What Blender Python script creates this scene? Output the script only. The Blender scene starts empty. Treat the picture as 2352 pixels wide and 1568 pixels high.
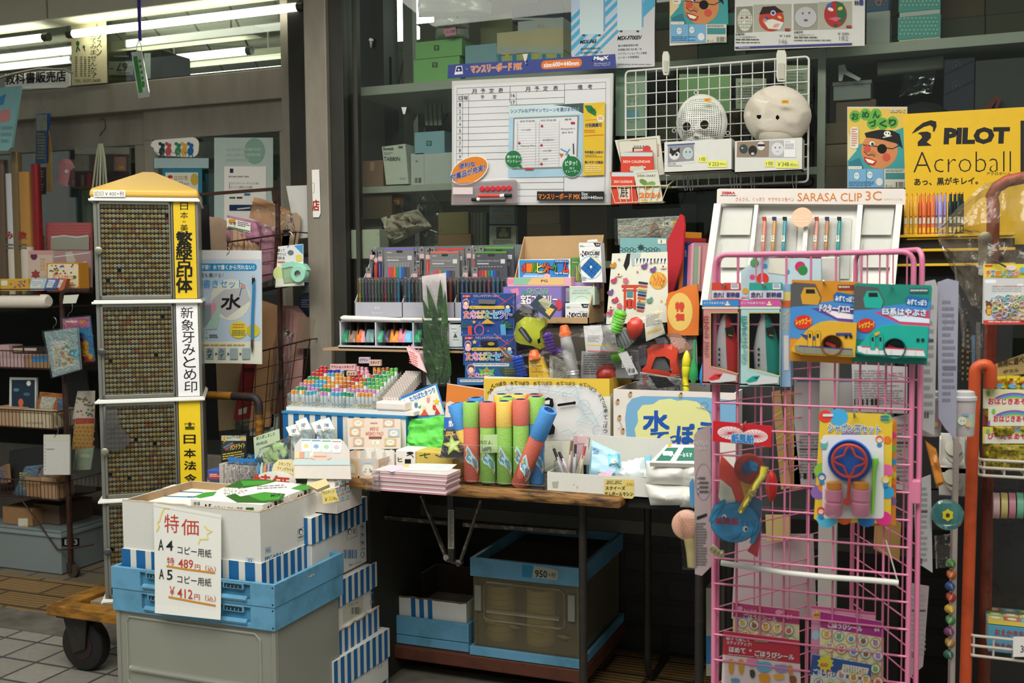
import bpy,bmesh,random
from math import*
import mathutils
from mathutils import Matrix,noise as mnoise
V3=getattr(mathutils,'Vector')
S=bpy.context.scene
COL=S.collection
rnd=random.Random(7)
f_px=2400.0
CAM=V3((0,-3.28,1.27));YAW=radians(21.5);PITCH=atan(144/f_px);RHO=.008
Fv=V3((-sin(YAW)*cos(PITCH),cos(YAW)*cos(PITCH),-sin(PITCH)))
R0=V3((cos(YAW),sin(YAW),0));U0=R0.cross(Fv)
Rv=R0*cos(RHO)-U0*sin(RHO);Uv=U0*cos(RHO)+R0*sin(RHO)
cd=bpy.data.cameras.new('camera');cam=bpy.data.objects.new('camera',cd);COL.objects.link(cam)
cd.sensor_width=36;cd.lens=36*f_px/2352;cd.clip_start=.05
cam.matrix_world=Matrix(((Rv.x,Uv.x,-Fv.x,CAM.x),(Rv.y,Uv.y,-Fv.y,CAM.y),(Rv.z,Uv.z,-Fv.z,CAM.z),(0,0,0,1)))
cd.dof.use_dof=True;cd.dof.focus_distance=2.95;cd.dof.aperture_fstop=6.3
S.camera=cam
S.view_settings.view_transform='Standard';S.view_settings.look='None'
S.view_settings.gamma=1;S.view_settings.use_curve_mapping=False
S.view_settings.exposure=0.0
W=bpy.data.worlds.new('street_sky');S.world=W;W.use_nodes=True
W.node_tree.nodes['Background'].inputs[0].default_value=(.93,.98,.95,1)
W.node_tree.nodes['Background'].inputs[1].default_value=.32
def area(name,loc,target,sx,sy,power,col=(1,1,1)):
 l=bpy.data.lights.new(name,'AREA');l.shape='RECTANGLE';l.size=sx;l.size_y=sy;l.energy=power;l.color=col
 o=bpy.data.objects.new(name,l);COL.objects.link(o);o.location=loc
 o.rotation_euler=(V3(target)-V3(loc)).to_track_quat('-Z','Y').to_euler();return o
area('street_daylight',(-1.0,-3.6,4.6),(-1.2,-.3,.6),6.0,2.2,292,(1,.972,.905))
area('awning_lamp',(-.8,-1.05,2.5),(-.8,-.75,0),2.8,.4,22,(1,.97,.9))
area('shop_room_lamp',(-3.2,2.6,2.5),(-3.2,2.4,0),2.2,1.6,60,(.93,1,.92))
area('shop_window_lamp',(-.7,1.3,2.55),(-.7,1.0,0),1.8,.3,10,(.93,1,.92))
def ray(x,y):return Fv+Rv*((x-1176)/f_px)+Uv*((784-y)/f_px)
def xy(*a):return list(zip(a[::2],a[1::2]))
class Pl:
 0
 def __init__(s,o,n):s.o=V3(o);s.n=V3(n).normalized()
 def __call__(s,x,y):
  r=ray(x,y);return CAM+r*((s.o-CAM).dot(s.n)/r.dot(s.n))
def PY(Y):return Pl((0,Y,0),(0,-1,0))
def PZ(Z):return Pl((0,0,Z),(0,0,1))
def PX(X,sg=1):return Pl((X,0,0),(sg,0,0))
def tilt(x,y,Y,back=0,turn=0):
 0
 a=radians(back);b=radians(turn)
 return Pl(PY(Y)(x,y),(sin(b)*cos(a),-cos(b)*cos(a),sin(a)))
class Grid2:
 0
 def __init__(s,o,u,v):s.o=V3(o);s.u=V3(u);s.v=V3(v);s.n=-s.u.cross(s.v).normalized()
 def __call__(s,x,y):return s.o+s.u*x+s.v*y
MC={}
def lin(h):
 if isinstance(h,int)and h>4095:h-=4096;v=((h>>10)*255/31,(h>>5&31)*255/31,(h&31)*255/31)
 elif isinstance(h,int):v=((h>>8&15)*17,(h>>4&15)*17,(h&15)*17)
 else:v=[int(h[i:i+2],16)for i in(1,3,5)]
 r=[]
 for c in v:
  c/=255;r.append(c/12.92 if c<=.04045 else((c+.055)/1.055)**2.4)
 return(*r,1)
def nodes(name):
 m=bpy.data.materials.new(name);m.use_nodes=True;return m,m.node_tree.nodes,m.node_tree.links
def M(h,r=.6,metal=0,var=.06,scale=40,bump=0,spec=.4):
 k=(h,r,metal,var,scale,bump,spec)
 if k in MC:return MC[k]
 m,N,L=nodes('paint');b=N['Principled BSDF']
 b.inputs['Roughness'].default_value=r;b.inputs['Metallic'].default_value=metal;b.inputs['Specular IOR Level'].default_value=spec
 c=lin(h)
 if var or bump:
  tc=N.new('ShaderNodeTexCoord');nz=N.new('ShaderNodeTexNoise');nz.inputs['Scale'].default_value=scale
  nz.inputs['Detail'].default_value=3;L.new(tc.outputs['Object'],nz.inputs['Vector'])
  mx=N.new('ShaderNodeMix');mx.data_type='RGBA';L.new(nz.outputs['Fac'],mx.inputs['Factor'])
  mx.inputs['A'].default_value=(*(x*(1-var)for x in c[:3]),1);mx.inputs['B'].default_value=(*(min(1,x*(1+var))for x in c[:3]),1)
  L.new(mx.outputs['Result'],b.inputs['Base Color'])
  if bump:
   bp=N.new('ShaderNodeBump');bp.inputs['Strength'].default_value=bump;bp.inputs['Distance'].default_value=.004
   L.new(nz.outputs['Fac'],bp.inputs['Height']);L.new(bp.outputs['Normal'],b.inputs['Normal'])
 else:b.inputs['Base Color'].default_value=c
 MC[k]=m;return m
def K(h):return M(h,.65,0,0,0,0,.25)
def dirty(h,h2,scale=9,lo=.52,hi=.72,r=.6,stretch=(1,1,1),metal=0,bump=0,spec=.4):
 k=('d',h,h2,scale,lo,hi,r,stretch,metal,bump)
 if k in MC:return MC[k]
 m,N,L=nodes('worn');b=N['Principled BSDF'];b.inputs['Roughness'].default_value=r
 b.inputs['Metallic'].default_value=metal;b.inputs['Specular IOR Level'].default_value=spec
 tc=N.new('ShaderNodeTexCoord');mp=N.new('ShaderNodeMapping');mp.inputs['Scale'].default_value=stretch
 nz=N.new('ShaderNodeTexNoise');nz.inputs['Scale'].default_value=scale;nz.inputs['Detail'].default_value=7;nz.inputs['Roughness'].default_value=.62
 rp=N.new('ShaderNodeValToRGB');e=rp.color_ramp.elements;e[0].position=lo;e[1].position=hi;e[0].color=lin(h);e[1].color=lin(h2)
 L.new(tc.outputs['Object'],mp.inputs['Vector']);L.new(mp.outputs['Vector'],nz.inputs['Vector']);L.new(nz.outputs['Fac'],rp.inputs['Fac']);L.new(rp.outputs['Color'],b.inputs['Base Color'])
 if bump:
  bp=N.new('ShaderNodeBump');bp.inputs['Strength'].default_value=bump;bp.inputs['Distance'].default_value=.004
  L.new(nz.outputs['Fac'],bp.inputs['Height']);L.new(bp.outputs['Normal'],b.inputs['Normal'])
 MC[k]=m;return m
def tiles(h1,h2,mortar,sx,sy,rot=0,gap=.012,r=.6,off=.5,ribs=0):
 m,N,L=nodes('tiles');b=N['Principled BSDF'];b.inputs['Roughness'].default_value=r
 tc=N.new('ShaderNodeTexCoord');mp=N.new('ShaderNodeMapping');mp.inputs['Rotation'].default_value=rot if isinstance(rot,tuple)else(0,0,rot)
 bk=N.new('ShaderNodeTexBrick');bk.offset=off;bk.inputs['Scale'].default_value=1;bk.inputs['Brick Width'].default_value=sx;bk.inputs['Row Height'].default_value=sy
 bk.inputs['Mortar Size'].default_value=gap;bk.inputs['Color1'].default_value=lin(h1);bk.inputs['Color2'].default_value=lin(h2);bk.inputs['Mortar'].default_value=lin(mortar)
 L.new(tc.outputs['Object'],mp.inputs['Vector']);L.new(mp.outputs['Vector'],bk.inputs['Vector'])
 nz=N.new('ShaderNodeTexNoise');nz.inputs['Scale'].default_value=60;nz.inputs['Detail'].default_value=6;L.new(tc.outputs['Object'],nz.inputs['Vector'])
 mx=N.new('ShaderNodeMix');mx.data_type='RGBA';mx.blend_type='MULTIPLY';mx.inputs['Factor'].default_value=.5
 L.new(bk.outputs['Color'],mx.inputs['A']);L.new(nz.outputs['Color'],mx.inputs['B']);L.new(mx.outputs['Result'],b.inputs['Base Color'])
 bp=N.new('ShaderNodeBump');bp.inputs['Strength'].default_value=.5;bp.inputs['Distance'].default_value=.004;bp.invert=True
 L.new(bk.outputs['Fac'],bp.inputs['Height'])
 if ribs:
  wv=N.new('ShaderNodeTexWave');wv.inputs['Scale'].default_value=ribs;wv.bands_direction='Y';L.new(mp.outputs['Vector'],wv.inputs['Vector'])
  b2=N.new('ShaderNodeBump');b2.inputs['Strength'].default_value=.8;b2.inputs['Distance'].default_value=.004;L.new(wv.outputs['Fac'],b2.inputs['Height'])
  L.new(bp.outputs['Normal'],b2.inputs['Normal']);L.new(b2.outputs['Normal'],b.inputs['Normal'])
 else:L.new(bp.outputs['Normal'],b.inputs['Normal'])
 return m
def emit(h,s):
 m,N,L=nodes('lit_tube');b=N['Principled BSDF'];b.inputs['Base Color'].default_value=lin(h);b.inputs['Emission Color'].default_value=lin(h);b.inputs['Emission Strength'].default_value=s;return m
def clear(name,tint='#ffffff',gloss=1.,milk=0.,milkc='#ffffff',rough=.03,crinkle=0,cs=30,fres=1.45):
 0
 k=('c',name)
 if k in MC:return MC[k]
 m,N,L=nodes(name);N.remove(N['Principled BSDF']);out=N['Material Output']
 t=N.new('ShaderNodeBsdfTransparent');t.inputs[0].default_value=lin(tint)
 g=N.new('ShaderNodeBsdfGlossy');g.inputs['Roughness'].default_value=rough
 fr=N.new('ShaderNodeFresnel');fr.inputs['IOR'].default_value=fres
 mu=N.new('ShaderNodeMath');mu.operation='MULTIPLY';mu.inputs[1].default_value=gloss;mu.use_clamp=True;L.new(fr.outputs[0],mu.inputs[0])
 base=t.outputs[0]
 if milk:
  d=N.new('ShaderNodeBsdfDiffuse');d.inputs[0].default_value=lin(milkc);tl=N.new('ShaderNodeBsdfTranslucent');tl.inputs[0].default_value=lin(milkc)
  a=N.new('ShaderNodeMixShader');a.inputs[0].default_value=.5;L.new(d.outputs[0],a.inputs[1]);L.new(tl.outputs[0],a.inputs[2])
  m2=N.new('ShaderNodeMixShader');m2.inputs[0].default_value=milk;L.new(t.outputs[0],m2.inputs[1]);L.new(a.outputs[0],m2.inputs[2]);base=m2.outputs[0]
 mx=N.new('ShaderNodeMixShader');L.new(mu.outputs[0],mx.inputs[0]);L.new(base,mx.inputs[1]);L.new(g.outputs[0],mx.inputs[2]);L.new(mx.outputs[0],out.inputs[0])
 if crinkle:
  tc=N.new('ShaderNodeTexCoord');vz=N.new('ShaderNodeTexNoise');vz.inputs['Scale'].default_value=cs;vz.inputs['Detail'].default_value=3
  vz.inputs['Distortion'].default_value=1.2;L.new(tc.outputs['Object'],vz.inputs['Vector'])
  bp=N.new('ShaderNodeBump');bp.inputs['Strength'].default_value=crinkle;bp.inputs['Distance'].default_value=.01;L.new(vz.outputs['Fac'],bp.inputs['Height'])
  L.new(bp.outputs['Normal'],g.inputs['Normal']);L.new(bp.outputs['Normal'],fr.inputs['Normal'])
 MC[k]=m;return m
GLASS=clear('shop_glass','#f2f7f2',.8,0,rough=.01)
CASE=clear('clear_acrylic','#fdfefe',.5,0)
FILM=clear('clear_film','#ffffff',1.1,.02,rough=.08,crinkle=.5,cs=38,fres=1.4)
SOFT=clear('smooth_film','#ffffff',.7,.0,rough=.05,crinkle=.12,cs=12,fres=1.35)
BAG=clear('clear_bag','#ffffff',.8,.012,rough=.08,crinkle=.55,cs=26,fres=1.4)
FOLDER=clear('clear_folder','#fbfbfb',1.4,.10,rough=.12)
FROST=clear('frosted_crate','#dfe0d4',.7,.6,'#d9dacd',rough=.25)
WHITE=M('#e9e7e0');PAPER=M('#efece3',.75,var=.03);BLACK=M('#151515',.5);STEEL=M('#b4b3ad',.32,1,.1);DKSTEEL=dirty('#25231f','#3a2b20',30,.5,.75,.5)
KRAFT=M('#a88a65',.85,var=.08,scale=12);KRAFTD=M('#8a6f50',.85,var=.08,scale=12);ALU=dirty('#85817a','#6d665c',14,.45,.8,.42,(1,1,.2),.55)
class MB:
 def __init__(s,Mx=None):s.v=[];s.f=[];s.m=[];s.mats=[];s.M=Mx;s.layer=0
 def mi(s,mat):
  if isinstance(mat,(str,int)):mat=K(mat)
  if mat not in s.mats:s.mats.append(mat)
  return s.mats.index(mat)
 def add(s,vs,fs,mat):
  b=len(s.v);i=s.mi(mat)
  s.v.extend([(s.M@V3(p))if s.M else V3(p)for p in vs]);s.f.extend([tuple(b+k for k in q)for q in fs]);s.m.extend([i]*len(fs));return s
 def pg(s,pts,mat):return s.add(pts,[tuple(range(len(pts)))],mat)
 def box(s,a,b,mat,skip=''):
  x0,y0,z0=a;x1,y1,z1=b
  if x0>x1:x0,x1=x1,x0
  if y0>y1:y0,y1=y1,y0
  if z0>z1:z0,z1=z1,z0
  v=[(x0,y0,z0),(x1,y0,z0),(x1,y1,z0),(x0,y1,z0),(x0,y0,z1),(x1,y0,z1),(x1,y1,z1),(x0,y1,z1)]
  F={'b':(0,3,2,1),'t':(4,5,6,7),'f':(0,1,5,4),'r':(1,2,6,5),'k':(2,3,7,6),'l':(3,0,4,7)}
  return s.add(v,[q for k,q in F.items()if k not in skip],mat)
 def prm(s,pts,d,mat,back=None):
  0
  n=len(pts);d=V3(d);q=[V3(p)for p in pts]
  s.add(q,[tuple(range(n))],mat);i=mat if back is None else back
  s.add(q+[p+d for p in q],[tuple(range(2*n-1,n-1,-1))]+[(k,n+k,n+(k+1)%n,(k+1)%n)for k in range(n)],i);return s
 def tu(s,pts,r,mat,seg=8,closed=False,rs=None):
  P=[V3(p)for p in pts];n=len(P);vs=[];up=None
  for i,p in enumerate(P):
   a=P[(i-1)%n]if(i or closed)else p;b=P[(i+1)%n]if(i<n-1 or closed)else p
   t=(b-a).normalized()
   if up is None:up=V3((0,0,1))if abs(t.z)<.9 else V3((0,1,0))
   x=t.cross(up);x=x.normalized()if x.length>1e-6 else V3((1,0,0));up2=x.cross(t).normalized();up=up2
   rr=rs[i]if rs else r
   for k in range(seg):
    an=2*pi*k/seg;vs.append(p+x*(rr*cos(an))+up2*(rr*sin(an)))
  fs=[]
  for i in range(n if closed else n-1):
   j=(i+1)%n
   for k in range(seg):fs.append((i*seg+k,i*seg+(k+1)%seg,j*seg+(k+1)%seg,j*seg+k))
  if not closed:fs+=[tuple(range(seg-1,-1,-1)),tuple(range((n-1)*seg,n*seg))]
  return s.add(vs,fs,mat)
 def bar(s,a,b,w,h,mat):
  a=V3(a);b=V3(b);t=(b-a).normalized();u=V3((0,0,1))if abs(t.z)<.95 else V3((0,1,0))
  x=t.cross(u).normalized()*(w/2);y=x.cross(t).normalized()*(h/2)
  v=[a-x-y,a+x-y,a+x+y,a-x+y,b-x-y,b+x-y,b+x+y,b-x+y]
  return s.add(v,[(0,1,2,3),(7,6,5,4),(0,4,5,1),(1,5,6,2),(2,6,7,3),(3,7,4,0)],mat)
 def lth(s,o,ax,prof,mat,seg=20,caps=True):
  0
  o=V3(o);t=V3(ax).normalized();x=t.orthogonal().normalized();y=t.cross(x);vs=[]
  for d,r in prof:
   for k in range(seg):an=2*pi*k/seg;vs.append(o+t*d+x*(r*cos(an))+y*(r*sin(an)))
  n=len(prof);fs=[(i*seg+k,i*seg+(k+1)%seg,(i+1)*seg+(k+1)%seg,(i+1)*seg+k)for i in range(n-1)for k in range(seg)]
  if caps:fs+=[tuple(range(seg-1,-1,-1)),tuple(range((n-1)*seg,n*seg))]
  return s.add(vs,fs,mat)
 def grid(s,fn,nu,nv,mat):
  vs=[fn(i/nu,j/nv)for j in range(nv+1)for i in range(nu+1)];w=nu+1
  return s.add(vs,[(j*w+i,j*w+i+1,(j+1)*w+i+1,(j+1)*w+i)for j in range(nv)for i in range(nu)],mat)
 def mk(s,name,parent=None,loc=None,sm=0,bevel=0,seg=2,sub=0,solid=0):
  root=parent
  while root is not None and root.parent is not None:root=root.parent
  if root is not None:base=V3(root.location)
  elif loc is not None:base=V3(loc)
  else:
   xs=[p.x for p in s.v];ys=[p.y for p in s.v];zs=[p.z for p in s.v]
   base=V3(((min(xs)+max(xs))/2,(min(ys)+max(ys))/2,min(zs)))
  me=bpy.data.meshes.new(name);me.from_pydata([p-base for p in s.v],[],s.f)
  for mt in s.mats:me.materials.append(mt)
  me.polygons.foreach_set('material_index',s.m)
  if sm:
   me.polygons.foreach_set('use_smooth',[True]*len(s.f));me.set_sharp_from_angle(angle=radians(sm if sm>1 else 40))
  me.update()
  o=bpy.data.objects.new(name,me);COL.objects.link(o)
  if root is not None:o.parent=parent
  else:o.location=base
  if bevel:
   md=o.modifiers.new('soft_edges','BEVEL');md.width=bevel;md.segments=seg;md.limit_method='ANGLE';md.angle_limit=radians(50)
  if sub:md=o.modifiers.new('smooth','SUBSURF');md.levels=md.render_levels=sub
  if solid:md=o.modifiers.new('thickness','SOLIDIFY');md.thickness=solid;md.offset=0
  return o
def tag(o,label,cat=None,group=None):
 o['label']=label
 if cat:o['category']=cat
 if group:o['group']=group
 return o
def thing(name,label,cat,loc,group=None):
 o=bpy.data.objects.new(name,None);COL.objects.link(o);o.location=loc;o.empty_display_size=.05
 return tag(o,label,cat,group)
def struct(o):o['kind']='structure';return o
def dup(o,loc=None,label=None,group=None,rot=None,parent=None):
 c=o.copy();COL.objects.link(c)
 if parent is not None:c.parent=parent
 if loc is not None:c.location=loc
 if rot is not None:c.rotation_euler=rot
 if label:c['label']=label
 if group:c['group']=group
 for ch in list(o.children):dup(ch,parent=c)
 return c
TS=bpy.data.scenes.new('lettering');TCv=bpy.data.curves.new('lettering','FONT');TOb=bpy.data.objects.new('lettering',TCv)
TS.collection.objects.link(TOb);TCv.resolution_u=2;TXT={}
def glyphs(t,bold=0.):
 k=(t,bold)
 if k in TXT:return TXT[k]
 TCv.body=t;TCv.offset=bold;TS.view_layers[0].update();dg=TS.view_layers[0].depsgraph;dg.update()
 me=bpy.data.meshes.new_from_object(TOb.evaluated_get(dg));vs=[(v.co.x,v.co.y)for v in me.vertices];fs=[tuple(p.vertices)for p in me.polygons]
 bpy.data.meshes.remove(me)
 if not vs:vs=[(0,0),(1,1)]
 x0=min(p[0]for p in vs);x1=max(p[0]for p in vs);y0=min(p[1]for p in vs);y1=max(p[1]for p in vs)
 w=max(x1-x0,1e-6);h=max(y1-y0,1e-6)
 TXT[k]=([((p[0]-x0)/w,(y1-p[1])/h)for p in vs],fs,w/h);return TXT[k]
class Paint:
 0
 def __init__(s,mb,pl,eps=6e-5,lift=4e-4):s.mb=mb;s.pl=pl;s.e=eps;s.k=lift
 def put(s,pts,fs,col):
  s.k+=s.e;d=s.pl.n*s.k;M0=s.mb.M;s.mb.M=None;s.mb.add([s.pl(x,y)+d for x,y in pts],fs,col);s.mb.M=M0;return s
 def pg(s,pts,col):return s.put(pts,[tuple(range(len(pts)))],col)
 def rc(s,x0,y0,x1,y1,col,sk=0,ri=0):return s.pg([(x0,y0),(x1,y0+ri),(x1+sk,y1+ri),(x0+sk,y1)],col)
 def rrc(s,x0,y0,x1,y1,col,r=3,ri=0,sk=0):
  p=[]
  for cx,cy,a in((x1-r,y0+r,-90),(x1-r,y1-r,0),(x0+r,y1-r,90),(x0+r,y0+r,180)):
   for k in range(5):t=radians(a+k*22.5);X=cx+r*cos(t);Y=cy+r*sin(t);p.append((X+sk*(Y-y0)/(y1-y0),Y+ri*(X-x0)/(x1-x0)))
  return s.pg(p,col)
 def ell(s,cx,cy,rx,ry,col,rot=0,n=20):
  a=radians(rot);return s.pg([(cx+rx*cos(t)*cos(a)-ry*sin(t)*sin(a),cy+rx*cos(t)*sin(a)+ry*sin(t)*cos(a))for t in(2*pi*k/n for k in range(n))],col)
 def star(s,cx,cy,r,col,n=5,r2=.42,rot=-90):
  return s.put([(cx,cy)]+[(cx+(r if k%2==0 else r*r2)*cos(radians(rot+180*k/n)),cy+(r if k%2==0 else r*r2)*sin(radians(rot+180*k/n)))for k in range(2*n)],[(0,k+1,(k+1)%(2*n)+1)for k in range(2*n)],col)
 def ln(s,pts,w,col,closed=False):
  P=[V3(p)for p in pts];n=len(P);L=[];Rr=[]
  for i,p in enumerate(P):
   a=P[(i-1)%n]if(i or closed)else p;b=P[(i+1)%n]if(i<n-1 or closed)else p
   t=(b-a);t=t.normalized()if t.length else V3((1,0));q=V3((-t.y,t.x))*(w/2);L.append(p+q);Rr.append(p-q)
  return s.put([tuple(p)for p in L+Rr],[(i,(i+1)%n,n+(i+1)%n,n+i)for i in range(n if closed else n-1)],col)
 def ring(s,cx,cy,rx,ry,w,col,n=24,a0=0,a1=360):
  c=a1-a0>=360;m=n if c else n+1
  return s.ln([(cx+rx*cos(radians(a0+(a1-a0)*k/n)),cy+ry*sin(radians(a0+(a1-a0)*k/n)))for k in range(m)],w,col,c)
 def tx(s,t,x0,y0,x1,y1,col,bold=0.,ri=0,sk=0,edge=None,ew=.035):
  0
  if edge:s.tx(t,x0,y0,x1,y1,edge,bold+ew,ri,sk)
  n=ord(max(t))>255;vs,fs,asp=glyphs(t,0 if n else bold)
  if x1 is None:x1=x0+(y1-y0)*asp
  return s.fat([(x0+u*(x1-x0)+sk*v,y0+v*(y1-y0)+ri*u)for u,v in vs],fs,bold*(y1-y0)*.85 if n and bold>.012 else 0,col)
 def fat(s,vs,fs,d,col):
  for a,b in((0,0),(-d,-d),(d,-d),(-d,d),(d,d))if d else((0,0),):s.put([(x+a,y+b)for x,y in vs],fs,col)
  return s
 def rtext(s,t,cx,cy,w,h,ang,col,bold=0.,edge=None,ew=.035):
  if edge:s.rtext(t,cx,cy,w,h,ang,edge,bold+ew)
  n=ord(max(t))>255;vs,fs,asp=glyphs(t,0 if n else bold);a=radians(ang)
  if w is None:w=h*asp
  return s.fat([(cx+(u-.5)*w*cos(a)-(v-.5)*h*sin(a),cy+(u-.5)*w*sin(a)+(v-.5)*h*cos(a))for u,v in vs],fs,bold*h*.85 if n and bold>.012 else 0,col)
 def vtext(s,t,x0,y0,x1,y1,col,bold=0.,gap=.12,sk=0,ri=0):
  n=len(t);h=(y1-y0)/(n-gap*(n>1)*0+0)
  for i,ch in enumerate(t):
   if ch==' ':continue
   a=y0+i*h;d=sk*i/max(1,n);s.tx(ch,x0+d,a,x1+d,a+h*(1-gap),col,bold,ri)
  return s
 def sml(s,x0,y0,x1,y1,rows,col,ri=0,fill=.5,seed=1):
  0
  r=random.Random(seed+int(x0*7+y0));h=(y1-y0)/rows;pts=[];fs=[]
  for i in range(rows):
   x=x0;e=x1-(x1-x0)*r.choice((0,0,.1,.35));ya=y0+i*h
   while x<e-1e-6:
    w=min(e-x,(x1-x0)*r.uniform(.05,.22));a=ri*(x-x0)/(x1-x0);b=ri*(x+w*.85-x0)/(x1-x0);k=len(pts)
    pts+=[(x,ya+a),(x+w*.85,ya+b),(x+w*.85,ya+h*fill+b),(x,ya+h*fill+a)];fs.append((k,k+1,k+2,k+3));x+=w
  return s.put(pts,fs,col)
 def bars(s,x0,y0,x1,y1,col='#222222',seed=3,n=18):
  r=random.Random(seed);pts=[];fs=[];x=x0
  while x<x1:w=(x1-x0)/n*r.choice((.4,.6,1.));k=len(pts);pts+=[(x,y0),(min(x+w,x1),y0),(min(x+w,x1),y1),(x,y1)];fs.append((k,k+1,k+2,k+3));x+=w+(x1-x0)/n*r.choice((.4,.7,1))
  return s.put(pts,fs,col)
def qp(pl,q):return[pl(x,y)for x,y in q]
def card(name,label,cat,q,pl,mat=None,t=.0015,draw=None,group=None,parent=None,bevel=0,back=None):
 0
 if len(q)==4 and not isinstance(q[0],tuple):x0,y0,x1,y1=q;q=[(x0,y0),(x1,y0),(x1,y1),(x0,y1)]
 mb=MB();mb.prm(qp(pl,q),-pl.n*t,mat or PAPER,back)
 if draw:draw(Paint(mb,pl))
 o=mb.mk(name,parent,bevel=bevel)
 return tag(o,label,cat,group)if parent is None else o
def fit(x0,y0,x1,y1,Y):
 p=PY(Y);xm=(x0+x1)/2;ym=(y0+y1)/2
 return p(x0,ym).x,p(x1,ym).x,p(xm,y1).z,p(xm,y0).z
def pbox(mb,x0,y0,x1,y1,Y,d,mat,z0=None,z1=None):
 a,b,c,e=fit(x0,y0,x1,y1,Y);c=c if z0 is None else z0;e=e if z1 is None else z1
 mb.box((a,Y,c),(b,Y+d,e),mat);return a,b,c,e
def carton(name,label,x0,y0,x1,y1,Y,d,mat,cat='box',draw=None,group=None,z0=None,lid=0,lidmat=None,bevel=.002):
 0
 mb=MB();a,b,c,e=fit(x0,y0,x1,y1,Y);c=c if z0 is None else z0
 if lid:
  g=.003;mb.box((a,Y,c),(b,Y+d,e-.004),mat)
  o=None;lb=MB();lb.box((a-g,Y-g,e-lid),(b+g,Y+d+g,e),lidmat or mat)
  r=thing(name,label,cat,((a+b)/2,Y+d/2,c),group)
  if draw:draw(Paint(mb,PY(Y),lift=.0036))
  mb.mk('body',r,bevel=bevel);lb.mk('lid',r,bevel=bevel);return r
 mb.box((a,Y,c),(b,Y+d,e),mat)
 if draw:draw(Paint(mb,PY(Y)))
 return tag(mb.mk(name,bevel=bevel),label,cat,group)
def tray(mb,a,b,Y0,Y1,z0,z1,mat,t=.003,inner=None,front=None,floor=None):
 0
 zf=z1 if front is None else z0+front;i=inner or mat
 mb.box((a,Y0,z0),(b,Y1,z0+t),floor or mat);mb.box((a,Y0,z0),(b,Y0+t,zf),mat);mb.box((a,Y1-t,z0),(b,Y1,z1),mat)
 mb.box((a,Y0+t,z0),(a+t,Y1-t,z1),mat);mb.box((b-t,Y0+t,z0),(b,Y1-t,z1),mat)
 if inner:
  e=.0006
  mb.pg([(a+t,Y1-t-e,z0+t),(b-t,Y1-t-e,z0+t),(b-t,Y1-t-e,z1),(a+t,Y1-t-e,z1)],i)
  mb.pg([(a+t+e,Y0+t,z0+t),(a+t+e,Y1-t,z0+t),(a+t+e,Y1-t,z1),(a+t+e,Y0+t,z1)],i)
  mb.pg([(b-t-e,Y0+t,z0+t),(b-t-e,Y0+t,z1),(b-t-e,Y1-t,z1),(b-t-e,Y1-t,z0+t)],i)
def plw(mb,pl,q,th,mat,nu=14,nv=14,crump=.25,seed=0,edge=.12,both=True,freq=3.):
 0
 P=qp(pl,q);w=max((P[1]-P[0]).length,(P[3]-P[0]).length)
 def fn(sg):
  def g(u,v):
   p=(P[0]*(1-u)+P[1]*u)*(1-v)+(P[3]*(1-u)+P[2]*u)*v
   e=(min(1,min(u,1-u)/edge)*min(1,min(v,1-v)/edge))**.5 if edge else 1
   n=mnoise.noise(p*(freq/w)*2+V3((seed*3.1,sg,0)))+.5*mnoise.noise(p*(freq/w)*5+V3((0,seed,sg)))
   return p+pl.n*(sg*th*e*(1+crump*n*2))+(P[1]-P[0])*(.03*crump*n*e)
  return g
 mb.grid(lambda u,v:fn(1)(u,1-v),nu,nv,mat)
 if both:mb.grid(fn(-.4),nu,nv,mat)
 return mb
def arc(c,r,a0,a1,n,pl='xz'):
 o=[]
 for k in range(n+1):
  a=radians(a0+(a1-a0)*k/n);d=(r*cos(a),r*sin(a))
  o.append(V3(c)+(V3((d[0],0,d[1]))if pl=='xz' else V3((d[0],d[1],0))if pl=='xy' else V3((0,d[0],d[1]))))
 return o
def slab(name,a,b,mat,**k):
 m=MB();m.box(a,b,mat);return struct(m.mk(name,**k))
TG=tiles('#8d8980','#99958a','#4c4a44',.15,.15,radians(0),.006,.7,0)
TT=tiles('#9a7a48','#8a6c40','#4d3e2a',.30,.15,0,.008,.65,.5,14)
slab('floor',(-8,-6,-.05),(4,-.45,0),TG)
slab('trim_1',(-8,-.45,-.05),(4,-.27,.004),dirty('#6a655a','#4b473f',8,.4,.7,.85))
slab('floor_2',(-8,-.27,-.05),(4,.10,0),TT)
slab('floor_3',(-8,.10,-.05),(4,6,.0),tiles('#7d705c','#6f6553','#453f35',.2,.2,0,.006,.6,0))
DARK=M('#2b2a24',.8,var=.2,scale=3)
slab('wall_back',(-8,5.9,0),(4,6,2.9),M('#56584c',.8))
slab('wall_left',(-6.1,.5,0),(-6,6,2.9),M('#6b6b5e',.8))
slab('wall_right',(1.6,0,0),(1.7,6,2.9),M('#4a4a42',.8))
slab('ceiling',(-8,.52,2.7),(4,6,2.8),tiles('#c3c5b8','#b6b8ab','#3a3a34',.24,8,(0,0,radians(-30)),.006,.5,0))
slab('ceiling_2',(-8,-1.3,2.74),(4,.5,2.8),M('#8b8578',.7))  # eaves soffit, its unseen front drawn out to shade the upper shopfront
slab('trim_2',(-8,.1,2.54),(-1.9,.16,2.6),M('#5a3c25',.5))
slab('wall_front',(-1.99,.12,.0),(1.6,.20,.50),tiles('#2c2a26','#24221f','#161513',.3,.09,(radians(90),0,0),.012,.5))
slab('baseboard_front',(-1.99,.10,.41),(1.6,.119,.50),M('#6d6b60',.6,var=.1))
FR=dirty('#918a7d','#7d7668',10,.42,.75,.5,(1,1,.3),.15)
FRD=dirty('#3b3a33','#2c2b26',10,.42,.75,.5,(1,1,.3),.2)
a,b,c,d=fit(707,0,752,900,-.02)
slab('trim_3',(a-.005,-.02,0),(b+.005,.14,2.74),FR,bevel=.004)
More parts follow.
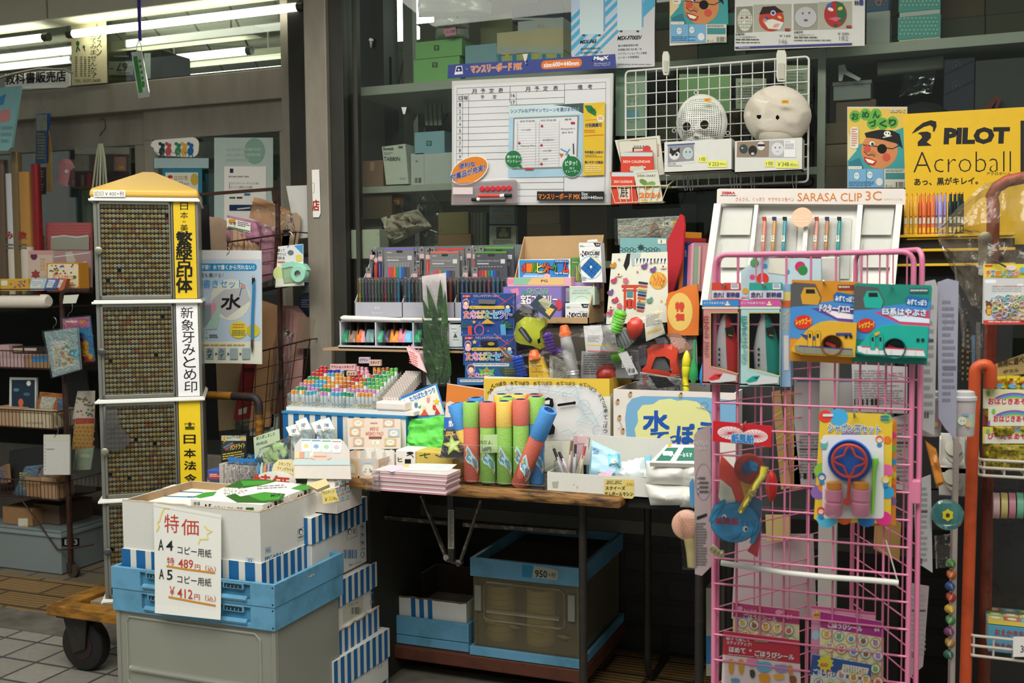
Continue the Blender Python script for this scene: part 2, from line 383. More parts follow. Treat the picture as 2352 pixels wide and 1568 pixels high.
a2,b2,_,_=fit(752,0,772,900,.01)
WX0=b+.005
m=MB();m.box((WX0,.0,.5),(WX0+.055,.07,2.74),FRD);m.box((WX0+.085,.02,.5),(WX0+.10,.05,2.74),FRD)
m.box((WX0,-.01,.48),(1.6,.07,.54),FRD);m.box((1.5,0,.5),(1.6,.07,2.74),FRD);m.box((WX0,0,2.66),(1.6,.07,2.74),FRD)
win=struct(m.mk('window_1',bevel=.002))
g=MB();g.box((WX0+.05,.028,.54),(1.5,.033,2.66),GLASS);gp=g.mk('glass',win)
JX0,JX1,_,_=fit(654,0,690,600,.48)
slab('trim_4',(JX0,.46,0),(JX1,.60,2.74),FR,bevel=.003)
slab('trim_5',(JX1,.40,0),(-1.98,.52,2.74),FRD)
p=PY(.47)
ltop=(p(50,204).z+p(640,163).z)/2;lbot=(p(50,270).z+p(640,232).z)/2
slab('trim_6',(-6,.47,lbot),(JX0,.60,ltop),FR,bevel=.004)
slab('trim_7',(JX1,.44,lbot+.0),(-1.98,.47,ltop),FR,bevel=.004)
m=MB();m.box((-6,.5,ltop-.002),(JX0,.56,ltop+.012),FRD);m.box((-6,.5,2.70),(JX0,.56,2.74),FRD)
w2=struct(m.mk('window_2'));g=MB();g.box((-6,.52,ltop+.01),(JX0,.524,2.70),GLASS);g.mk('glass',w2)
def door(name,x0,x1,Y,toprail,st):
 m=MB();z1=lbot+.01;m.box((x0,Y,z1-toprail),(x1,Y+.035,z1),FR);m.box((x0,Y,.02),(x1,Y+.035,.5),FR)
 m.box((x0,Y,.5),(x0+st,Y+.035,z1-toprail),FR);m.box((x1-st,Y,.5),(x1,Y+.035,z1-toprail),FR)
 o=struct(m.mk(name,bevel=.003));g=MB();g.box((x0+st-.005,Y+.015,.49),(x1-st+.005,Y+.019,z1-toprail+.005),GLASS);g.mk('glass',o);return o
d0,d1,_,_=fit(332,0,655,600,.50);sw=fit(332,0,343,600,.5);
door('door_2',fit(330,0,655,600,.5)[0],JX0+.004,.50,.14,.045)
e0,e1,_,_=fit(-160,0,332,600,.545)
door('door_1',e0,e1+.0,.545,.15,.06)
LIT=emit(4094,9.0)
p=PY(.40)
t0=p(160,75);t1=p(685,20);zt=(t0.z+t1.z)/2
def lamp(name,label,x0,x1,Y,z,r,body=True,bz=.07,lit=None,ends=.03,h=.06,wd=.09):
 o=thing(name,label,'lamp',((x0+x1)/2,Y,z+bz),'strip lamps')
 m=MB();m.tu([(x0,Y,z),(x1,Y,z)],r,lit or LIT,14);m.mk('tube',o,sm=1)
 for k,e in((x0,-1),(x1,1)):m=MB();m.lth((k,Y,z),(e,0,0),[(-.004,r*.7),(-.002,r*1.12),(ends,r*1.12),(ends,r*.6)],M(13608,.35,.4),14);m.mk('socket',o,sm=1)
 for x in(x0+.1,x1-.1)if Y>1 else():m=MB();m.tu([(x,Y,z+bz),(x,Y,2.7)],.006,WHITE,6);m.mk('hanger',o)
 if body:m=MB();m.box((x0-.08,Y-wd/2,z+bz),(x1+.08,Y+wd/2,z+bz+h),M(30518,.5));m.mk('housing',o,bevel=.006)
 return o
lamp('tube_lamp','long lit fluorescent tube under the eaves above the yellow roofed stamp tower',t0.x+.02,t1.x,.40,zt,.0165,bz=.055,h=.13,wd=.13)
lamp('tube_lamp','short visible end of the lit tube at the upper left corner of the photo',t0.x-1.36,t0.x-.15,.40,zt,.0165,bz=.055,h=.13,wd=.13)
lamp('tube_lamp','lit tube seen through the transom glass, right end with a round grey cap',p(372,135).x-1.15,PY(1.5)(568,122).x,1.5,PY(1.5)(470,127).z,.02,h=.05)
for k,(xa,xb,y,Y)in enumerate(((370,652,172,1.9),(-90,165,150,1.9))):  # second entry is a fuzzy glass reflection, built as a glowing tube
 lamp('tube_lamp',('brightest low tube just above the door beam, seen through the transom','dim tube reflection, modelled as a tube, over the white plate sign at far left')[k],PY(Y)(xa,y).x,PY(Y)(xb,y).x,Y,PY(Y)((xa+xb)/2,y).z,.02,h=.05)
for k,(xa,xb,y,Y)in enumerate(((240,640,72,2.3),(255,645,98,2.45))):  # soft reflections in the transom glass, modelled as pale tubes that do not glow
 lamp('tube_lamp',('upper soft tube reflection of the two modelled behind the ribbon','lower soft tube reflection of the two modelled behind the ribbon')[k],PY(Y)(xa,y).x,PY(Y)(xb,y).x,Y,PY(Y)((xa+xb)/2,y).z,.02,lit=M(33723,.4),h=.05)
LT2=emit(4094,5.0)
for k,(xa,ya,xb,yb,lab)in enumerate(((872,20,985,72,'broad lit panel lamp inside behind the left shelf upright, upper of two'),(872,78,952,98,'thin lit tube inside behind the left shelf upright, lower of two'))):
 P0=PY(1.2)(xa,ya);P1=PY(1.2)(xb,yb);m=MB()
 h=.075 if k==0 else .03
 m.box((P0.x,1.2,P0.z-h),(P1.x,1.26,P0.z+h),LT2);tag(m.mk('panel_lamp',bevel=.004),lab,'lamp','strip lamps')
TYAW=radians(36);TO=PZ(.24)(219,1369);TO=V3((TO.x,TO.y,.24))
TPL=Pl(TO,(sin(TYAW),-cos(TYAW),0));TE=V3((cos(TYAW),sin(TYAW),0))
TM=Matrix.Translation((TO.x,TO.y,0))@Matrix.Rotation(TYAW,4,'Z')
def tl(x,y):p=TPL(x,y);return(p-TO).dot(TE),p.z
tw=tl(456,560)[0];ts0=tl(216,560)[0];TD=tw-ts0
ALF=M(22064,.38,.6,.08);IV=M(33691,.5);ZS=[tl(300,y)[1]for y in(1372,1143,916,689,454)]
tower=thing('stamp_display_tower','tall revolving name stamp tower with yellow pyramid roof standing on the yellow cart','display tower',(TO.x,TO.y,.24))
s_lab0=tl(400,560)[0];s_lab1=tl(450,560)[0];s_h0=tl(229,560)[0];s_h1=tl(392,560)[0]
def tm():return MB(TM)
m=tm();m.box((ts0+.004,.03,ZS[0]),(tw-.004,TD-.02,ZS[4]),M(7267,.7));m.mk('core',tower)
for k in range(5):
 m=tm();z=ZS[k];m.box((ts0-.012,-.014,z-.012),(tw+.008,TD+.01,z-.004),IV);m.box((ts0-.006,-.008,z-.004),(tw+.004,TD+.004,z+.001),IV);m.mk('ledge',tower,bevel=.002)
m=tm();z=ZS[4]+.002;zr=tl(330,436)[1];za=Pl(TO-TPL.n*.16,TPL.n)(333,396).z;cx=(ts0+tw)/2;Q=[]
YEL=dirty(31401,2947,5,.55,.9,.35)
a=ts0-.01;b=tw+.006;c0=-.012;c1=TD+.012
ring1=[(a,c0,z),(b,c0,z),(b,c1,z),(a,c1,z)];ring2=[(a+.003,c0+.003,zr),(b-.003,c0+.003,zr),(b-.003,c1-.003,zr),(a+.003,c1-.003,zr)]
ap=[];e=.018
for sx,sy in((-1,-1),(1,-1),(1,1),(-1,1)):ap.append((cx+sx*e,TD/2+sy*e,za))
vs=ring1+ring2+ap;fs=[(3,2,1,0),(8,9,10,11)]
for r in(0,4):
 for k in range(4):fs.append((r+k,r+(k+1)%4,r+4+(k+1)%4,r+4+k))
m.add(vs,fs,YEL);roof=m.mk('roof',tower,bevel=.008,seg=3,sm=50)
m=MB();P=Paint(m,TPL,lift=.0135);P.rc(216,437,289,453,PAPER);P.tx('認印￥400+税',218,440,286,451,546,.01);m.mk('price_strip',roof)
strip=((None,None),(3778,'日本法令'),(3822,'新象牙みとめ印'),(3506,'日本の美繁緑古印体'))
for k in range(4):
 z0=ZS[k]+.003;z1=ZS[k+1]-.0125
 m=tm();m.box((ts0,0,z0),(ts0+.012,.03,z1),ALF);m.box((s_h1+.002,0,z0),(s_lab0-.002,.03,z1),ALF);m.box((ts0,.026,z0),(s_lab0-.002,.03,z0+.004),ALF);cab=m.mk('cabinet_frame',tower,bevel=.0015);m=tm();m.box((s_lab1+.001,0,z0),(tw,TD,z1),ALF);m.mk('side_panel',cab)
 m=tm();f=.008;A_=ts0+.013;B_=s_h1+.001
 m.box((A_,-.006,z0),(B_,.0,z0+.012),ALF);m.box((A_,-.006,z1-.009),(B_,0,z1),ALF);m.box((A_,-.006,z0),(A_+f,0,z1),ALF);m.box((B_-f*.6,-.006,z0),(B_,0,z1),ALF);dr=m.mk('door_frame',cab,bevel=.001)
 m=tm();m.box((A_+.004,-.004,z0+.005),(B_-.003,-.002,z1-.005),GLASS);m.mk('door_glass',cab)
 m=tm();kz=z0+(z1-z0)*.50;m.lth((A_+.002,-.006,kz),(0,-1,0),xy(0,.006,.007,.006,.008,.0125,.014,.0125,.016,.010),M(22063 if k%2 else 1365,.35,.5),18);m.mk('knob',cab,sm=1)
 col,t=strip[k]
 if not col:col=3778
 m=tm();m.box((s_lab0,-.002,z0),(s_lab1,.002,z1),M(col,.45));P=Paint(m,TPL,lift=.0025)
 if k==3:
  ys=(465,487,506,516,534,570,603,620,640,672);hs=xy(465,483,486,503,507,512,515,533,532,571,564,592,588,614,612,640,638,672)
  for ch,(ya,yb)in zip(t,hs):
   w=8 if ch=='の' else(9 if ya<532 else 18);w=4 if ch=='の' else w;P.tx(ch,423-w,ya,423+w,yb-1,273,.028 if ya>530 else .012)
 if k==2:P.vtext(t,415,705,444,903,273,.012,.1,sk=10)
 if k==1:
  P.ring(436,979,15,10,.8,817,4,45,405);P.rc(426,979,446,985,1089);P.ell(436,974,4,5,1089);P.tx('日本法令',424,971,448,975,1089)
  for ch,ya in zip(t,(998,1030,1058,1088)):P.tx(ch,422+(ya-998)*.02,ya,449+(ya-998)*.02,ya+20,273,.02)
 m.mk('name_strip',tower)
 m=tm();nr=19;zz0=z0+.004;hp=(z1-z0-.008)/nr
 for r in range(nr):m.box((s_h0,.006,zz0+r*hp-.0012),(s_h1-.004,.034,zz0+r*hp+.0022),M(17704,.6))
 m.mk('stamp_rack',cab)
SC=[4057,4076,3767,4077,3717,3239]
def stamp_mb(s,z,c,q=14):
 m=tm();r=.0056
 m.lth((s,.030,z),(0,-1,0),[(0,r),(.021,r),(.023,r*.9)],M(c,.4),q);m.lth((s,.0069,z),(0,-1,0),[(0,r*.6),(.0006,r*.55)],M(21928,.5),10)
 m.box((s-.0006,.0060,z-r*.55),(s+.0006,.0064,z+r*.55),M(c,.4));return m
proto={}
big=MB(TM);cols_n=18;n_ind=0;pitch=(s_h1-s_h0-.006)/cols_n
for k in(3,2,1,0):
 z0=ZS[k]+.007;hp=(ZS[k+1]-.018-z0)/19+0;hp=(ZS[k+1]-.014-ZS[k]-.003-.008)/19
 for r in range(18,-1,-1):
  for c in range(cols_n):
   if rnd.random()<.012:continue
   s=s_h0+.003+pitch*(c+.5);z=z0+r*hp+hp*.52;ci=rnd.choices(range(6),(6,4,3,3,1,3))[0]
   if k==3 and r==4 and c==4:ci=4
   if n_ind<300:
    if ci not in proto:
     o=stamp_mb(s,z,SC[ci]).mk('name_stamp',sm=1);proto[ci]=(o,s,z)
     tag(o,'small round name stamp standing in the topmost glazed stamp case','name stamp','name stamps in the topmost case')
    else:
     p0,s_,z_=proto[ci];o=dup(p0,V3(p0.location)+TE*(s-s_)+V3((0,0,z-z_)))
    n_ind+=1
   else:
    mm=stamp_mb(s,z,SC[ci],9);big.M=None;b0=len(big.v);big.v+=mm.v;big.f+=[tuple(b0+q for q in f)for f in mm.f]
    ix=[big.mi(q)for q in mm.mats];big.m+=[ix[q]for q in mm.m]
o=big.mk('name_stamps',sm=1);o['kind']='stuff';tag(o,'rows of round name stamps filling the lower cases of the stamp tower','name stamps')
m=MB();q=xy(243,940,270,938,275,975,303,1010,285,1030,240,1035,236,1005)
m.prm(qp(TPL,q),TPL.n*.001,clear('clear_tape',4095,1.5,.28,2184));
m.v=[v+TPL.n*.0075 for v in m.v];tag(m.mk('plastic_scrap'),'torn grey piece of clear plastic stuck on the third stamp case door','plastic scrap')
c=PZ(.225)(105,1388);CX0=c.x;CY0=c.y;h=PY(CY0+.5)(600,912);CX1=h.x
cart=thing('flat_cart','yellow wooden flat cart with black caster wheels carrying the stamp tower','cart',((CX0+CX1)/2,CY0+.27,0))
YW=dirty(23972,801,12,.42,.68,.55,(1,1,3),0,.1)
m=MB()
for(x0,x1,y0,y1)in((CX0,CX1,CY0,CY0+.06),(CX0,CX1,CY0+.5,CY0+.56),(CX0,CX0+.07,CY0+.06,CY0+.5),(CX1-.07,CX1,CY0+.06,CY0+.5)):m.box((x0,y0,.19),(x1,y1,.225),YW)
m.mk('deck_frame',cart,bevel=.004)
m=MB();m.box((CX0+.10,CY0+.09,.19),(CX1-.3,CY0+.47,.221),M(21996,.9));m.mk('deck_board',cart)
RUB=M(7267,.55,var=.2)
for(x,y)in((CX0+.085,CY0+.07),(CX1-.12,CY0+.09),(CX0+.085,CY0+.47),(CX1-.12,CY0+.47)):
 m=MB();m.box((x-.06,y-.055,.18),(x+.06,y+.055,.192),DKSTEEL)
 for s in(-1,1):m.prm([(x-.05,y+s*.03,.18),(x+.05,y+s*.03,.18),(x+.038,y+s*.03,.08),(x-.012,y+s*.03,.06)],(0,s*.006,0),DKSTEEL)
 cs=m.mk('caster',cart,bevel=.002)
 m=MB();r=.086;m.lth((x+.012,y-.024,r),(0,1,0),[(0,r-.018),(.004,r-.004),(.01,r),(.038,r),(.044,r-.004),(.048,r-.018)],RUB,36);m.mk('wheel',cs,sm=1)
 m=MB();m.lth((x+.012,y-.027,r),(0,1,0),xy(0,.012,.001,.046,.053,.046,.054,.012),M(9315,.5),24);m.mk('hub',cs,sm=1)
m=MB();hz=h.z;y=CY0+.5
m.tu([(CX0+.03,y,.2),(CX0+.03,y,hz-.05)]+arc((CX0+.07,y,hz-.04),.04,180,90,5)+[(CX1-.30,y,hz)],.014,dirty(9348,1074,20,.5,.8),12);m.mk('handle',cart,sm=1)
m=MB();m.tu([(CX1-.3,y,hz),(CX1-.12,y,hz)],.0142,YW,12);m.tu([(CX1-.12,y,hz)]+[(CX1-.05,y,hz)]+arc((CX1-.04,y,hz-.03),.03,90,0,5)+[(CX1-.01,y,hz-.06)],.0142,dirty(9348,1074,20,.5,.8),12);m.tu([(CX1-.01,y,hz-.06),(CX1-.01,y,.2)],.0142,YW,12);m.mk('handle',cart,sm=1)
def hook(mb,pl,x,y,h=10,w=5,mat=None,r=.0012):
 p=pl(x,y);q=pl(x+w,y+h);k=(q-p).length
 mb.tu([p+V3((0,-.002,0))]+[p+V3((.4*k*sin(a),-.002,-k*.5*(1-cos(a))))for a in(.6,1.2,1.8,2.4,3.1)]+[p+V3((-.15*k,-.002,-k*1.25))],r,mat or STEEL,6)
PS=PY(.455)
card('shop_sign','white plate sign with bold black lettering 教科書販売店 at the far left of the beam','sign',xy(12,170,150,160,160,166,160,196,150,201,12,205),PS,WHITE,.006,lambda P:(P.tx('教科書販売店',12,169,151,194,273,.03,ri=-7)))
m=MB();pl=PY(.44);m.tu([pl(x,y)for x,y in((-20,185),(30,170),(90,158),(150,160),(166,168))],.006,M(22030,.6),8);tag(m.mk('grey_cord',sm=1),'grey sagging cord along the top of the white plate sign','cord')
def d(P):
 P.vtext('始めてみませんか？',208,62,222,180,562,.01);P.vtext('レッスン',222,55,234,130,562,.01)
 P.ell(179,100,4,6,595);P.ln([(179,104),(176,120)],3,595);P.ln([(179,108),(184,117)],3,595);P.ell(193,108,3,4,595);P.ln([(193,110),(196,118)],2,595)
 for x in(173,185,194,203):P.sml(x,130,x+5,178,10,835)
 P.tx('TEL 3337-2680',172,183,232,190,819,.005,ri=-2)
card('paper_poster','yellowed lesson flyer with vertical lettering taped above the door beam','poster',xy(163,52,244,45,246,190,165,196),PY(.462),M(29426,.8),.001,d)
def d(P):
 P.rc(252,126,306,140,564);P.sml(262,128,296,133,1,3004);P.rc(250,141,306,172,3003);P.rtext('67',280,154,27,20,180,273,.03);P.rtext('ー',256,158,9,3,0,273);P.sml(268,167,300,171,1,819)
 for k in range(7):P.ell(256+7*k,182,3,4,1638)
carton('carton','dark carton with an upside down 67 standing behind the transom glass',249,117,312,189,.62,.25,M(8324,.7),draw=d,z0=ltop)
carton('carton','black box with a white edge beside the dark carton behind the transom glass',330,117,372,185,.62,.2,M(8324,.7),draw=lambda P:P.rc(331,122,346,184,3276),z0=ltop)
m=MB();pl=PY(.30);m.box((pl(315,0).x,.30,pl(318,94).z),(pl(322,0).x,.304,2.74),M(13555,.4));rb=tag(m.mk('ribbon'),'purple ribbon hanging from the eaves above the yellow roof','ribbon')
def d(P):
 P.pg(xy(306,130,315,128,328,212,319,214),1172);P.pg(xy(317,128,325,127,338,205,330,214),3292)
 for k in range(5):P.ell(321+2.2*k,140+13*k,3,4,1172)
 P.pg(xy(325,187,331,186,333,200,327,201),1172)
card('tag_packet','clear strip packet with green print hanging from the purple ribbon','packet',xy(301,120,325,117,344,222,318,226),PY(.30),FOLDER,.004,d)
m=MB();pl=PY(.30);m.tu([pl(x,y)for x,y in((319,92),(313,108),(316,122),(324,120),(325,106),(319,92))],.0018,M(30520,.4),6);tag(m.mk('loop',sm=1),'white plastic loop between purple ribbon and green strip packet','loop')
G=PY(.495)
def d(P):
 for x,c in((372,580),(387,2901),(409,902),(423,3492),(438,617)):
  P.ell(x,347,7,10,c,10);P.ell(x+2,334,5,5,c);P.ell(x-4,330,4,4,c);P.ln([(x-3,355),(x-4,362)],2,c);P.ln([(x+4,355),(x+5,362)],2,c);P.ln([(x-6,350),(x-12,352),(x-15,347)],1.2,c)
o=MB();p=[]
for cx,cy,r,a0 in((370,340,17,90),(360,335,14,180),(442,330,15,270),(440,345,16,0)):
 p+=[(cx+r*cos(radians(a0+k*22.5)),cy+r*sin(radians(a0+k*22.5)))for k in range(5)]
card('cutout_poster','white cut-out sticker of dancing mice on the door glass','sticker',p,G,PAPER,.001,d)
card('paper_strip','pale blue paper strip under the dancing mice sticker','paper',(354,363,479,386),G,M(25335),.001)
def d(P):P.rc(380,396,455,520,3548);P.ell(391,406,6,4,2867);P.tx('ロコミ1色',401,403,431,413,2948,.03);P.ell(447,412,9,14,3236);P.sml(395,418,435,425,2,1911)
card('framed_poster','poster with a broad teal border on the door glass behind the tower roof','poster',(373,387,464,540),G,M(9714),.001,d)
def d(P):P.ell(585,347,23,29,2217);P.ring(585,347,23,29,1,1944);P.sml(520,340,600,376,3,2746)
card('pale_poster','large pale green sheet with one oval on the door glass','poster',(492,316,627,545),PY(.497),M(27415),.001,d)
def d(P):
 P.rc(528,387,536,397,565);P.sml(525,404,600,410,1,2457);P.tx('ステッドラーシャープペンシル"925',530,418,594,424,546,.01);P.tx('15"シリーズ限定モデル発売',530,427,580,433,546,.01);P.rc(527,418,528,434,546)
 P.rc(527,452,541,456,612);P.rc(544,452,557,456,819);P.rc(561,444,575,449,874);P.rc(527,470,610,484,565);P.ln([(545,480),(575,477)],3,3276)
card('printed_notice','white printed notice taped over the pale green sheet','notice',(515,382,611,540),G,PAPER,.001,d)
card('calendar_back','white folder leaning behind the envelope basket beside the pillar','folder',xy(657,427,713,425,716,545,680,548),PY(.02),M(29463),.003)
card('shop_plate','white enamel strip with a red 店 on the grey pillar','sign',xy(716,390,733,389,736,490,732,499,719,499),PY(-.025),WHITE,.002,lambda P:(P.tx('店',718,459,733,484,2593,.03),P.ln(xy(716.5,420,722,420,722,443,716.5,443),.8,1911)))
def pack(name,label,cat,q,Y,base,draw,film=True,group=None,t=.006,hk=None):
 if len(q)==4 and not isinstance(q[0],tuple):x0,y0,x1,y1=q;q=[(x0,y0),(x1,y0),(x1,y1),(x0,y1)]
 pl=Y if isinstance(Y,Pl)else PY(Y);c=[pl(x,y)for x,y in q];L=sum(c,V3())/len(c)
 o=thing(name,label,cat,(L.x,L.y,min(p.z for p in c)),group)
 mb=MB();mb.prm(c,-pl.n*t,base);draw(Paint(mb,pl));mb.mk('card',o)
 if film:
  mb=MB();cx=sum(x for x,y in q)/len(q);cy=sum(y for x,y in q)/len(q);e=[(cx+(x-cx)*1.1,cy+(y-cy)*1.06)for x,y in q][:4]
  if len(q)==4:mb.grid(lambda u,v:(lambda p:p+pl.n*(.003+.003*mnoise.noise(p*40)))(pl(*[(e[0][i]*(1-u)+e[1][i]*u)*v+(e[3][i]*(1-u)+e[2][i]*u)*(1-v)for i in(0,1)])),8,8,FILM);mb.mk('film',o,sm=1)
 if hk:
  mb=MB();hook(mb,pl,*hk);mb.mk('hook',o,sm=1)
 return o
def d(P):P.pg(xy(0,222,14,215,8,240,0,242),1163);P.pg(xy(0,255,24,250,22,278,0,282),3208);P.sml(2,290,30,335,3,1945)
pack('clipboard_pack','light teal clipboard in film hanging at the left edge under the sign','clipboard',xy(-30,204,47,197,26,338,18,346,-30,348),.22,M(21206,.4),d,t=.012)
def d(P):P.rc(84,264,108,300,3002);P.rc(82,302,107,372,872);P.sml(85,306,104,368,9,2983);P.rc(109,264,111,372,311)
pack('brush_set','calligraphy brush set in a blue and white sleeve hanging beside the rack','brush set',xy(83,262,111,260,108,374,81,376),.455,M(8531),d,hk=(100,222,20,6),t=.012)
def d(P):P.sml(86,392,100,440,8,2182)
pack('brush_set','narrow dark blue brush sleeve hanging below the blue and white sleeve','brush set',(84,384,104,446),.46,M(9416),d,film=False)
m=MB();pl=PY(.462)
for x0,x1 in((109,118),(114,123),(106,113)):m.tu([pl(108,272),pl(x0+3,340),pl(x1-4,440)],.004,M(24038,.5),6)
tag(m.mk('brush_bundle',sm=1),'bundle of tan bamboo brush handles hanging behind the blue sleeve','brushes')
def d(P):P.pg(xy(150,367,156,365,160,370,165,378,150,380),3481);P.star(153,393,6,3805,4,.7);P.ring(153,394,6,6,1,2935);P.ln([(147,378),(158,376)],1,2662)
card('shirt_letter_set','pink paper letter set shaped like a shirt in the door window','letter set',xy(135,372,147,364,160,366,171,385,160,392,154,428,131,420,137,386,131,383),PY(.538),M(30258),.004,d)
def d(P):P.rc(172,338,297,354,2456);P.rc(172,356,205,392,1910);P.rc(262,360,290,392,2422);P.rc(273,381,284,388,2963);P.rc(172,394,297,430,802);P.rc(200,398,210,430,1826);P.rc(186,402,194,428,1364)
pack('zip_bag','grey zip bag of dark goods hanging in the door window behind tower','bag',(172,338,297,432),.537,M(13575),d)
m=MB();pl=PY(.462)
for k,(xa,xb)in enumerate(((222,212),(227,221),(232,229),(237,238),(240,246))):m.tu([pl(228+k*1.5,330),pl(xa,360),pl(xb,440)],.0045,M((3001,2729,3274,2473,3001)[k],.5),6)
hk=MB();hook(hk,pl,233,272,30,8,M(11428,.5),.0025)
o=thing('chopstick_bundle','pale paper folding fans bundled on an s-shaped brown hook','fans',pl(228,430));m.mk('fans',o,sm=1);hk.mk('hook',o,sm=1)
BR=dirty(11395,529,30,.5,.7,.45)
post=PY(.16)(143,700);RXR=post.x;RXL=-5.0;RY0=.14;RY1=.44
zsh=[PY(.16)(100,y).z for y in(704,846,982,1143)]
rack=thing('goods_rack','brown steel goods rack on casters with wire shelves in front of the sliding doors','rack',(RXR-.4,.3,0))
m=MB();q=PY(.16)(147,668);m.tu([(RXR,.16,.05),(RXR,.16,q.z-.03)]+arc((RXR+.03,.16,q.z-.03),.03,180,90,4)+[(RXR+.16,.16,q.z)],.012,BR,10);m.mk('post',rack,sm=1)
m=MB();m.tu([(RXR,.44,.05),(RXR,.44,q.z)],.012,BR,10);m.mk('post',rack,sm=1)
for y in(.16,.44):
 m=MB();m.lth((RXR+.014,y-.01,.028),(0,1,0),[(0,.028),(.02,.028)],M(11461,.6),16);m.box((RXR-.012,y-.014,.02),(RXR+.012,y+.014,.06),DKSTEEL);m.mk('caster',rack,sm=1)
for k,z in enumerate(zsh):
 m=MB();x1=RXR-.03
 for zz in(z,z+.075):m.tu([(RXL,RY0,zz),(x1,RY0,zz),(x1,RY1,zz)],.0028,BR,6)
 if k:
  for i in range(70):
   x=x1-i*.021
   if x>RXL:m.tu([(x,RY0-.001,z+.075),(x,RY0-.001,z)],.0014,BR,5)
  for i in range(12):m.tu([(x1,RY0+i*.025,z+.075),(x1,RY0+i*.025,z)],.0014,BR,5)
 m.box((RXL,RY0,z-.004),(x1,RY1,z-.001),M(9347,.7));m.mk('wire_shelf',rack)
m=MB();pl=PY(.15);m.tu([pl(52,1150),pl(132,1262),pl(150,1262),pl(214,1250)],.004,BR,6);m.mk('brace',rack,sm=1)
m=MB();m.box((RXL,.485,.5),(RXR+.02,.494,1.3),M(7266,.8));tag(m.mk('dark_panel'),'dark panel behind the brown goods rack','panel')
m=MB();pl=PY(.12);a_,b_,c_,d_=fit(0,676,112,707,.12);m.lth((RXL,.12,(c_+d_)/2),(1,0,0),[(0,(d_-c_)/2),(b_-RXL-.01,(d_-c_)/2),(b_-RXL,(d_-c_)/2.6)],M(32600,.45,bump=.3),16)
for i in range(40):m.box((b_-.03-i*.011,.098,d_-.003),(b_-.036-i*.011,.104,d_+.001),BLACK)
tag(m.mk('vinyl_roll',sm=1),'cream vinyl cover rolled up along the front of the top rack shelf','cover')
def flat(name,label,cat,q,Y,col,draw=None,t=.01,group=None):
 return card(name,label,cat,q,Y if isinstance(Y,Pl)else PY(Y),M(col)if isinstance(col,(str,int))else col,t,draw,group)
for k,(x0,x1,y0,y1,c,l)in enumerate(((8,35,398,640,3276,'silver paper roll with a white foot sleeve, leftmost on the brown rack'),(37,66,394,640,2948,'gold paper roll with a white foot sleeve beside the silver one'),(68,84,376,520,2082,'red patterned paper roll right of the gold roll'),(20,38,348,470,1892,'thin olive paper roll rising behind the silver roll'),(-12,8,366,640,1620,'brown paper roll cut by the left edge of photo'))):
 a_,b_,c_,d_=fit(x0,y0,x1,y1,.30);m=MB();r=(b_-a_)/2;c_=max(c_,zsh[0])
 m.lth(((a_+b_)/2,.30+r,zsh[0]+.0),(0,0,1),[(0,r),(d_-zsh[0],r),(d_-zsh[0],r*.8),(d_-zsh[0]-.01,r*.78)],M(c,.28,.25),18)
 if k<2:
  m.lth(((a_+b_)/2,.30+r,zsh[0]),(0,0,1),[(0,r+.001),((d_-zsh[0])*.44,r+.001)],M(30486,.4),18,False)
  P=Paint(m,PY(.299));P.tx('み' if k==0 else '数',x0+6,532,x1-6,548,2355,.03);P.sml(x0+5,560,x1-5,575,2,1637)
 tag(m.mk('paper_roll',sm=1),l,'paper roll','wrapping paper rolls')
def d(P):
 for i in range(16):
  for j in range(9):P.ell(109+i*6.2+(j%2)*3,515+j*6.6,.8,.8,3497,n=6)
 P.rc(120,542,208,574,2456);P.ln(xy(122,545,150,541,180,545,206,541),3,3276)
flat('paper_pack','red dotted wrapping paper pack at the back of the top rack shelf','paper',(105,511,209,640),.36,2645,d)
flat('divider_card','olive divider card left of the red dotted paper','card',xy(74,541,105,541,105,640,66,640,66,552),.35,2166,t=.003)
def d(P):P.ell(78,588,8,9,1589);P.tx('百花',92,592,104,622,3222);P.star(82,630,12,2372,6,.6);P.rc(66,576,120,584,3225)
flat('envelope_pack','pale pink envelope pack with a plum seal on the top rack shelf','envelopes',(65,575,121,660),.30,3258,d)
def d(P):P.pg(xy(150,580,165,577,175,600,155,610),3002);P.ln([(125,590),(205,580)],2,3549);P.ln([(130,620),(200,600)],1.5,3549)
flat('envelope_pack','mauve film covered envelope pack behind the orange box','envelopes',(121,575,209,660),.31,2696,d)
def d(P):
 P.rrc(110,606,180,660,3803,5);P.rtext('たいせつ',146,636,50,11,4,3427,.03);r=random.Random(4)
 for k in range(24):P.ell(r.uniform(113,178),r.uniform(608,630),2.4,2,r.choice((3155,3475,1396,1146,2131)))
 P.ell(172,636,4,4,1155);P.sml(115,648,175,658,2,2964)
carton('toy_box','small orange box with a cream patterned front on the top rack shelf',107,603,181,664,.22,.06,M(30245),draw=d,z0=zsh[0]+.06)
def d(P):
 r=random.Random(5)
 for k in range(14):P.ell(r.uniform(24,58),r.uniform(645,660),2,2,r.choice((2630,3171,1402)))
 P.rrc(3,644,18,656,3547,3)
carton('card_box','yellow card box lying at the left end of the top rack shelf',0,640,64,668,.16,.1,M(30343),draw=d)
for k,(x0,x1,c,l)in enumerate(((66,100,3020,'silver film pack beside the yellow card box'),(102,128,1403,'blue and white pack leaning in the top rack shelf'),(128,146,2916,'row of thin red-brown cards leaning against the blue pack'))):
 flat('card_pack',l,'pack',[(x0+6,639),(x1+8,640),(x1,667),(x0,667)],.17,c,(lambda P,x0=x0,x1=x1:(P.pg([(x0+10,642),(x1,643),(x1-8,660),(x0+4,660)],3549),P.sml(x0+8,646,x1-4,658,3,2475))),.02)
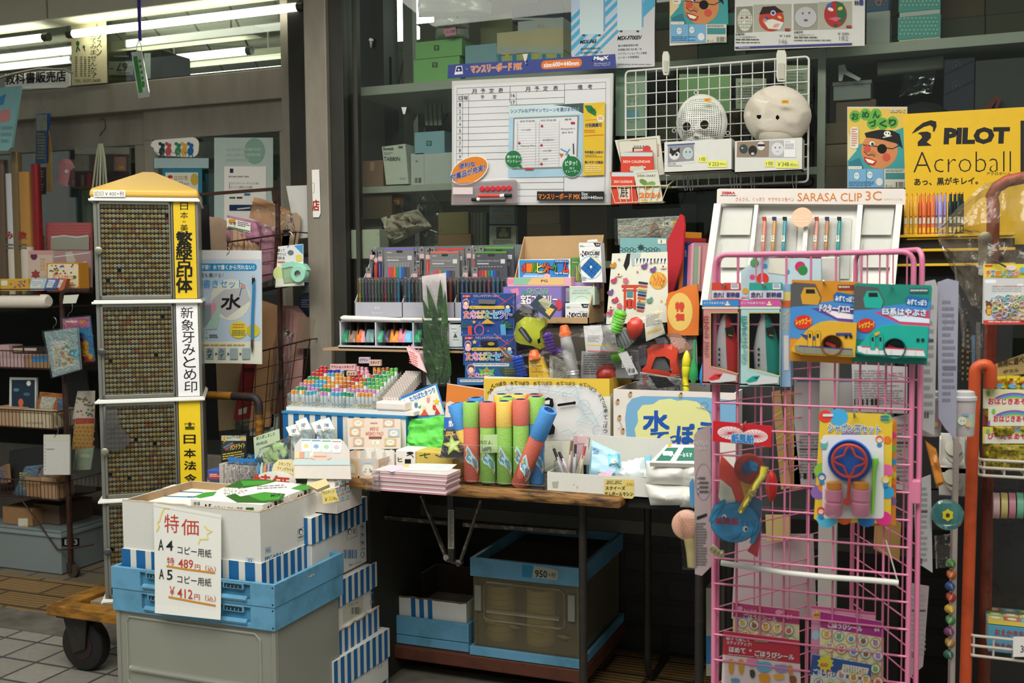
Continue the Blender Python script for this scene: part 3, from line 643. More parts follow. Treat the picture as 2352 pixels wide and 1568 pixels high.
def d(P):
 P.pg(xy(112,782,160,772,181,845,121,862),3020);P.pg(xy(118,787,156,779,172,838,126,851),3548);r=random.Random(9)
 for k in range(34):u,v=r.random(),r.random();P.ell(121+u*38+v*12,796+v*48-u*9,4.2,3.8,r.choice((2489,3255,2492,3548,3223,3018)),n=10)
 P.rrc(160,803,183,818,1707,4);P.ell(167,811,3,3,3293)
pack('wallet_pack','pale teal pocket book with a snap strap in a clear pouch hanging on rack post','pocket book',xy(101,762,176,752,184,848,121,866),.10,M(26392),d,hk=(124,728,20,4),t=.012)
def d(P):
 P.pg(xy(143,733,205,727,207,750,146,756),3193);P.sml(150,736,178,745,1,4077);P.ell(190,738,6,5,3476)
 P.rc(166,768,214,826,1163);P.rrc(178,782,204,828,3492,8);P.ell(188,780,5,5,2867);P.rc(184,818,216,830,2883);P.ell(208,818,5,7,3252)
pack('toy_packet','pink headed toy packet with a blue card hanging left of the tower','packet',xy(143,732,206,726,217,828,150,836),.14,M(13911),d,hk=(158,690,28,8))
flat('hook_card','blank white tag held on the rack top rail','tag',xy(147,678,181,676,174,696,144,697),.13,3548,t=.002)
def d(P):
 P.rc(101,999,158,1013,3275)
 for k in range(8):P.ell(104,1022+k*8,1,1,1638,n=8)
 P.sml(107,1030,125,1034,1,2184)
pack('loose_leaf_pack','white loose leaf refill pack hanging on the lower rack post','paper refill',(100,998,160,1090),.10,M(30520),d,hk=(127,976,22,6),film=False)
def d(P):
 r=random.Random(2)
 for k in range(26):P.ell(r.uniform(172,214),r.uniform(905,958),3,2.4,r.choice((2883,3220,1397,2404)),n=8)
pack('sticker_sheet','sticker sheet of little animals hanging left of the white stamp strip','stickers',xy(178,898,218,897,217,962,166,962),.20,M(30486),d,film=False,t=.002)
def d(P):
 P.pg(xy(174,960,217,960,216,972,173,974),2627)
 for i in range(5):
  for j in range(6):P.ell(172+i*9.6+(j%2)*4,981+j*9,4.2,3.9,2675,n=10)
pack('sticker_sheet','sheet of round gold stickers with a red heading','stickers',xy(173,961,218,960,212,1030,164,1032),.19,M(28267),d,film=False,t=.002)
pack('notebook','small spiral notebook with a pale green cover under the gold stickers','notebook',xy(174,1032,215,1028,208,1078,168,1080),.18,M(23185),lambda P:(P.ln([(175,1034),(169,1078)],2,3548),P.rc(182,1042,206,1050,2745)),film=False,t=.005)
m=MB();pl=PY(.16);m.grid(lambda u,v:pl(160+54*u+8*sin(v*5),850+(1-v)*280)+V3((0,-.02*sin(u*4+v*3),0)),8,10,BAG);tag(m.mk('vinyl_sheet',sm=1),'hanging clear vinyl sheet between rack post and stamp tower','vinyl sheet')
bk=lambda n,l,x0,y0,x1,y1,c,Y=.17,d=.08,draw=None,cat='box',z0=None:carton(n,l,x0,y0,x1,y1,Y,d,M(c),cat,draw,z0=z0)
bk('memo_box','pale pink box behind the wire of the second rack shelf',0,815,54,842,3242,z0=zsh[1])
bk('memo_box','small pink packet at the left edge of the second shelf',-8,792,20,816,2969,Y=.22)
bk('card_tray','dark tray of framed picture cards on the second rack shelf',24,796,110,812,546,Y=.24,draw=lambda P:(P.rc(30,799,52,808,2984),P.rc(56,799,84,808,2985)))
bk('memo_box','kraft box with a blue card top, right end of the second shelf',56,816,114,842,2694,z0=zsh[1],draw=lambda P:P.pg(xy(72,818,108,816,110,830,76,832),1163))
def d(P):
 P.rc(27,872,80,944,564);P.ell(48,924,6,9,3172);P.ell(66,880,5,6,3548)
 for a in range(7):P.ln([(48,930),(40+a*3,938),(34+a*5,945)],2,3172)
 P.ell(38,895,7,4,1400);P.ell(62,905,8,4,1127)
 for k in range(12):P.ell(25,872+k*6,1,1.4,3276,n=6)
pack('picture_notebook','spiral notebook with an orange octopus on dark blue standing on the third shelf','notebook',xy(22,866,84,867,82,948,21,946),.20,M(29463),d,film=False,t=.01)
pack('sticker_pack','orange and white film pack beside the octopus notebook','pack',xy(92,900,150,905,146,950,80,948),.19,M(30181),lambda P:(P.pg(xy(96,910,130,912,120,940,90,938),3548),P.ln([(85,945),(130,915)],3,3548),P.rc(132,915,146,945,1674)))
bk('carton_tray','torn kraft tray at the left of the third rack shelf',-20,936,46,984,2967,Y=.15,d=.14,z0=zsh[2])
bk('carton_tray','cream paper tray at the right of the third rack shelf',47,942,117,985,3257,Y=.15,d=.14,z0=zsh[2],draw=lambda P:P.tx('NOTES MAILER',60,969,100,974,1893))
for k in range(9):
 x=22+k*8.5;pl=tilt(x,1080,.22+.004*k,6,-50)
 flat('file_folder','thin black file in the upright row on the lowest rack shelf','file',[(x,1034-k*1.2),(x+9,1036-k),(x+9,1112),(x-5,1112)],.24-.006*k,546,t=.006,group='black files on the lowest rack shelf')
pack('candy_pack','blue patterned film pack on the lowest rack shelf','pack',xy(58,1072,98,1068,66,1138,28,1140),.17,M(20086),lambda P:P.sml(45,1085,78,1125,8,3254),t=.02)
pack('candy_pack','orange and white film pack at the right end of the lowest rack shelf','pack',xy(90,1074,138,1078,134,1108,84,1104),.17,M(29259),lambda P:P.sml(90,1080,130,1102,6,1947),t=.02)
pack('candy_pack','patterned film pack cut by the left edge on lowest shelf','pack',xy(-8,1078,14,1066,18,1108,-8,1110),.19,M(27181),lambda P:P.sml(-4,1076,14,1104,6,1675),t=.02)
bk('kraft_pouch','crumpled kraft bag in the middle of the lowest shelf wire',58,1096,92,1148,2421,Y=.16,d=.1,z0=zsh[3])
bk('kraft_pouch','crumpled kraft bag at the right of the lowest shelf wire',94,1098,130,1150,2694,Y=.15,d=.1,z0=zsh[3])
a_,b_,c_,d_=fit(-40,1210,140,1300,.16)
st=thing('storage_box','clear lidded storage box of packages on the floor under the brown rack','storage box',((a_+b_)/2,.3,0))
TUB=clear('tub_plastic',4095,1.,.42,3566,.15)
m=MB();tray(m,a_,b_,.16,.46,.002,d_-.02,TUB,.004);m.mk('tub',st)
m=MB();m.box((a_-.01,.15,d_-.03),(b_+.01,.47,d_-.012),TUB);m.box((a_,.16,d_-.012),(b_,.46,d_),TUB);m.mk('lid',st,bevel=.004)
m=MB();P=Paint(m,PX(b_+.001));q=PX(b_);P.rc(142,1236,182,1254,273);P.tx('E13',148,1238,178,1251,3549,.03);m.mk('sticker',st)
for x0,y0,x1,y1,c,l in((-30,1252,30,1288,2355,'red package inside the clear storage box'),(36,1222,72,1258,1669,'green package inside the clear storage box'),(40,1260,116,1296,1162,'blue package with white print inside the clear storage box'),(76,1222,120,1256,1435,'upper blue package inside the clear storage box')):
 bk('package',l,x0,y0,x1,y1,c,Y=.20,d=.12,draw=lambda P,x0=x0,y0=y0,x1=x1,y1=y1:(P.rc(x0+5,y0+6,x1-5,y1-12,3293),P.sml(x0+7,y0+8,x1-7,y1-14,2,c)))
bk('carton','kraft carton with a shipping label on the clear storage box',6,1166,74,1208,2148,Y=.18,d=.24,z0=d_+.002,draw=lambda P:(P.rc(42,1190,64,1208,3002),P.rc(54,1203,62,1208,3236)))
bk('carton','wide low kraft carton right of the labelled carton under rack',78,1158,136,1200,1347,Y=.24,d=.2,z0=d_+.002)
m=MB();sh=thing('shop_shelf','dim stock shelf inside the shop behind the sliding doors','shelf',(-3.9,1.3,0))
for z in(.5,.85,1.2,1.55,1.9):m.box((-5.6,1.2,z),(-2.4,1.6,z+.02),M(13608,.7))
m.mk('boards',sh);r=random.Random(11)
m=MB();m.box((-5.6,1.6,0),(-2.4,1.62,2.05),M(11494,.8));m.mk('back',sh)
for z in(.52,.87,1.22,1.57):
 x=-5.3
 while x<-2.5:
  w=r.uniform(.05,.16);h=r.uniform(.12,.29);c=r.choice((1927,2729,1109,2132,1400,2984,1927,852))
  m=MB();m.box((x,1.22+r.uniform(0,.1),z),(x+w*.92,1.5,z+h),M(c));tag(m.mk('packet'),'blurred stationery packet on the dim shelf behind the sliding door glass','packet','packets on the dim shop shelf');x+=w
BLUE=dirty(17015,1144,9,.46,.78,.45);BLUED=dirty(13877,871,7,.5,.85,.5);SB=M(7571,.6);CWH=M(31577,.75,var=.04,scale=90)
c=PZ(.49)(630,1344);KX1=c.x;KY0=c.y;KX0=PZ(.49)(253,1300).x;KY1=KY0+.345
def blue_tier(mb,x0,x1,y0,y1,z0,z1,slots=True):
 h=z1-z0;t=.012;w=x1-x0
 mb.box((x0,y1-t,z0),(x1,y1,z1),BLUE);mb.box((x0,y0+t,z0),(x0+t,y1-t,z1),BLUE);mb.box((x1-t,y0+t,z0),(x1,y1-t,z1),BLUE)
 if not slots:mb.box((x0,y0,z0),(x1,y0+t,z1),BLUE);return
 a=x0+.10;b=x1-.075
 mb.box((x0,y0,z0),(a,y0+t,z1),BLUE);mb.box((b,y0,z0),(x1,y0+t,z1),BLUE);mb.box((a,y0,z0),(b,y0+t,z0+h*.22),BLUE);mb.box((a,y0,z1-h*.12),(b,y0+t,z1),BLUE);mb.box((a,y0+t*.75,z0),(b,y0+t,z1),BLUED)
 mb.tu([(a+.01,y0+.002,z0+h*.24),(b-.01,y0+.002,z0+h*.24)],.008,BLUE,8)
 for s in(a+.02,b-.085):
  mb.box((s,y0-.001,z1-h*.36),(s+.065,y0+.008,z1-h*.08),BLUE);mb.box((s+.005,y0-.0018,z1-h*.31),(s+.06,y0,z1-h*.13),M(7334))
  for k in range(4):mb.box((s+.012+k*.012,y0-.0024,z1-h*.31),(s+.015+k*.012,y0,z1-h*.2),BLUE)
 for(x,z)in((x1-.006,z0+.008),(x1-.006,z1-.008)):mb.lth((x,y0-.001,z),(0,1,0),[(0,.0025),(.002,.0025)],BLACK,8)
def clear_crate(o,x0,x1,y0,y1,z0,z1,n_part='body'):
 i=.012;mb=MB();tray(mb,x0+i,x1-i,y0+i,y1-i,z0,z1,FROST,.003)
 yf=y0+i;w=x1-x0;h=z1-z0
 P=[(x0+.05,z1-.02),(x1-.07,z1-.02),(x1-.055,z1-.035),(x1-.055,z0+h*.42),(x1-.07,z0+h*.38),(x0+.05,z0+h*.38),(x0+.04,z0+h*.42),(x0+.04,z1-.035)]
 mb.tu([(x,yf-.001,z)for x,z in P],.004,FROST,6,True);mb.tu([(x0+.05,yf-.002,z0+h*.52),(x1-.07,yf-.002,z0+h*.52)],.008,FROST,8)
 for x in(x0+i,x1-i):mb.box((x-.006,yf-.004,z0),(x+.006,yf+.01,z1),FROST)
 mb.mk(n_part,o,bevel=.001)
 for k in range(4):
  x=x0+.04+(w-.12)*k/3;m=MB();m.lth((x,yf-.004,z0+h*.37-.006*k),(1,0,-.1),xy(0,.001,.012,.006,.03,.006,.042,.001),FROST,8);m.mk('hinge_clip',o,sm=1)
ck=thing('folding_crate','opened folding crate with frosted sides and blue rim, bottom of the stack in front','crate',((KX0+KX1)/2,KY0+.17,0))
clear_crate(ck,KX0,KX1,KY0,KY1,.03,.372)
m=MB();blue_tier(m,KX0+.002,KX1-.002,KY0+.002,KY1-.002,.368,.4295);m.mk('rim',ck,bevel=.0025)
m=MB();blue_tier(m,KX0,KX1,KY0,KY1,0,.035,False);m.mk('base',ck,bevel=.002)
m=MB();m.box((KX0+.05,KY0+.05,.036),(KX1-.05,KY1-.05,.30),M(22063,.8));tag(m.mk('package'),'dull grey package showing faintly through the frosted front crate','package')
fk=thing('folding_crate','folded flat blue crate carrying the white paper box with the price sign','crate',((KX0+KX1)/2,KY0+.17,.43))
m=MB();blue_tier(m,KX0,KX1,KY0,KY1,.43,.49);m.box((KX0+.01,KY0+.01,.431),(KX1-.01,KY1-.01,.462),BLUED);m.mk('body',fk,bevel=.0025)
m=MB();m.tu([(KX1-.001,KY0+.16+k*.006,.468+.003*sin(k*2.5))for k in range(6)],.0018,M(28337),6);m.mk('string_knot',fk)
zt=(PY(KY0+.03)(281,1148).z+PY(KY0+.03)(597,1176).z)/2;f=PZ(zt)(597,1176);b=PZ(zt)(733,1126.5);l=PZ(zt)(281,1148)
AX0,AX1,AY0,AY1=l.x,f.x,f.y,b.y;z0=.463
pb=thing('paper_box','white open paper box in a blue striped lid with a hand written price sheet','box',((AX0+AX1)/2,(AY0+AY1)/2,z0))
m=MB();tray(m,AX0,AX1,AY0,AY1,z0+.004,zt,CWH,.005,KRAFT)
for(a,b,ax)in((AX0,AX1,'x'),(AY0,AY1,'y')):
 n=26;P=[]
 for k in range(n+1):
  t=a+(b-a)*k/n;dz=.004*mnoise.noise(V3((t*60,3,1)))
  P.append((t,AY0+.0025,zt+dz)if ax=='x' else(AX1-.0025,t,zt+dz))
 m.tu(P,.0032,M(27281,.9),5)
P=Paint(m,PX(AX1));pr=lambda x,y:(x/2.613,1050+y/2.613)
def rr(P,x0,y0,x1,y1,w,col,ri=0):P.ln([(x0,y0),(x1,y0+ri),(x1,y1+ri),(x0,y1)],w,col,True)
rr(P,684,1216,710,1243,.8,819,-11);P.ell(691,1221,5,7,819);P.ell(691.5,1222,3.6,5,3549);P.tx('PEFC',686,1232,698,1237,819,.02,ri=-4);P.sml(700,1212,708,1230,7,1911,ri=-3)
for y in(1197,1216):rr(P,720,y,727,y+15,.8,890,-2);P.ln([(723.5,y+3),(723.5,y+12)],1.2,890);P.ell(723.5,y+5,2,3,890)
rr(P,609,1258,621,1270,.8,890,-3);P.tx('02',611,1260,619,1267,890,.02,ri=-2);P.tx('PPC-NBA4',608,1279,651,1289,890,.02,ri=-14)
P=Paint(m,PY(AY0));rr(P,566,1281,583,1292,.8,890,1);P.tx('02',569,1283,580,1290,890,.02)
m.mk('body',pb)
def stripe_band(mb,x0,x1,y0,y1,z0,z1,n,m_,faces='fr',ratio=.55,sl=0):
 mb.box((x0,y0,z0),(x1,y1,z1),CWH)
 for k,(o,u,L)in{'f':((x0,y0,z0),(1,0,0),x1-x0),'r':((x1,y0,z0),(0,1,0),y1-y0)}.items():
  if k not in faces:continue
  nn=n if k=='f' else m_;P=Paint(mb,Grid2(V3(o)+V3((0,0,z1-z0)),u,(0,0,-1)));P.pl.n=V3((0,-1,0))if k=='f' else V3((1,0,0))
  for i in range(nn):a=L*i/nn;P.pg([(a,0),(a+L/nn*ratio,0),(a+L/nn*ratio,z1-z0),(a,z1-z0)],SB)
m=MB();zb=PY(AY0-.004)(400,1272).z;g=.004;tray(m,AX0-g,AX1+g,AY0-g,AY1+g,z0,zb,CWH,.004)
P=Paint(m,Grid2((AX0-g,AY0-g,zb),(1,0,0),(0,0,-1)))
L=AX1-AX0+2*g;n=9
for i in range(n):a=L*i/n;P.pg([(a,0),(a+L/n*.6,0),(a+L/n*.6,zb-z0),(a,zb-z0)],SB)
P=Paint(m,Grid2((AX1+g,AY0-g,zb),(0,1,0),(0,0,-1)));P.pl.n=V3((1,0,0));L=AY1-AY0+2*g;n=9
for i in range(n):a=L*i/n;P.pg([(a,0),(a+L/n*.6,0),(a+L/n*.6,zb-z0),(a,zb-z0)],SB)
m.mk('lid_tray',pb)
zr=zt+.013
def ream(name,label,q,z,h,draw,col=PAPER):
 pl=PZ(z);P0=qp(pl,q);mb=MB();mb.prm(P0,(0,0,-h),col);draw(mb,Paint(mb,pl));return tag(mb.mk(name,bevel=.003),label,'paper ream')
GR=1171;GR2=866
def d(mb,P):
 P.pg(xy(518,1139,540,1133,552,1140,607,1130,655,1134,650,1146,610,1155,545,1154),GR2);P.pg(xy(570,1138,607,1131,648,1136,640,1147,600,1150),GR);P.pg(xy(444,1141,470,1131,498,1129,490,1138,460,1144),GR);P.tx('MILK',622,1135,645,1142,578,.03,ri=-3)
 P.tx('ホワイトコピー',514,1138,568,1122,2184,0,ri=-4);
 q=PY(qp(PZ(zr),[(437,1144)])[0].y-.0005)
ream('paper_ream','wrapped ream of A5 copy paper with green print, nearest one in the box',xy(437,1146,603,1159,663,1137,502,1124),zr,.045,d)
def d(mb,P):
 P.pg(xy(515,1119,550,1103,570,1100,640,1104,600,1114,560,1121),GR2);P.pg(xy(552,1104,625,1104,605,1112,560,1116),GR);P.pg(xy(668,1122,700,1109,722,1114,712,1122,690,1126),GR);P.sml(590,1116,660,1126,2,2457,ri=-4)
ream('paper_ream','second green printed paper ream behind the nearest one in the box',xy(503,1123,664,1136,726,1113,566,1100),zr,.045,d)
def d(mb,P):
 for y in(0,11,22):P.ln([(352+y*.3,1146-y*.95),(372+y,1139-y*.9),(400+y,1140-y),(455+y,1142-y)],2,890)
 P.tx('COPY',430,1139,452,1143,1418,.02);P.tx('COPY',372,1131,388,1135,1418,.02)
ream('paper_ream','white ream with thin blue lines lying lower in the left of the box',xy(296,1146,490,1166,585,1135,400,1112),zt-.022,.05,d)
q0=PZ(zr)(437,1146);q1=PZ(zr)(603,1159)
nm=bpy.data.objects['paper_ream']
mb=MB();pl=Pl(q0,(q1-q0).cross(V3((0,0,1))));P=Paint(mb,pl,lift=.0008)
P.tx('A5',467,1157,486,1170,546,.02);P.tx('ホワイトコピー用紙',492,1160,558,1170,1365,0,ri=4);P.bars(444,1152,459,1164,867,n=8);P.rc(565,1165,583,1176,867);mb.mk('print',nm)
q2=PZ(zr)(663,1137);mb=MB();pl=Pl(q1,(q2-q1).cross(V3((0,0,1))));P=Paint(mb,pl,lift=.0008);P.tx('A5',612,1162,624,1170,546,.02,ri=-4);P.rc(630,1151,636,1162,819);P.bars(640,1148,650,1158,867,n=7);mb.mk('print',nm)
q3=PZ(zr)(664,1136);q4=PZ(zr)(726,1113);mb=MB();pl=Pl(q3,(q4-q3).cross(V3((0,0,1))));P=Paint(mb,pl,lift=.0008);P.tx('A5',682,1136,694,1144,546,.02,ri=-4);P.rc(698,1126,704,1138,819);P.bars(708,1122,718,1133,867,n=7);mb.mk('print',bpy.data.objects['paper_ream.001'])
pa=PY(AY0-.007)(352.5,1154);pc=PY(KY0-.006)(356,1330);ps=Pl(pa,V3((1,0,0)).cross(V3((0,pa.y-pc.y,pa.z-pc.z))))
m=MB();n=12
def sheet(u,v):
 x=(352.5*(1-v)+356*v)*(1-u)+(508*(1-v)+507*v)*u;y=(1154*(1-v)+1407*v)*(1-u)+(1181*(1-v)+1423*v)*u
 return ps(x,y)+V3((0,.004*sin(v*3)*(u-.5)**2-.012*max(0,v-.9),0))
m.grid(lambda u,v:sheet(u,1-v),8,12,M(32634,.7,var=.02))
P=Paint(m,ps,lift=.0007);RD=2883;OR=3202;BK=546;YL=3526
P.ln(xy(390,1168,377,1167,371,1180,367,1196,362,1200,366,1208,360,1220),3,YL);P.ln(xy(470,1207,477,1216,488,1220,476,1226,478,1238,460,1238,456,1249),3,YL)
P.tx('特',378,1180,411,1222,RD,-.004,ri=2);P.tx('価',417,1191,457,1228,RD,-.004,ri=2)
P.tx('A',364,1238,376,1263,BK,.005);P.tx('4',382,1241,398,1264,BK,.005);P.tx('コピー用紙',408,1252,486,1271,BK,.005,ri=10)
P.tx('特',384,1278,401,1296,RD,.01,ri=2);P.tx('489',410,1283,444,1303,RD,.005,ri=2);P.tx('円（込）',448,1294,496,1307,RD,.005,ri=6);P.ln(xy(383,1299,430,1307,494,1315),4,OR)
P.tx('A',366,1306,377,1329,BK,.005);P.tx('5',384,1308,397,1331,BK,.005);P.tx('コピー用紙',408,1319,486,1338,BK,.005,ri=9)
P.tx('￥',390,1345,402,1366,RD,.01,ri=1);P.tx('412',408,1350,443,1371,RD,.005,ri=4);P.tx('円（込）',447,1362,496,1376,RD,.005,ri=6);P.ln(xy(388,1370,440,1380,496,1390),4,OR)
P.ln([(352.5,1161),(507,1189)],.6,3002)
tag(m.mk('price_sign',solid=0),'white hand written price sheet reading 特価 A4 A5 on the paper box','sign')
BX=PY(-.50)(845,1200).x;bp=PX(BX)
def stack_box(label,xr,yt,yb,ybody,yf0,dx=0,tw=0,body=True,z_bot=None):
 pl=PX(BX+dx);p=pl(xr,yt);z1=p.z;zl=pl(xr,yb).z;zb_=pl(xr,ybody).z if z_bot is None else z_bot;y1=p.y;y0=y1-.315;x1=BX+dx;x0=x1-.225
 o=thing('paper_box',label,'box',((x0+x1)/2,(y0+y1)/2,zb_),'striped copy paper boxes')
 m=MB();m.box((x0+.004,y0+.004,zb_),(x1-.004,y1-.004,z1-.006),CWH);P=Paint(m,PX(x1-.004))
 return o,m,P,(x0,x1,y0,y1,zl,z1)
def finish(o,m,q,tear=0):
 m.mk('body',o,bevel=.002);x0,x1,y0,y1,zl,z1=q;m=MB();stripe_band(m,x0,x1,y0,y1,zl,z1,8,9,'fr',.55);m.mk('lid',o,bevel=.0015)
BLK=890
o,m,P,q=stack_box('topmost striped lidded paper box of the stack beside the crates',844,1139,1195,1290,0)
rr(P,797,1214,819,1240,.8,819,-9);P.ell(803,1220,4.5,7,819);P.ell(803.4,1221,3.2,5,3549);P.sml(810,1214,818,1226,5,1911);P.bars(788,1262,820,1282,BLK,n=16)
for k,y in enumerate((1204,1222,1240)):rr(P,828,y,836,y+14,.8,BLK,-2);P.ln([(832,y+3),(832,y+11)],1.4,BLK);P.ell(832,y+5,2.2,3,BLK)
P.tx('21kg',828,1258,837,1264,BLK,.01,ri=-2);P.ring(832,1273,4,6,1,BLK);P.tx('NBA コクヨ',800,1295,828,1300,BLK,0,ri=-8)
finish(o,m,q);ZB1=q[5]
o,m,P,q=stack_box('second striped box from the top of the stack, with a grey shipping label',866,1289,1346,1397,0,.012)
P.pg(xy(788,1395,834,1365,834,1402,788,1432),3002);P.tx('4 件31 973',801,1388,822,1394,1092,.01,ri=-8);P.bars(806,1394,828,1410,1364,n=14)
for y in(1356,1376):rr(P,851,y,858,y+14,.8,BLK,-2);P.ell(854.5,y+5,2.2,3,BLK)
finish(o,m,q)
o,m,P,q=stack_box('third striped box of the stack whose lid band has a torn edge',871,1392,1462,1500,0,.018);finish(o,m,q)
m=MB();P0=[(BX+.019,q[2]+.31*k/12,q[5]+.004*sin(k*2.3))for k in range(13)];m.tu(P0,.003,M(27281,.9),5);m.mk('torn_edge',o)
o,m,P,q=stack_box('fourth striped box of the stack, standing askew in a brighter blue lid',893,1440,1506,1556,0,.035)
for y in(1518,):rr(P,868,y,875,y+14,.8,BLK,-2)
finish(o,m,q);o.rotation_euler.z=radians(-2)
o,m,P,q=stack_box('lowest striped box of the stack with a torn open lid corner',892,1545,1590,1700,0,.03,z_bot=0.0)
finish(o,m,q)
EY=-.06
er=thing('wire_rack','brown wire rack of envelope baskets between the stamp tower and grey pillar','rack',(PY(EY)(600,800).x,.05,0))
a_,b_,c_,d_=fit(462,430,634,446,EY);m=MB();pl=PY(EY)
m.bar(pl(455,447),pl(631,434),.022,.010,BR);m.bar(pl(629,432),pl(631,462),.008,.02,BR)
for x in(a_-.25,pl(631,500).x):m.tu([(x,EY+.02,0),(x,EY+.02,pl(455,445).z)],.009,BR,8)
m.mk('frame',er)
def basket(part,q,nv,nh,Y,lean=.0):
 m=MB();p=tilt(q[0][0],q[0][1],Y,lean);P=[p(*k)for k in q];at=lambda u,v:(P[0]*(1-u)+P[1]*u)*(1-v)+(P[3]*(1-u)+P[2]*u)*v
 for i in range(nv+1):m.tu([at(i/nv,0),at(i/nv,1)],.0026 if i in(0,nv)else .0016,BR,6)
 for j in range(nh+1):m.tu([at(0,j/nh),at(1,j/nh)],.0034 if j in(0,nh)else .0016,BR,6)
 bk=V3((0,.16,.0))
 for j in(0,nh):m.tu([at(1,j/nh),at(1,j/nh)+bk],.0026,BR,6)
 m.add([at(0,1),at(1,1),at(1,1)+bk,at(0,1)+bk],[(0,1,2,3)],M(10371,.6));m.mk(part,er,sm=1)
basket('basket',xy(523,556,680,533,660,650,524,676),4,4,EY,-8);basket('basket',xy(560,816,712,779,680,985,556,1010),5,5,EY,-6)
TAN=M(25134,.9,scale=60,var=.14);KE=M(27180,.75);KE2=M(29328,.75)
flat('divider_board','speckled brown board with a rounded corner behind the stamp tower','board',xy(462,495,505,500,520,507,524,522,522,590,462,590),-.02,TAN,t=.004)
flat('divider_board','speckled brown board rising at the right end of the upper basket','board',xy(654,492,680,488,689,497,690,520,680,580,645,580),.0,TAN,t=.004)
for k in range(5):flat('envelope_bundle','bundle of cream envelopes standing in the upper wire basket','envelopes',[(524+12*k,526-k*1+(k%2)*3),(536+12*k,530+(k%2)*3),(534+12*k,600),(522+12*k,600)],tilt(530+12*k,560,-.035+.004*k,0,-35),KE2,t=.05,group='cream envelope bundles')
o=MB();plw(o,PY(-.02),xy(522,494,608,512,604,560,520,556),.02,clear('pink_bubble',3789,1.2,.85,3756,.2,.6,90),16,12,.3,3)
tag(o.mk('bubble_wrap_pack',sm=1),'pink bubble wrap pack with a white label in the upper basket','bubble wrap')
def d(P):P.rc(525,503,541,512,3219);P.bars(527,510,543,516,n=10);P.sml(546,508,574,520,3,1365,ri=5);P.pg(xy(524,519,574,530,574,533,524,523),1156)
flat('label_card','white label with a yellow price tag on pink bubble wrap','label',xy(521,500,575,512,575,535,521,522),-.045,PAPER,d,t=.001)
def d(P):P.ln([(577,463),(662,498)],1,2148);P.ln([(580,459),(668,492)],1,3240);P.ln([(640,520),(662,498)],2,3530)
flat('envelope_bundle','thick kraft envelope bundle leaning in film at the top of the basket','envelopes',xy(583,453,600,458,666,487,667,500,652,532,572,500),.01,KE,d,t=.03)
m=MB();plw(m,PY(-.035),xy(572,470,672,490,680,540,600,545),.015,BAG,14,12,.4,5);tag(m.mk('plastic_bag',sm=1),'clear crumpled bag over the kraft envelopes in upper basket','bag')
m=MB();plw(m,PY(-.03),xy(596,520,632,520,628,640,600,650),.012,clear('pink_film',3789,1.2,.7,3499,.2,.5,60),10,14,.3,8);tag(m.mk('bubble_wrap_roll',sm=1),'pale pink film roll seen through the upper basket wires','roll')
for k in range(3):flat('envelope_bundle','brown envelope bundle standing behind the right wires of the upper basket','envelopes',[(628+13*k,530-k),(641+13*k,528-k),(634+11*k,640),(622+11*k,642)],.0,M(22987),t=.02,group='brown envelope bundles')
for k in range(3):flat('envelope_bundle','tall kraft bag bundle in the lower wire basket','envelopes',[(602+15*k,690+6*k),(640+3*k,704+4*k),(618+10*k,980),(572+14*k,985)],.0+.02*k,(KE,KE2,M(24043))[k],t=.012,group='tall kraft bag bundles')
for k in range(5):flat('card_folder','thin dusty pink folder standing in the lower wire basket','folder',[(640+9*k,701+3*k),(686+4*k,703+5*k),(664+6*k,960),(628+8*k,965)],.07-.015*k,M(26127),t=.004,group='dusty pink folders')
m=MB();plw(m,PY(-.03),xy(638,745,676,765,650,940,618,930),.02,BAG,10,16,.5,9);tag(m.mk('plastic_bag',sm=1),'crumpled clear bag of envelopes in the lower wire basket','bag')
flat('card_sleeve','clear sleeve leaning out at the right end of the lower basket','sleeve',xy(690,722,726,734,712,800,676,800),-.02,clear('sleeve_film',3804,1.5,.35,3258,.1),t=.004)
flat('file_box','dark red file box standing below the calligraphy set','file',xy(556,836,592,836,592,880,580,960,536,965),.02,2082,lambda P:(P.pg(xy(560,844,586,844,584,854,559,854),1297),P.pg(xy(548,940,568,934,566,948,548,953),3002)),t=.03)
flat('divider_board','tall beige board behind the red file box','board',xy(470,820,556,830,540,985,500,990),.06,M(25133,.85),t=.004)
flat('dark_gap_strip','narrow black strip put in as dark gap behind the right edge of tower','board',xy(462,470,478,470,502,1010,470,1010),-.10,BLACK,t=.004)  # black strip standing in for the dark gap beside the tower
def d(P):
 P.ell(617,968,9,9,852);P.ell(613,962,3,3,546);P.rc(574,962,590,1000,3276)
flat('picture_card','green card with one dark round animal face low behind the cart handle','card',xy(590,955,640,950,636,1010,588,1010),.02,2746,d)
for k in range(4):flat('hang_pack','small grey packet on a peg beside the grey pillar','packet',[(686+4*(k%2),585+k*48),(716+2*(k%2),580+k*48),(718,622+k*48),(690,626+k*48)],.10,(1365,1655,837,1911)[k],lambda P,k=k:P.sml(692,592+k*48,712,612+k*48,4,2458),t=.008,group='grey packets on pegs')
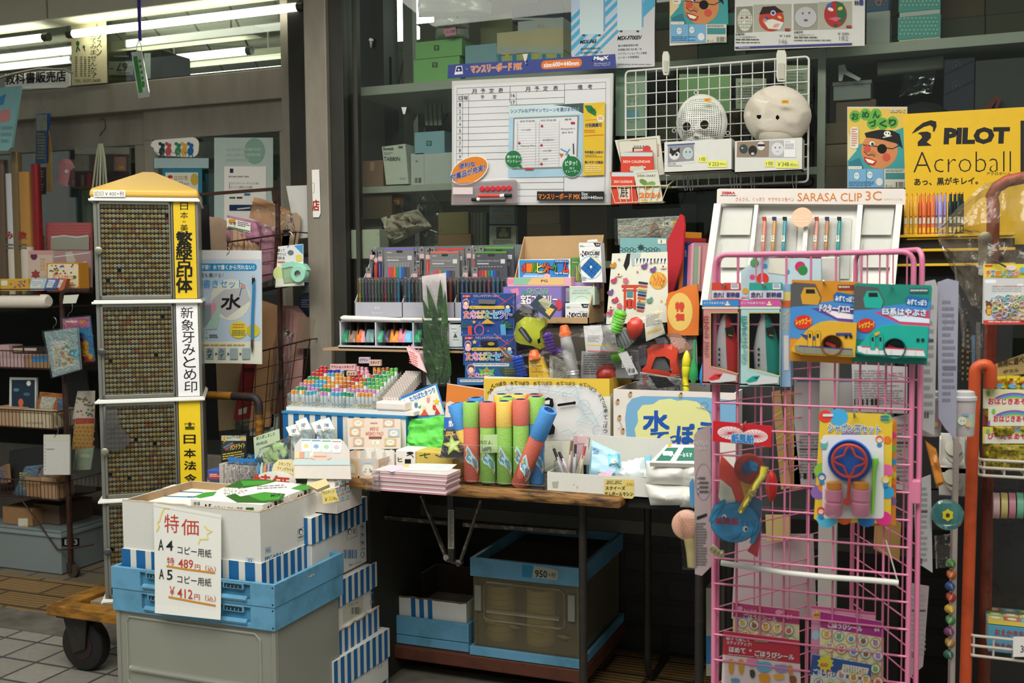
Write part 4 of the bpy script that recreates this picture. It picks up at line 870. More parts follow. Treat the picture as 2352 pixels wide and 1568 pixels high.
def d(P):
 P.rc(453,575,600,595,3549);P.rc(452,596,600,784,3021);P.rc(452,784,600,834,3548)
 P.rrc(430,605,590,622,651,7);P.tx('不要！水で書くから汚れない！',462,608,584,619,3822,.025);P.tx('何度も書ける！',450,627,513,637,1092,.01)
 P.ell(530,688,46,48,3548);P.pg(xy(486,690,515,665,566,660,576,690,520,730,490,705),3003);P.tx('書きセット',467,642,560,661,1180,.02,edge=3822);P.tx('水',511,676,556,710,546,.03,sk=-4)
 P.ln([(551,680),(556,658)],2,890);P.ell(559,657,6,5,3224)
 P.pg(xy(460,698,497,695,497,750,460,752),3482);P.pg(xy(462,702,486,700,486,748,462,748),2201);P.pg(xy(497,712,509,703,500,755,470,757),2763)
 P.ell(549,757,21,20,3524);P.ell(583,759,15,15,3252);P.sml(536,744,562,756,2,3187);P.sml(534,758,564,772,4,1363);P.tx('サイズ',461,761,478,766,1365);P.ell(466,772,4,4,3498);P.ell(476,772,4,4,2762);P.sml(482,768,502,777,2,1365)
 P.sml(466,790,564,796,1,3236);
 for k in range(4):
  P.rc(474+k*28,799,492+k*28,824,2474);
  if k<2:P.tx('み',477+k*28,801,488+k*28,811,819 if k==0 else 1382,.02);P.tx('ず',477+k*28,812,488+k*28,822,819 if k==0 else 1382,.02)
  if k<3:P.pg([(496+k*28,809),(501+k*28,812),(496+k*28,815)],819)
o=pack('calligraphy_set','blue water calligraphy set with brush hanging right of the stamp tower','calligraphy set',xy(452,574,600,575,601,836,452,832),-.20,WHITE,d,film=False,t=.004,hk=(523,568,14,2))
m=MB();pl=PY(-.21)
m.tu([pl(582,642),pl(583,660),pl(580,722),pl(579,778)],.0048,M(10774,.3),12);m.mk('brush',o,sm=1)
b=o.children[-1];m=MB();m.tu([pl(582,638),pl(582,652)],.0052,BLACK,12);m.tu([pl(579,779),pl(579,795),pl(579,812)],.004,M(14599,.7),10,rs=[.0042,.005,.0006]);m.tu([pl(582+3*cos(t),637+4*sin(t))for t in(k*pi/4 for k in range(8))],.0006,STEEL,5,True);m.mk('bristle_tip',b,sm=1)
def d(P):
 P.pg(xy(640,568,697,561,697,596,640,604),3549);P.tx('握って',638,571,654,578,819,.015);P.tx('サクッと',638,580,657,587,819,.015);P.tx('切れる',638,589,654,596,819,.015)
 P.pg(xy(676,564,696,561,696,584),1180);P.ell(668,580,7,6,1655);P.rrc(680,585,694,600,3526,3);P.rc(638,600,655,603,3171);P.ell(640,628,12,16,3289);P.pg(xy(634,640,690,634,692,656,633,658),3548)
o=pack('tape_cutter_pack','mint green tape cutter on a white and blue card hanging on the upper basket','tape cutter',xy(639,566,695,560,698,655,632,660),-.12,WHITE,d,film=False,t=.003,hk=(664,532,28,5))
m=MB();pl=PY(-.12);m.tu([pl(664,534),pl(664,530)+V3((0,.03,.004)),pl(664,533)+V3((0,.06,0))],.0012,STEEL,5);m.mk('hook',o,sm=1)
MINT=M(24407,.25)
m=MB();pl=PY(-.125);c=pl(690,629);r=(pl(707,629)-pl(690,629)).length
m.lth(c+V3((-.004,.014,0)),(0,-1,0),[(0,r),(.024,r),(.026,r*.94)],MINT,28,False);m.lth(c+V3((-.004,.014,0)),(0,-1,0),[(.026,r*.94),(.026,r*.42)],MINT,28,False);m.lth(c+V3((-.004,.014,0)),(0,-1,0),[(.004,r*.9),(.0041,.001)],M(30583,.5),24,False)
m.prm([pl(x,y)for x,y in((646,604),(672,600),(697,606),(706,620),(690,617),(668,612),(648,616))],(0,.024,0),MINT);m.mk('cutter_body',o,sm=1)
m=MB();m.prm([pl(x,y)for x,y in((647,616),(672,612),(680,622),(676,648),(652,650))],(0,.018,0),clear('green_clear',3565,1.6,.3,3035));m.mk('clear_case',o)
TZ=.70;WOOD=dirty(22951,801,22,.44,.62,.55,(.6,3,3),0,.1);TYF=-.69;TX1=-.722;TX0=-1.56
tb=thing('folding_table','long wooden folding table with a worn edge carrying the paper toys','table',((TX0+TX1)/2,-.4,0))
m=MB();m.box((TX0,TYF,TZ-.028),(TX1,-.10,TZ),WOOD);m.mk('table_top',tb,bevel=.008)
p=PY(-.62);p2=PY(-.40);MET=dirty(13575,2183,60,.5,.7,.45,metal=.3)
m=MB();m.bar(p(968,1137),p(1028,1287),.014,.006,MET);m.bar(p(1106,1147),p(1058,1287),.014,.006,MET);m.bar(p(1030,1284),p(1060,1294),.03,.006,DKSTEEL)
for x,y in((1027,1279),(1055,1291)):m.lth(p(x,y)+V3((0,-.008,0)),(0,1,0),[(0,.009),(.008,.009)],STEEL,14)
m.mk('folding_brace',tb)
m=MB();m.bar(p(1036,1135),p(1037,1285),.018,.012,DKSTEEL);P=Paint(m,PY(-.6265));P.rc(1029,1170,1043,1260,2183);P.sml(1031,1174,1041,1256,26,1092);m.mk('brace_post',tb)
m=MB();m.bar(p2(848,1183),p2(1030,1200),.02,.012,MET);m.bar(p2(1066,1203),p2(1326,1221),.02,.012,MET);m.mk('stretcher',tb)
def leg(nm,par,x,y0,z0=TZ-.03,foot=1,r=.012):
 m=MB();m.tu([(x,y0,z0),(x,y0,.09)]+arc((x,y0+foot*.09,.09),.09,180 if foot>0 else 0,270,6,'yz')+[(x,y0+foot*.25,.004)],r,DKSTEEL,10);m.mk(nm,par,sm=1)
xl=PY(-.60)(1339,1300).x;leg('leg',tb,xl,-.60,foot=1);leg('leg',tb,PY(-.2)(1480,1300).x,-.16,foot=1)
m=MB();q=PY(-.30);m.bar(q(865,1140),q(850,1568),.022,.022,DKSTEEL);m.mk('leg',tb);m=MB();m.bar(q(846,1178),q(920,1142),.02,.012,DKSTEEL);m.mk('strut',tb)
t2=thing('folding_table','black topped folding table under the white plastic bundle and the toy boxes','table',(-.3,-.35,0))
m=MB();m.box((TX1+.004,-.64,TZ-.034),(.30,-.09,TZ-.004),M(7267,.6));m.mk('table_top',t2,bevel=.004)
x=PY(-.60)(1606,1400).x;leg('leg',t2,x,-.60,TZ-.034,1);leg('leg',t2,x,-.14,TZ-.034,1);leg('leg',t2,.27,-.60,TZ-.034,1)
x=PY(-.3)(1790,1300).x;
u=PZ(.10)(1082,1502);UX0=u.x;UX1=PZ(.10)(1338,1533).x;UY0=u.y;UY1=UY0+.47
uc=thing('flat_cart','low dark red cart under the table carrying the blue rimmed crates','cart',((UX0-.2),UY0+.25,0))
m=MB();m.box((UX0-.62,UY0-.005,.055),(UX1+.01,UY1,.098),dirty(15556,801,12,.5,.8,.6));m.mk('deck',uc,bevel=.004)
for x in(UX0-.5,UX1-.08):
 for y in(UY0+.08,UY1-.1):m=MB();m.lth((x,y-.012,.028),(0,1,0),xy(0,.02,.003,.028,.022,.028,.025,.02),RUB,18);m.mk('wheel',uc,sm=1)
z1=PY(UY0)(1200,1292).z;zr_=PY(UY0)(1200,1334).z
ck=thing('folding_crate','frosted crate with blue rim and price tape standing under the wooden table','crate',((UX0+UX1)/2,UY0+.28,.10))
F0=FROST;FROST=clear('frosted_crate_pale',3821,.7,.15,3803,rough=.2);clear_crate(ck,UX0,UX1,UY0,UY1,.125,zr_+.002);FROST=F0
m=MB();blue_tier(m,UX0,UX1,UY0,UY1,zr_,z1,False);P=Paint(m,PY(UY0));P.pg(xy(1199,1296,1226,1299,1224,1327,1199,1324),906);P.pg(xy(1226,1298,1272,1306,1282,1312,1280,1332,1222,1326),2729);P.tx('950',1229,1308,1257,1325,819,.02,ri=2);P.tx('+税',1260,1313,1277,1325,819,.01,ri=2);m.mk('rim',ck,bevel=.002)
m=MB();blue_tier(m,UX0-.004,UX1+.004,UY0-.004,UY1,.10,.128,False);m.box((UX0,UY0,.101),(UX1,UY1,.108),BLUED);m.mk('base',ck,bevel=.002)
for s in(0,1):m=MB();x=UX0+.02 if s==0 else UX1-.035;m.box((x-.008,UY0+.002,.24),(x+.014,UY0+.012,.32),FROST);m.mk('latch',ck,bevel=.002)
m=MB();m.box((UX0+.02,UY0+.02,z1-.03),(UX1-.02,UY1-.02,z1-.026),M(11428,.9));tag(m.mk('cardboard_sheet'),'dark cardboard sheet lying in the top of the crate under table','cardboard')
for k,px in enumerate((1148,1240)):
 cx=PY(UY0+.1)(px,1400).x
 for j in range(9):m=MB();m.lth((cx,UY0+.11,.112+j*.021),(0,0,1),xy(0,.043,.001,.045,.0195,.045,.0205,.043),M(31473,.7),22);tag(m.mk('tape_roll',sm=1),'cream tape roll in the %s stack inside the frosted crate'%('left','right')[k],'tape roll','tape rolls in the frosted crate')
lx0=PY(UY0)(862,1450).x;lx1=UX0-.012;a0=PY(UY0+.0)(980,1420).z
fk=thing('folding_crate','flat folded blue crate under the table holding a torn striped box','crate',((lx0+lx1)/2,UY0+.2,.10))
zt_=PY(UY0)(980,1440).z;zt_=max(.19,zt_)
m=MB();blue_tier(m,lx0,lx1,UY0+.01,UY0+.44,.13,zt_,False);blue_tier(m,lx0,lx1,UY0+.01,UY0+.44,.10,.128,False);m.box((lx0+.01,UY0+.02,.12),(lx1-.01,UY0+.43,.14),BLUED);m.mk('body',fk,bevel=.002)
zb=zt_+.058;m=MB();tray(m,lx0+.02,lx1-.016,UY0+.03,UY0+.42,.145,zb,CWH,.004,M(15655,.9))
P=Paint(m,Grid2((lx0+.02,UY0+.03,zb),(1,0,0),(0,0,-1)))
for a in(.045,.075,.105):P.pg([(a+.05,0),(a+.066,0),(a+.068,.09),(a+.052,.09)],SB)
m.tu([(lx0+.02+(lx1-lx0-.036)*k/14,UY0+.032,zb+.005*mnoise.noise(V3((k*.9,2,0))))for k in range(15)],.0035,M(17768,.9),5)
tag(m.mk('paper_box'),'torn open striped box with a brown inside lying under the table','box')
SY0=-.50;sx0=PY(SY0)(662,930).x;sz0=PY(SY0)(760,938).z;sx1=PY(SY0)(846,930).x
a_,b_,c_,d_=fit(650,951,797,1012,SY0-.01)
bs=thing('paper_box','blue striped paper box under the clear tray of coloured stamps','box',(a_+.2,SY0+.1,TZ))
m=MB();stripe_band(m,a_,PY(SY0-.01)(932,960).x,SY0-.01,SY0+.30,TZ+.002,d_,11,5,'fr',.5);m.mk('body',bs);m=MB();m.box((a_-.002,SY0-.013,d_-.001),(PY(SY0-.01)(932,960).x,SY0+.3,d_+.006),M(10774,.5));m.mk('lid_edge',bs)
m=MB();m.box((a_-.02,SY0-.0,.0),(TX0-.006,SY0+.34,TZ),M(9380,.8));tag(m.mk('stand'),'dark stand carrying the striped box and the stamp tray','stand')
ST=thing('stamp_tray','clear stepped tray full of coloured square stamps','tray',((sx0+sx1)/2,SY0+.1,d_+.006))
zb=d_+.007;xr=PY(SY0)(856,930).x
m=MB();m.box((sx0-.006,SY0-.002,zb),(xr+.14,SY0+.28,zb+.012),WHITE);m.box((sx0-.004,SY0,zb+.012),(xr,SY0+.002,zb+.05),CASE);m.box((sx0-.004,SY0,zb+.05),(xr,SY0+.004,zb+.053),CASE)
for k in range(8):m.box((sx0-.004,SY0+.006+k*.024,zb+.012),(xr,SY0+.028+k*.024,zb+.015+k*.009),WHITE);
for x in(sx0-.005,xr):m.prm([(x,SY0,zb+.012),(x,SY0+.2,zb+.012),(x,SY0+.2,zb+.12),(x,SY0,zb+.05)],(.002,0,0),CASE)
for f in(.33,.66):x=sx0+(xr-sx0)*f;m.prm([(x,SY0,zb+.012),(x,SY0+.2,zb+.012),(x,SY0+.2,zb+.11),(x,SY0,zb+.045)],(.0015,0,0),CASE)
m.mk('tray',ST)
CC={'o':(3476,'orange'),'b':(1452,'light blue'),'p':(3211,'pink'),'g':(918,'green'),'r':(3123,'red'),'n':(842,'dark blue'),'w':(2915,'brown'),'l':(1717,'light green'),'k':(3482,'pale pink')}
ROWS=['oo.obbb.pp.bbbggg.oooo','gggpppgggppp.ppppppp','pppbbbooo.wwwooo.lll','ooobbboooowww.ogggll','gggooo.oooorrwwgglll','rrr.bbooowwrr.kwgggl','rrrnnnb.krrkk.wwgll','rr.nnn.rkkkk.oowwll']
sp={}
def stamp(c):
 o=thing('stamp','small square stamp with %s cap in the clear sloping tray'%(('an ' if CC[c][1][0]in 'o' else 'a ')+CC[c][1]),'stamp',(0,0,0),'%s capped stamps'%CC[c][1])
 w=.0042;m=MB();m.box((-w,-w,0),(w,w,.034),M(32668,.3));P=Paint(m,Grid2((-w,-w,.026),(1,0,0),(0,0,-1)));P.rc(.001,.004,.0074,.014,3549);P.rc(.001,.016,.0074,.022,3237 if c in 'ol' else 2236);m.mk('body',o)
 m=MB();m.box((-w-.0004,-w-.0004,.034),(w+.0004,w+.0004,.045),M(CC[c][0],.4));m.box((-w*.8,-w*.8,.045),(w*.8,w*.8,.0456),M(34715,.5));m.mk('cap',o,bevel=.001);return o
for r_,row in enumerate(ROWS):
 n=len(row)
 for k,c in enumerate(row):
  if c=='.' or(r_>4 and rnd.random()<.08):continue
  x=sx0+.004+(xr-sx0-.010)*(k+.5)/n;L=(x,SY0+.012+r_*.024,zb+.0152+r_*.009+rnd.uniform(0,.004))
  if c not in sp:sp[c]=stamp(c);sp[c].location=L
  else:dup(sp[c],L,rot=(0,0,rnd.uniform(-.06,.06)))
for(x0,y0,x1,y1,t,c)in((758,836,816,850,'アクションスタンプ',3498),(824,820,848,834,'ピアミン',2987),(848,826,874,840,'スタンプ',3241),(796,852,818,862,'キャラ',3241)):
 flat('price_card','small pinkish card '+{836:'at the upper left of the coloured stamps',820:'standing tallest at the top of the coloured stamps',826:'at the upper right of the coloured stamps',852:'in the middle of the coloured stamps'}[y0],'card',(x0,y0,x1,y1),SY0+.17 if y0<850 else SY0+.11,c,lambda P,t=t,x0=x0,x1=x1,y0=y0,y1=y1:P.tx(t,x0+3,y0+3,x1-3,y0+9,1314,.02))
cl=None;xq=xr+.012
for i in range(6):
 for j in range(13):
  L=(xq+.0025+i*.0092,SY0+.05+j*.0125,zb+.0125)
  if cl is None:
   m=MB();w=.004;m.box((-w,-w,0),(w,w,.036),M(31544,.2));m.box((-w*.7,-w*.7,.036),(w*.7,w*.7,.037),M(29365,.5));cl=m.mk('clear_stamp',loc=(0,0,0));tag(cl,'clear square stamp in the block right of the coloured stamps','stamp','clear square stamps');cl.location=V3(L)+V3((0,0,j*.0055))
  else:dup(cl,V3(L)+V3((0,0,j*.0055)))
m=MB();m.prm([(xq,SY0+.03,zb+.0122),(xq,SY0+.22,zb+.0122),(xq,SY0+.22,zb+.085),(xq,SY0+.03,zb+.0125)],(.058,0,0),WHITE)
m.v=[v-V3((0,0,.0))for v in m.v]
def d(P):P.ell(890,925,10,5,3482);P.ln(xy(872,926,880,918,884,930),1,3176);P.ell(905,915,5,3,3515)
a,b,c,e=fit(862,905,930,938,SY0-.004);m=MB();m.box((a,SY0-.004,zb+.0125),(b,SY0+.045,zb+.040),M(33658));P=Paint(m,PZ(zb+.040));P.ell(895,914,12,4,3482);P.ell(880,912,5,2,3209);P.ell(912,911,5,2,3499);tag(m.mk('tissue_box',bevel=.006),'white plastic case with pink print in front of the clear stamps','case')
CY_=-.62
def d(P):
 P.rc(509,1000,565,1012,3002);P.tx('9連！キャップ ツール LEDライト',512,1002,564,1010,819,.02,ri=-5)
 P.tx('9',511,1003,520,1020,3219,.05);P.ell(524,1024,13,12,836);P.ln([(514,1028),(536,1016)],4,1400);P.ln([(518,1032),(540,1020)],4,2628);P.tx('ハンドライト',530,1022,563,1034,3254,.03,ri=-6);P.sml(512,1042,562,1058,3,3236,ri=-8);P.rc(553,1004,562,1010,3236)
card('light_display','black backing card for mini hand lights with 9 in gold, right of tower','display card',xy(507,1006,566,995,565,1052,509,1078),PY(-.60),M(7299),.003,d)
m=MB();a,b,c,e=fit(524,1052,586,1075,-.63);tray(m,a,b,-.63,-.56,e-.02,e,M(10743,.4),.002);tag(m.mk('display_tray'),'small blue tray of metal clips in front of the hand light card','tray')
m=MB();m.box((a-.03,-.635,ZB1),(b+.04,-.54,e-.021),M(28373));tag(m.mk('carton'),'pale carton under the small blue tray of clips','box')
r=random.Random(3)
for k in range(9):x=a+.006+r.random()*(b-a-.012);y=-.625+r.random()*.055;m=MB();m.tu([(x,y,e-.008),(x+.008,y+.004,e+.006),(x+.014,y,e+.001),(x+.006,y-.003,e-.01)],.002,STEEL,6);tag(m.mk('metal_clip',sm=1),'steel key clip lying in the small blue tray','clip','steel clips in the blue tray')
for k in range(3):m=MB();plw(m,PY(-.66+.01*k),[(516+30*k,1062),(552+30*k,1060),(550+30*k,1112),(516+30*k,1114)],.014,BAG,12,12,.7,20+k,freq=5);tag(m.mk('clip_bag',sm=1),('left','middle','right')[k]+' clear bag of small fittings behind the open paper box','bag')
def d(P):P.rc(480,1086,512,1100,2883);P.sml(482,1088,508,1096,2,3549)
carton('gum_box','small blue and red box behind the left edge of open paper box',476,1080,514,1104,-.62,.05,M(11637),draw=d)
def d(P):P.tx('新入荷しました',589,1003,632,1011,852,.01,ri=-12);P.tx('時価品',589,1017,614,1024,852,.01,ri=-7);P.tx('ぜひ',618,1020,634,1026,852,.01,ri=-4)
card('hand_written_card','pale green hand written card standing behind the green tape pack','card',xy(582,1004,641,984,645,1058,586,1064),PY(-.58),M(28469),.002,d)
m=MB();pl=PY(-.60);c=pl(632,1034);
for k,(x,y,rr_)in enumerate(((640,1036,.028),(622,1050,.022))):m.lth(pl(x,y),(.4,-1,.2),[(-.012,rr_*.5),(-.012,rr_),(.012,rr_),(.012,rr_*.5)],M(27474,.35),22)
o=tag(m.mk('tape_rolls',sm=1),'pale green tape rolls in film beside the hand written card','tape')
m=MB();plw(m,PY(-.625),xy(596,1030,668,1000,668,1068,590,1072),.02,FILM,12,12,.5,41);m.mk('film',o,sm=1)
for k,(x,y)in enumerate(((656,975),(678,962),(714,966),(731,962))):
 o=thing('tape_pack',('leftmost','second','third','rightmost')[k]+' paper headed tape pack leaning on the striped box','tape pack',PY(-.53)(x+14,y+55),'paper headed tape packs');pl=tilt(x,y,-.53-.006*k,20)
 m=MB();m.prm(qp(pl,[(x,y+6),(x+24,y-4+2*(k==0)),(x+38,y+24),(x+14,y+34)]),-pl.n*.004,PAPER);P=Paint(m,pl);P.tx('187' if k!=3 else '198',x+14,y+10,x+24,y+19,1113,.03);P.sml(x+14,y+22,x+28,y+28,2,2184);m.mk('header',o)
 m=MB();plw(m,pl,[(x+14,y+26),(x+36,y+22),(x+40,y+56),(x+16,y+60)],.012,clear('tape_film',3822,1.2,.75,3293,.15,.5,40),8,8,.4,50+k);m.mk('bag',o,sm=1)
def d(P):P.tx('特価',583,1088,664,1122,3139,.03,ri=6)
p=[(630+50*cos(radians(a)),1106+24*sin(radians(a)))for a in range(0,360,18)]
card('oval_sign','white oval sign with large red 特価 behind the paper reams','sign',p,PY(-.69),WHITE,.002,d)
def d(P):P.tx('スタンプと',640,1060,668,1068,1347,.01,ri=3);P.tx('ラインが引ける',637,1070,674,1078,1347,.01,ri=5);P.tx('蛍光ペン',646,1083,672,1091,1347,.01,ri=4)
card('speech_bubble_card','cream speech bubble card about highlighter pens above the red sign','card',xy(628,1066,640,1055,668,1054,690,1068,695,1082,686,1098,660,1099,630,1090,624,1080),tilt(660,1075,-.68,10),M(32563),.002,d)
for k in range(5):m=MB();pl=PY(-.67);x=592+k*8;m.tu([pl(x,1104),pl(x+1,1078),pl(x+2,1062)],.004,M((1436,3293,3478,2988,1419)[k],.3),8,rs=[.0045,.0045,.002]);tag(m.mk('highlighter',sm=1),('blue','white','orange','lilac','dark blue')[k]+' highlighter pen standing behind the red 特価 sign','pen','highlighters')
NY=-.735
def d(P):
 P.rrc(692,1008,786,1036,3293,5)
 for k in range(4):
  x=693+k*23.5;P.rc(x,1010+k,x+20,1037+k,3549);P.rc(x,1010+k,x+20,1012+k,(1691,891,1157,3171)[k]);P.ell(x+10,1024+k,6,5,(3528,2220,2762,3260)[k])
 for k in range(4):P.rc(678+k*11,1038,688+k*11,1052,(3529,3480,3020,3548)[k])
 P.ell(738,1050,24,7,3514);P.sml(722,1047,754,1053,1,2951);P.rc(674,1056,804,1068,3020)
sd=thing('note_display','pale card display of sticky notes on the top striped paper box','note display',PY(NY)(735,1165))
pl=tilt(740,1060,NY+.02,25);m=MB();m.prm(qp(pl,xy(676,1024,690,1006,788,1012,802,1032,806,1100,676,1098)),-pl.n*.004,M(30487));d(Paint(m,pl));m.mk('backboard',sd)
a,b,c,e=fit(690,1092,765,1165,NY-.02);z0=ZB1
m=MB();tray(m,a,b+.012,NY-.02,NY+.12,z0,z0+.06,M(32601),.003);P=Paint(m,PX(b+.012))
for i in range(3):
 for j in range(3):x=769+i*12;y=1103+j*18-i*4;P.rc(x,y,x+10,y+15,3020,ri=-3);P.rc(x,y,x+10,y+2,3172,ri=-3);P.ell(x+5,y+8,2.5,3,2219)
m.mk('tray',sd)
for k in range(8):
 y=NY-.012+k*.015;pl=Pl((0,y,z0+.06),(0,-1,.35));
 def d(P,k=k):
  for i in range(4):P.rc(700+i*16+k*5.4,1086-k*3,712+i*16+k*5.4,1088-k*3,(3171,1691,1157,3528)[i]);P.ell(706+i*16+k*5.4,1094-k*3,4,3,(3512,2492,2762,3260)[i])
 m=MB();x0=a+.006;x1=b+.006;p0=V3((x0,y,z0+.03+.004*k));u=V3((0,.35,1)).normalized();P0=[p0,p0+V3((x1-x0,0,0)),p0+V3((x1-x0,0,0))+u*.08,p0+u*.08]
 m.prm(P0,(0,.004,0),M(33658));P=Paint(m,Grid2(p0+u*.08,(1,0,0),-u));W_=x1-x0
 for i in range(4):P.rc(W_*(.06+.23*i),.004,W_*(.25+.23*i),.006,(3171,1691,1157,3528)[i]);P.ell(W_*(.155+.23*i),.013,.006,.005,(3512,2492,2762,3260)[i])
 tag(m.mk('sticky_note_pad'),'sticky note pad card standing in the pale note display tray','note pad','sticky note pads')
def d(P):P.tx('セロテープ',742,1128,768,1135,1346,.01,ri=-3);P.tx('￥',746,1142,752,1151,1346,.01);P.rc(755,1140,765,1148,3235);P.tx('税込',766,1140,776,1147,1346,.01,ri=2)
card('price_note','yellow sticky note reading セロテープ on the white paper box corner','note',xy(737,1128,769,1120,779,1150,742,1158),tilt(758,1138,-.80,12),M(30446),.001,d)
m=MB();pl=tilt(730,1108,-.79,55);m.prm(qp(pl,xy(705,1112,748,1098,756,1112,728,1124)),-pl.n*.012,M(30449));tag(m.mk('tape_strip_pad',bevel=.002),'cream pad of folded strips above the yellow price note','pad')
MY=-.66;MB1=3531
x1=PY(MY)(869,1075).x;x0=PY(MY)(800,1075).x;my1=PX(x1)(918,1080).y;zf=PY(MY)(835,1053).z;zr_=PX(x1)(918,1031).z
md=thing('memo_display','cream display box lettered MINI MEMO PAD with a raised patterned back','display box',((x0+x1)/2,(MY+my1)/2,TZ))
m=MB();tray(m,x0-.05,x1,MY,my1,TZ+.001,zf,M(MB1),.003);P=Paint(m,PY(MY))
P.rc(803,1058,822,1098,3512);P.ell(806,1080,10,16,3548);P.tx('PAD',806,1086,816,1090,2951,.03)
P.rc(826,1053,865,1098,3275);P.rc(828,1055,863,1097,3531);P.ell(845,1078,13,14,3821);P.ell(834,1062,4,5,3021);P.ell(856,1062,4,5,3021);P.rc(838,1062,852,1066,2748);P.ell(839,1083,3,2,3481);P.ell(852,1083,3,2,3481);P.ell(841,1077,1.2,1.2,819);P.ell(850,1077,1.2,1.2,819)
P=Paint(m,PX(x1))
for k in range(3):
 x=873+k*16;y=1064-k*8;P.rc(x,y,x+12,y+24,(3514,3260,3530)[k],ri=-6);P.ell(x+6,y+10,4.5,6,3821)
m.mk('tray',md)
zb1=PX(x1)(918,1030).z;pl=Pl((0,my1-.004,zb1),(0,-1,.25));q=xy(797,960,920,961,920,1030,800,1032)
m=MB();m.prm(qp(pl,q),-pl.n*.003,M(MB1));P=Paint(m,pl)
P.tx('MINI',850,980,869,989,3207,.03);P.tx('MEMO PAD',840,991,881,1000,3207,.03);P.rrc(847,1002,877,1008,2132,2);P.rc(855,1012,871,1021,3821);P.sml(858,1014,869,1020,2,2457);P.sml(851,970,867,976,1,2951)
for x,y,w,h,c in((810,962,26,18,3513),(880,962,26,18,3241),(804,981,24,20,3240),(892,985,26,18,2748),(812,1004,24,20,3241),(884,1006,26,18,3256)):P.rc(x,y,x+w,y+h,c);P.ell(x+w/2,y+h*.55,w*.36,h*.38,3548);P.ln([(x+w/2-4,y+h*.5),(x+w/2-1,y+h*.5)],.8,1348);P.ln([(x+w/2+1,y+h*.5),(x+w/2+4,y+h*.5)],.8,1348)
m.mk('backboard',md)
m=MB()
for k in range(3):xa=x0+.012+k*.036;m.box((xa,my1-.05-k*.006,TZ+.004),(xa+.03,my1-.046-k*.006,zf+.016),WHITE);m.box((xa,my1-.085+k*.004,TZ+.004),(xa+.002,my1-.02,zf+.012),WHITE)
m.mk('divider',md)
NY0=PZ(TZ+.02)(940,1115).y;p0=PY(NY0)(855,1112);p1=PY(NY0)(1024,1115);q1=PX(p1.x)(1056,1075).y;h=(PY(NY0)(940,1086).z-TZ)/10
base=None
for k in range(10):
 z=TZ+.001+k*h;dx=rnd.uniform(-.004,.004);m=MB();c=3209 if k%2==0 else 3532
 m.box((p0.x+dx,NY0+abs(dx),z),(p1.x+dx,q1,z+h*.42),M(c,.4));m.box((p0.x+.002+dx,NY0+.002+abs(dx),z+h*.42),(p1.x-.002+dx,q1,z+h*.8),PAPER);m.box((p0.x+dx,NY0+abs(dx),z+h*.8),(p1.x+dx,q1,z+h*.97),M(33626,.3))
 if k==9:
  P=Paint(m,PZ(z+h*.97));P.pg(xy(900,1072,960,1064,1050,1066,1030,1082,930,1080),3549);P.pg(xy(880,1078,920,1068,950,1072,900,1084),3789);P.pg(xy(980,1070,1030,1068,1010,1078),3293);P.rc(927,1067,939,1072,3525)
 tag(m.mk('notebook'),'pink and white notebook in the film wrapped stack at the table edge' if k<9 else 'topmost pale pink notebook of the stack at the table edge','notebook','stacked pink notebooks')
m=MB();plw(m,PY(NY0-.004),xy(846,1078,872,1082,874,1130,838,1126),.006,FILM,8,8,.5,44);tag(m.mk('film_wrap',sm=1),'loose clear film end at the left of the pink notebooks','film')
a,b,c,e=fit(910,1034,960,1064,-.60)
def d(P):P.ell(942,1040,8,3,546);P.ln(xy(934,1046,944,1043,950,1050),2,546);P.rc(930,1054,944,1064,546);P.tx('ヒ',914,1050,924,1060,819,.02)
carton('gift_box','white box with black brush drawing beside the yellow lettered box',909,1034,954,1066,-.60,.08,PAPER,draw=d,z0=TZ)
def d(P):P.ln([(964,1046),(988,1042)],2.6,1107);P.ln(xy(976,1040,976,1050,982,1051),2.6,1107);P.ln([(1000,1044),(1014,1050)],2.6,1107)
a,b,c,e=fit(952,1046,1048,1066,-.60)
carton('gift_box','yellow box with dark green brush lettering in front of green tissue',955,1038,1040,1066,-.60,.08,M(31467),draw=d,z0=TZ)
m=MB();pl=tilt(970,1000,-.50,14)
m.grid(lambda u,v:pl(924+98*u+3*sin(v*9),1040-82*v+4*sin(u*5))+pl.n*(.010*mnoise.noise(V3((u*4,v*4,1)))+.006*mnoise.noise(V3((u*11,v*11,2)))),26,22,M(17194,.6));tag(m.mk('tissue_sheet',sm=1,solid=.001),'bright green crumpled tissue paper leaning behind the brush lettered boxes','tissue paper')
def d(P):
 P.pg(xy(921,918,1000,884,1021,952,933,955),3548);P.rtext('たなばたまつり',970,906,62,12,-22,1147,.04,edge=3822);r=random.Random(8)
 P.ln([(922,912),(998,882)],3,891)
 for x,y,c in((940,935,3444),(956,930,1147),(984,918,3465),(998,935,3139),(975,945,3236),(945,950,3509)):P.ell(x,y,4,7,c);P.ell(x,y-9,4,4,3786)
 P.star(1003,922,9,3508);P.star(930,922,6,1708);P.pg(xy(965,955,976,940,986,954),3156);P.pg(xy(999,952,1003,936,1012,950),3123);P.pg(xy(960,935,968,930,966,938),1172)
card('festival_sheet','blue edged star festival sheet propped up behind the green tissue','sheet',xy(917,915,1003,880,1026,960,931,962),tilt(970,930,-.46,12),M(12824),.002,d)
def d(P):
 P.pg(xy(1027,882,1112,895,1112,945,1090,930,1060,932,1034,920,1024,925),3187);P.ell(1040,952,12,16,3531);P.ln([(1034,946),(1038,958)],3,1436);P.ell(1034,945,4,3,1436);P.rc(1020,958,1062,985,875);P.tx('型ぬき',1031,966,1053,979,3822,.03);P.tx('いろいろな',1033,961,1048,964,3822)
card('cutting_sheet','orange and cream die cutting sheet with a blue label beside the foam guns','sheet',xy(1027,880,1114,893,1112,985,1020,988),tilt(1065,940,-.50,10),M(32534),.002,d)
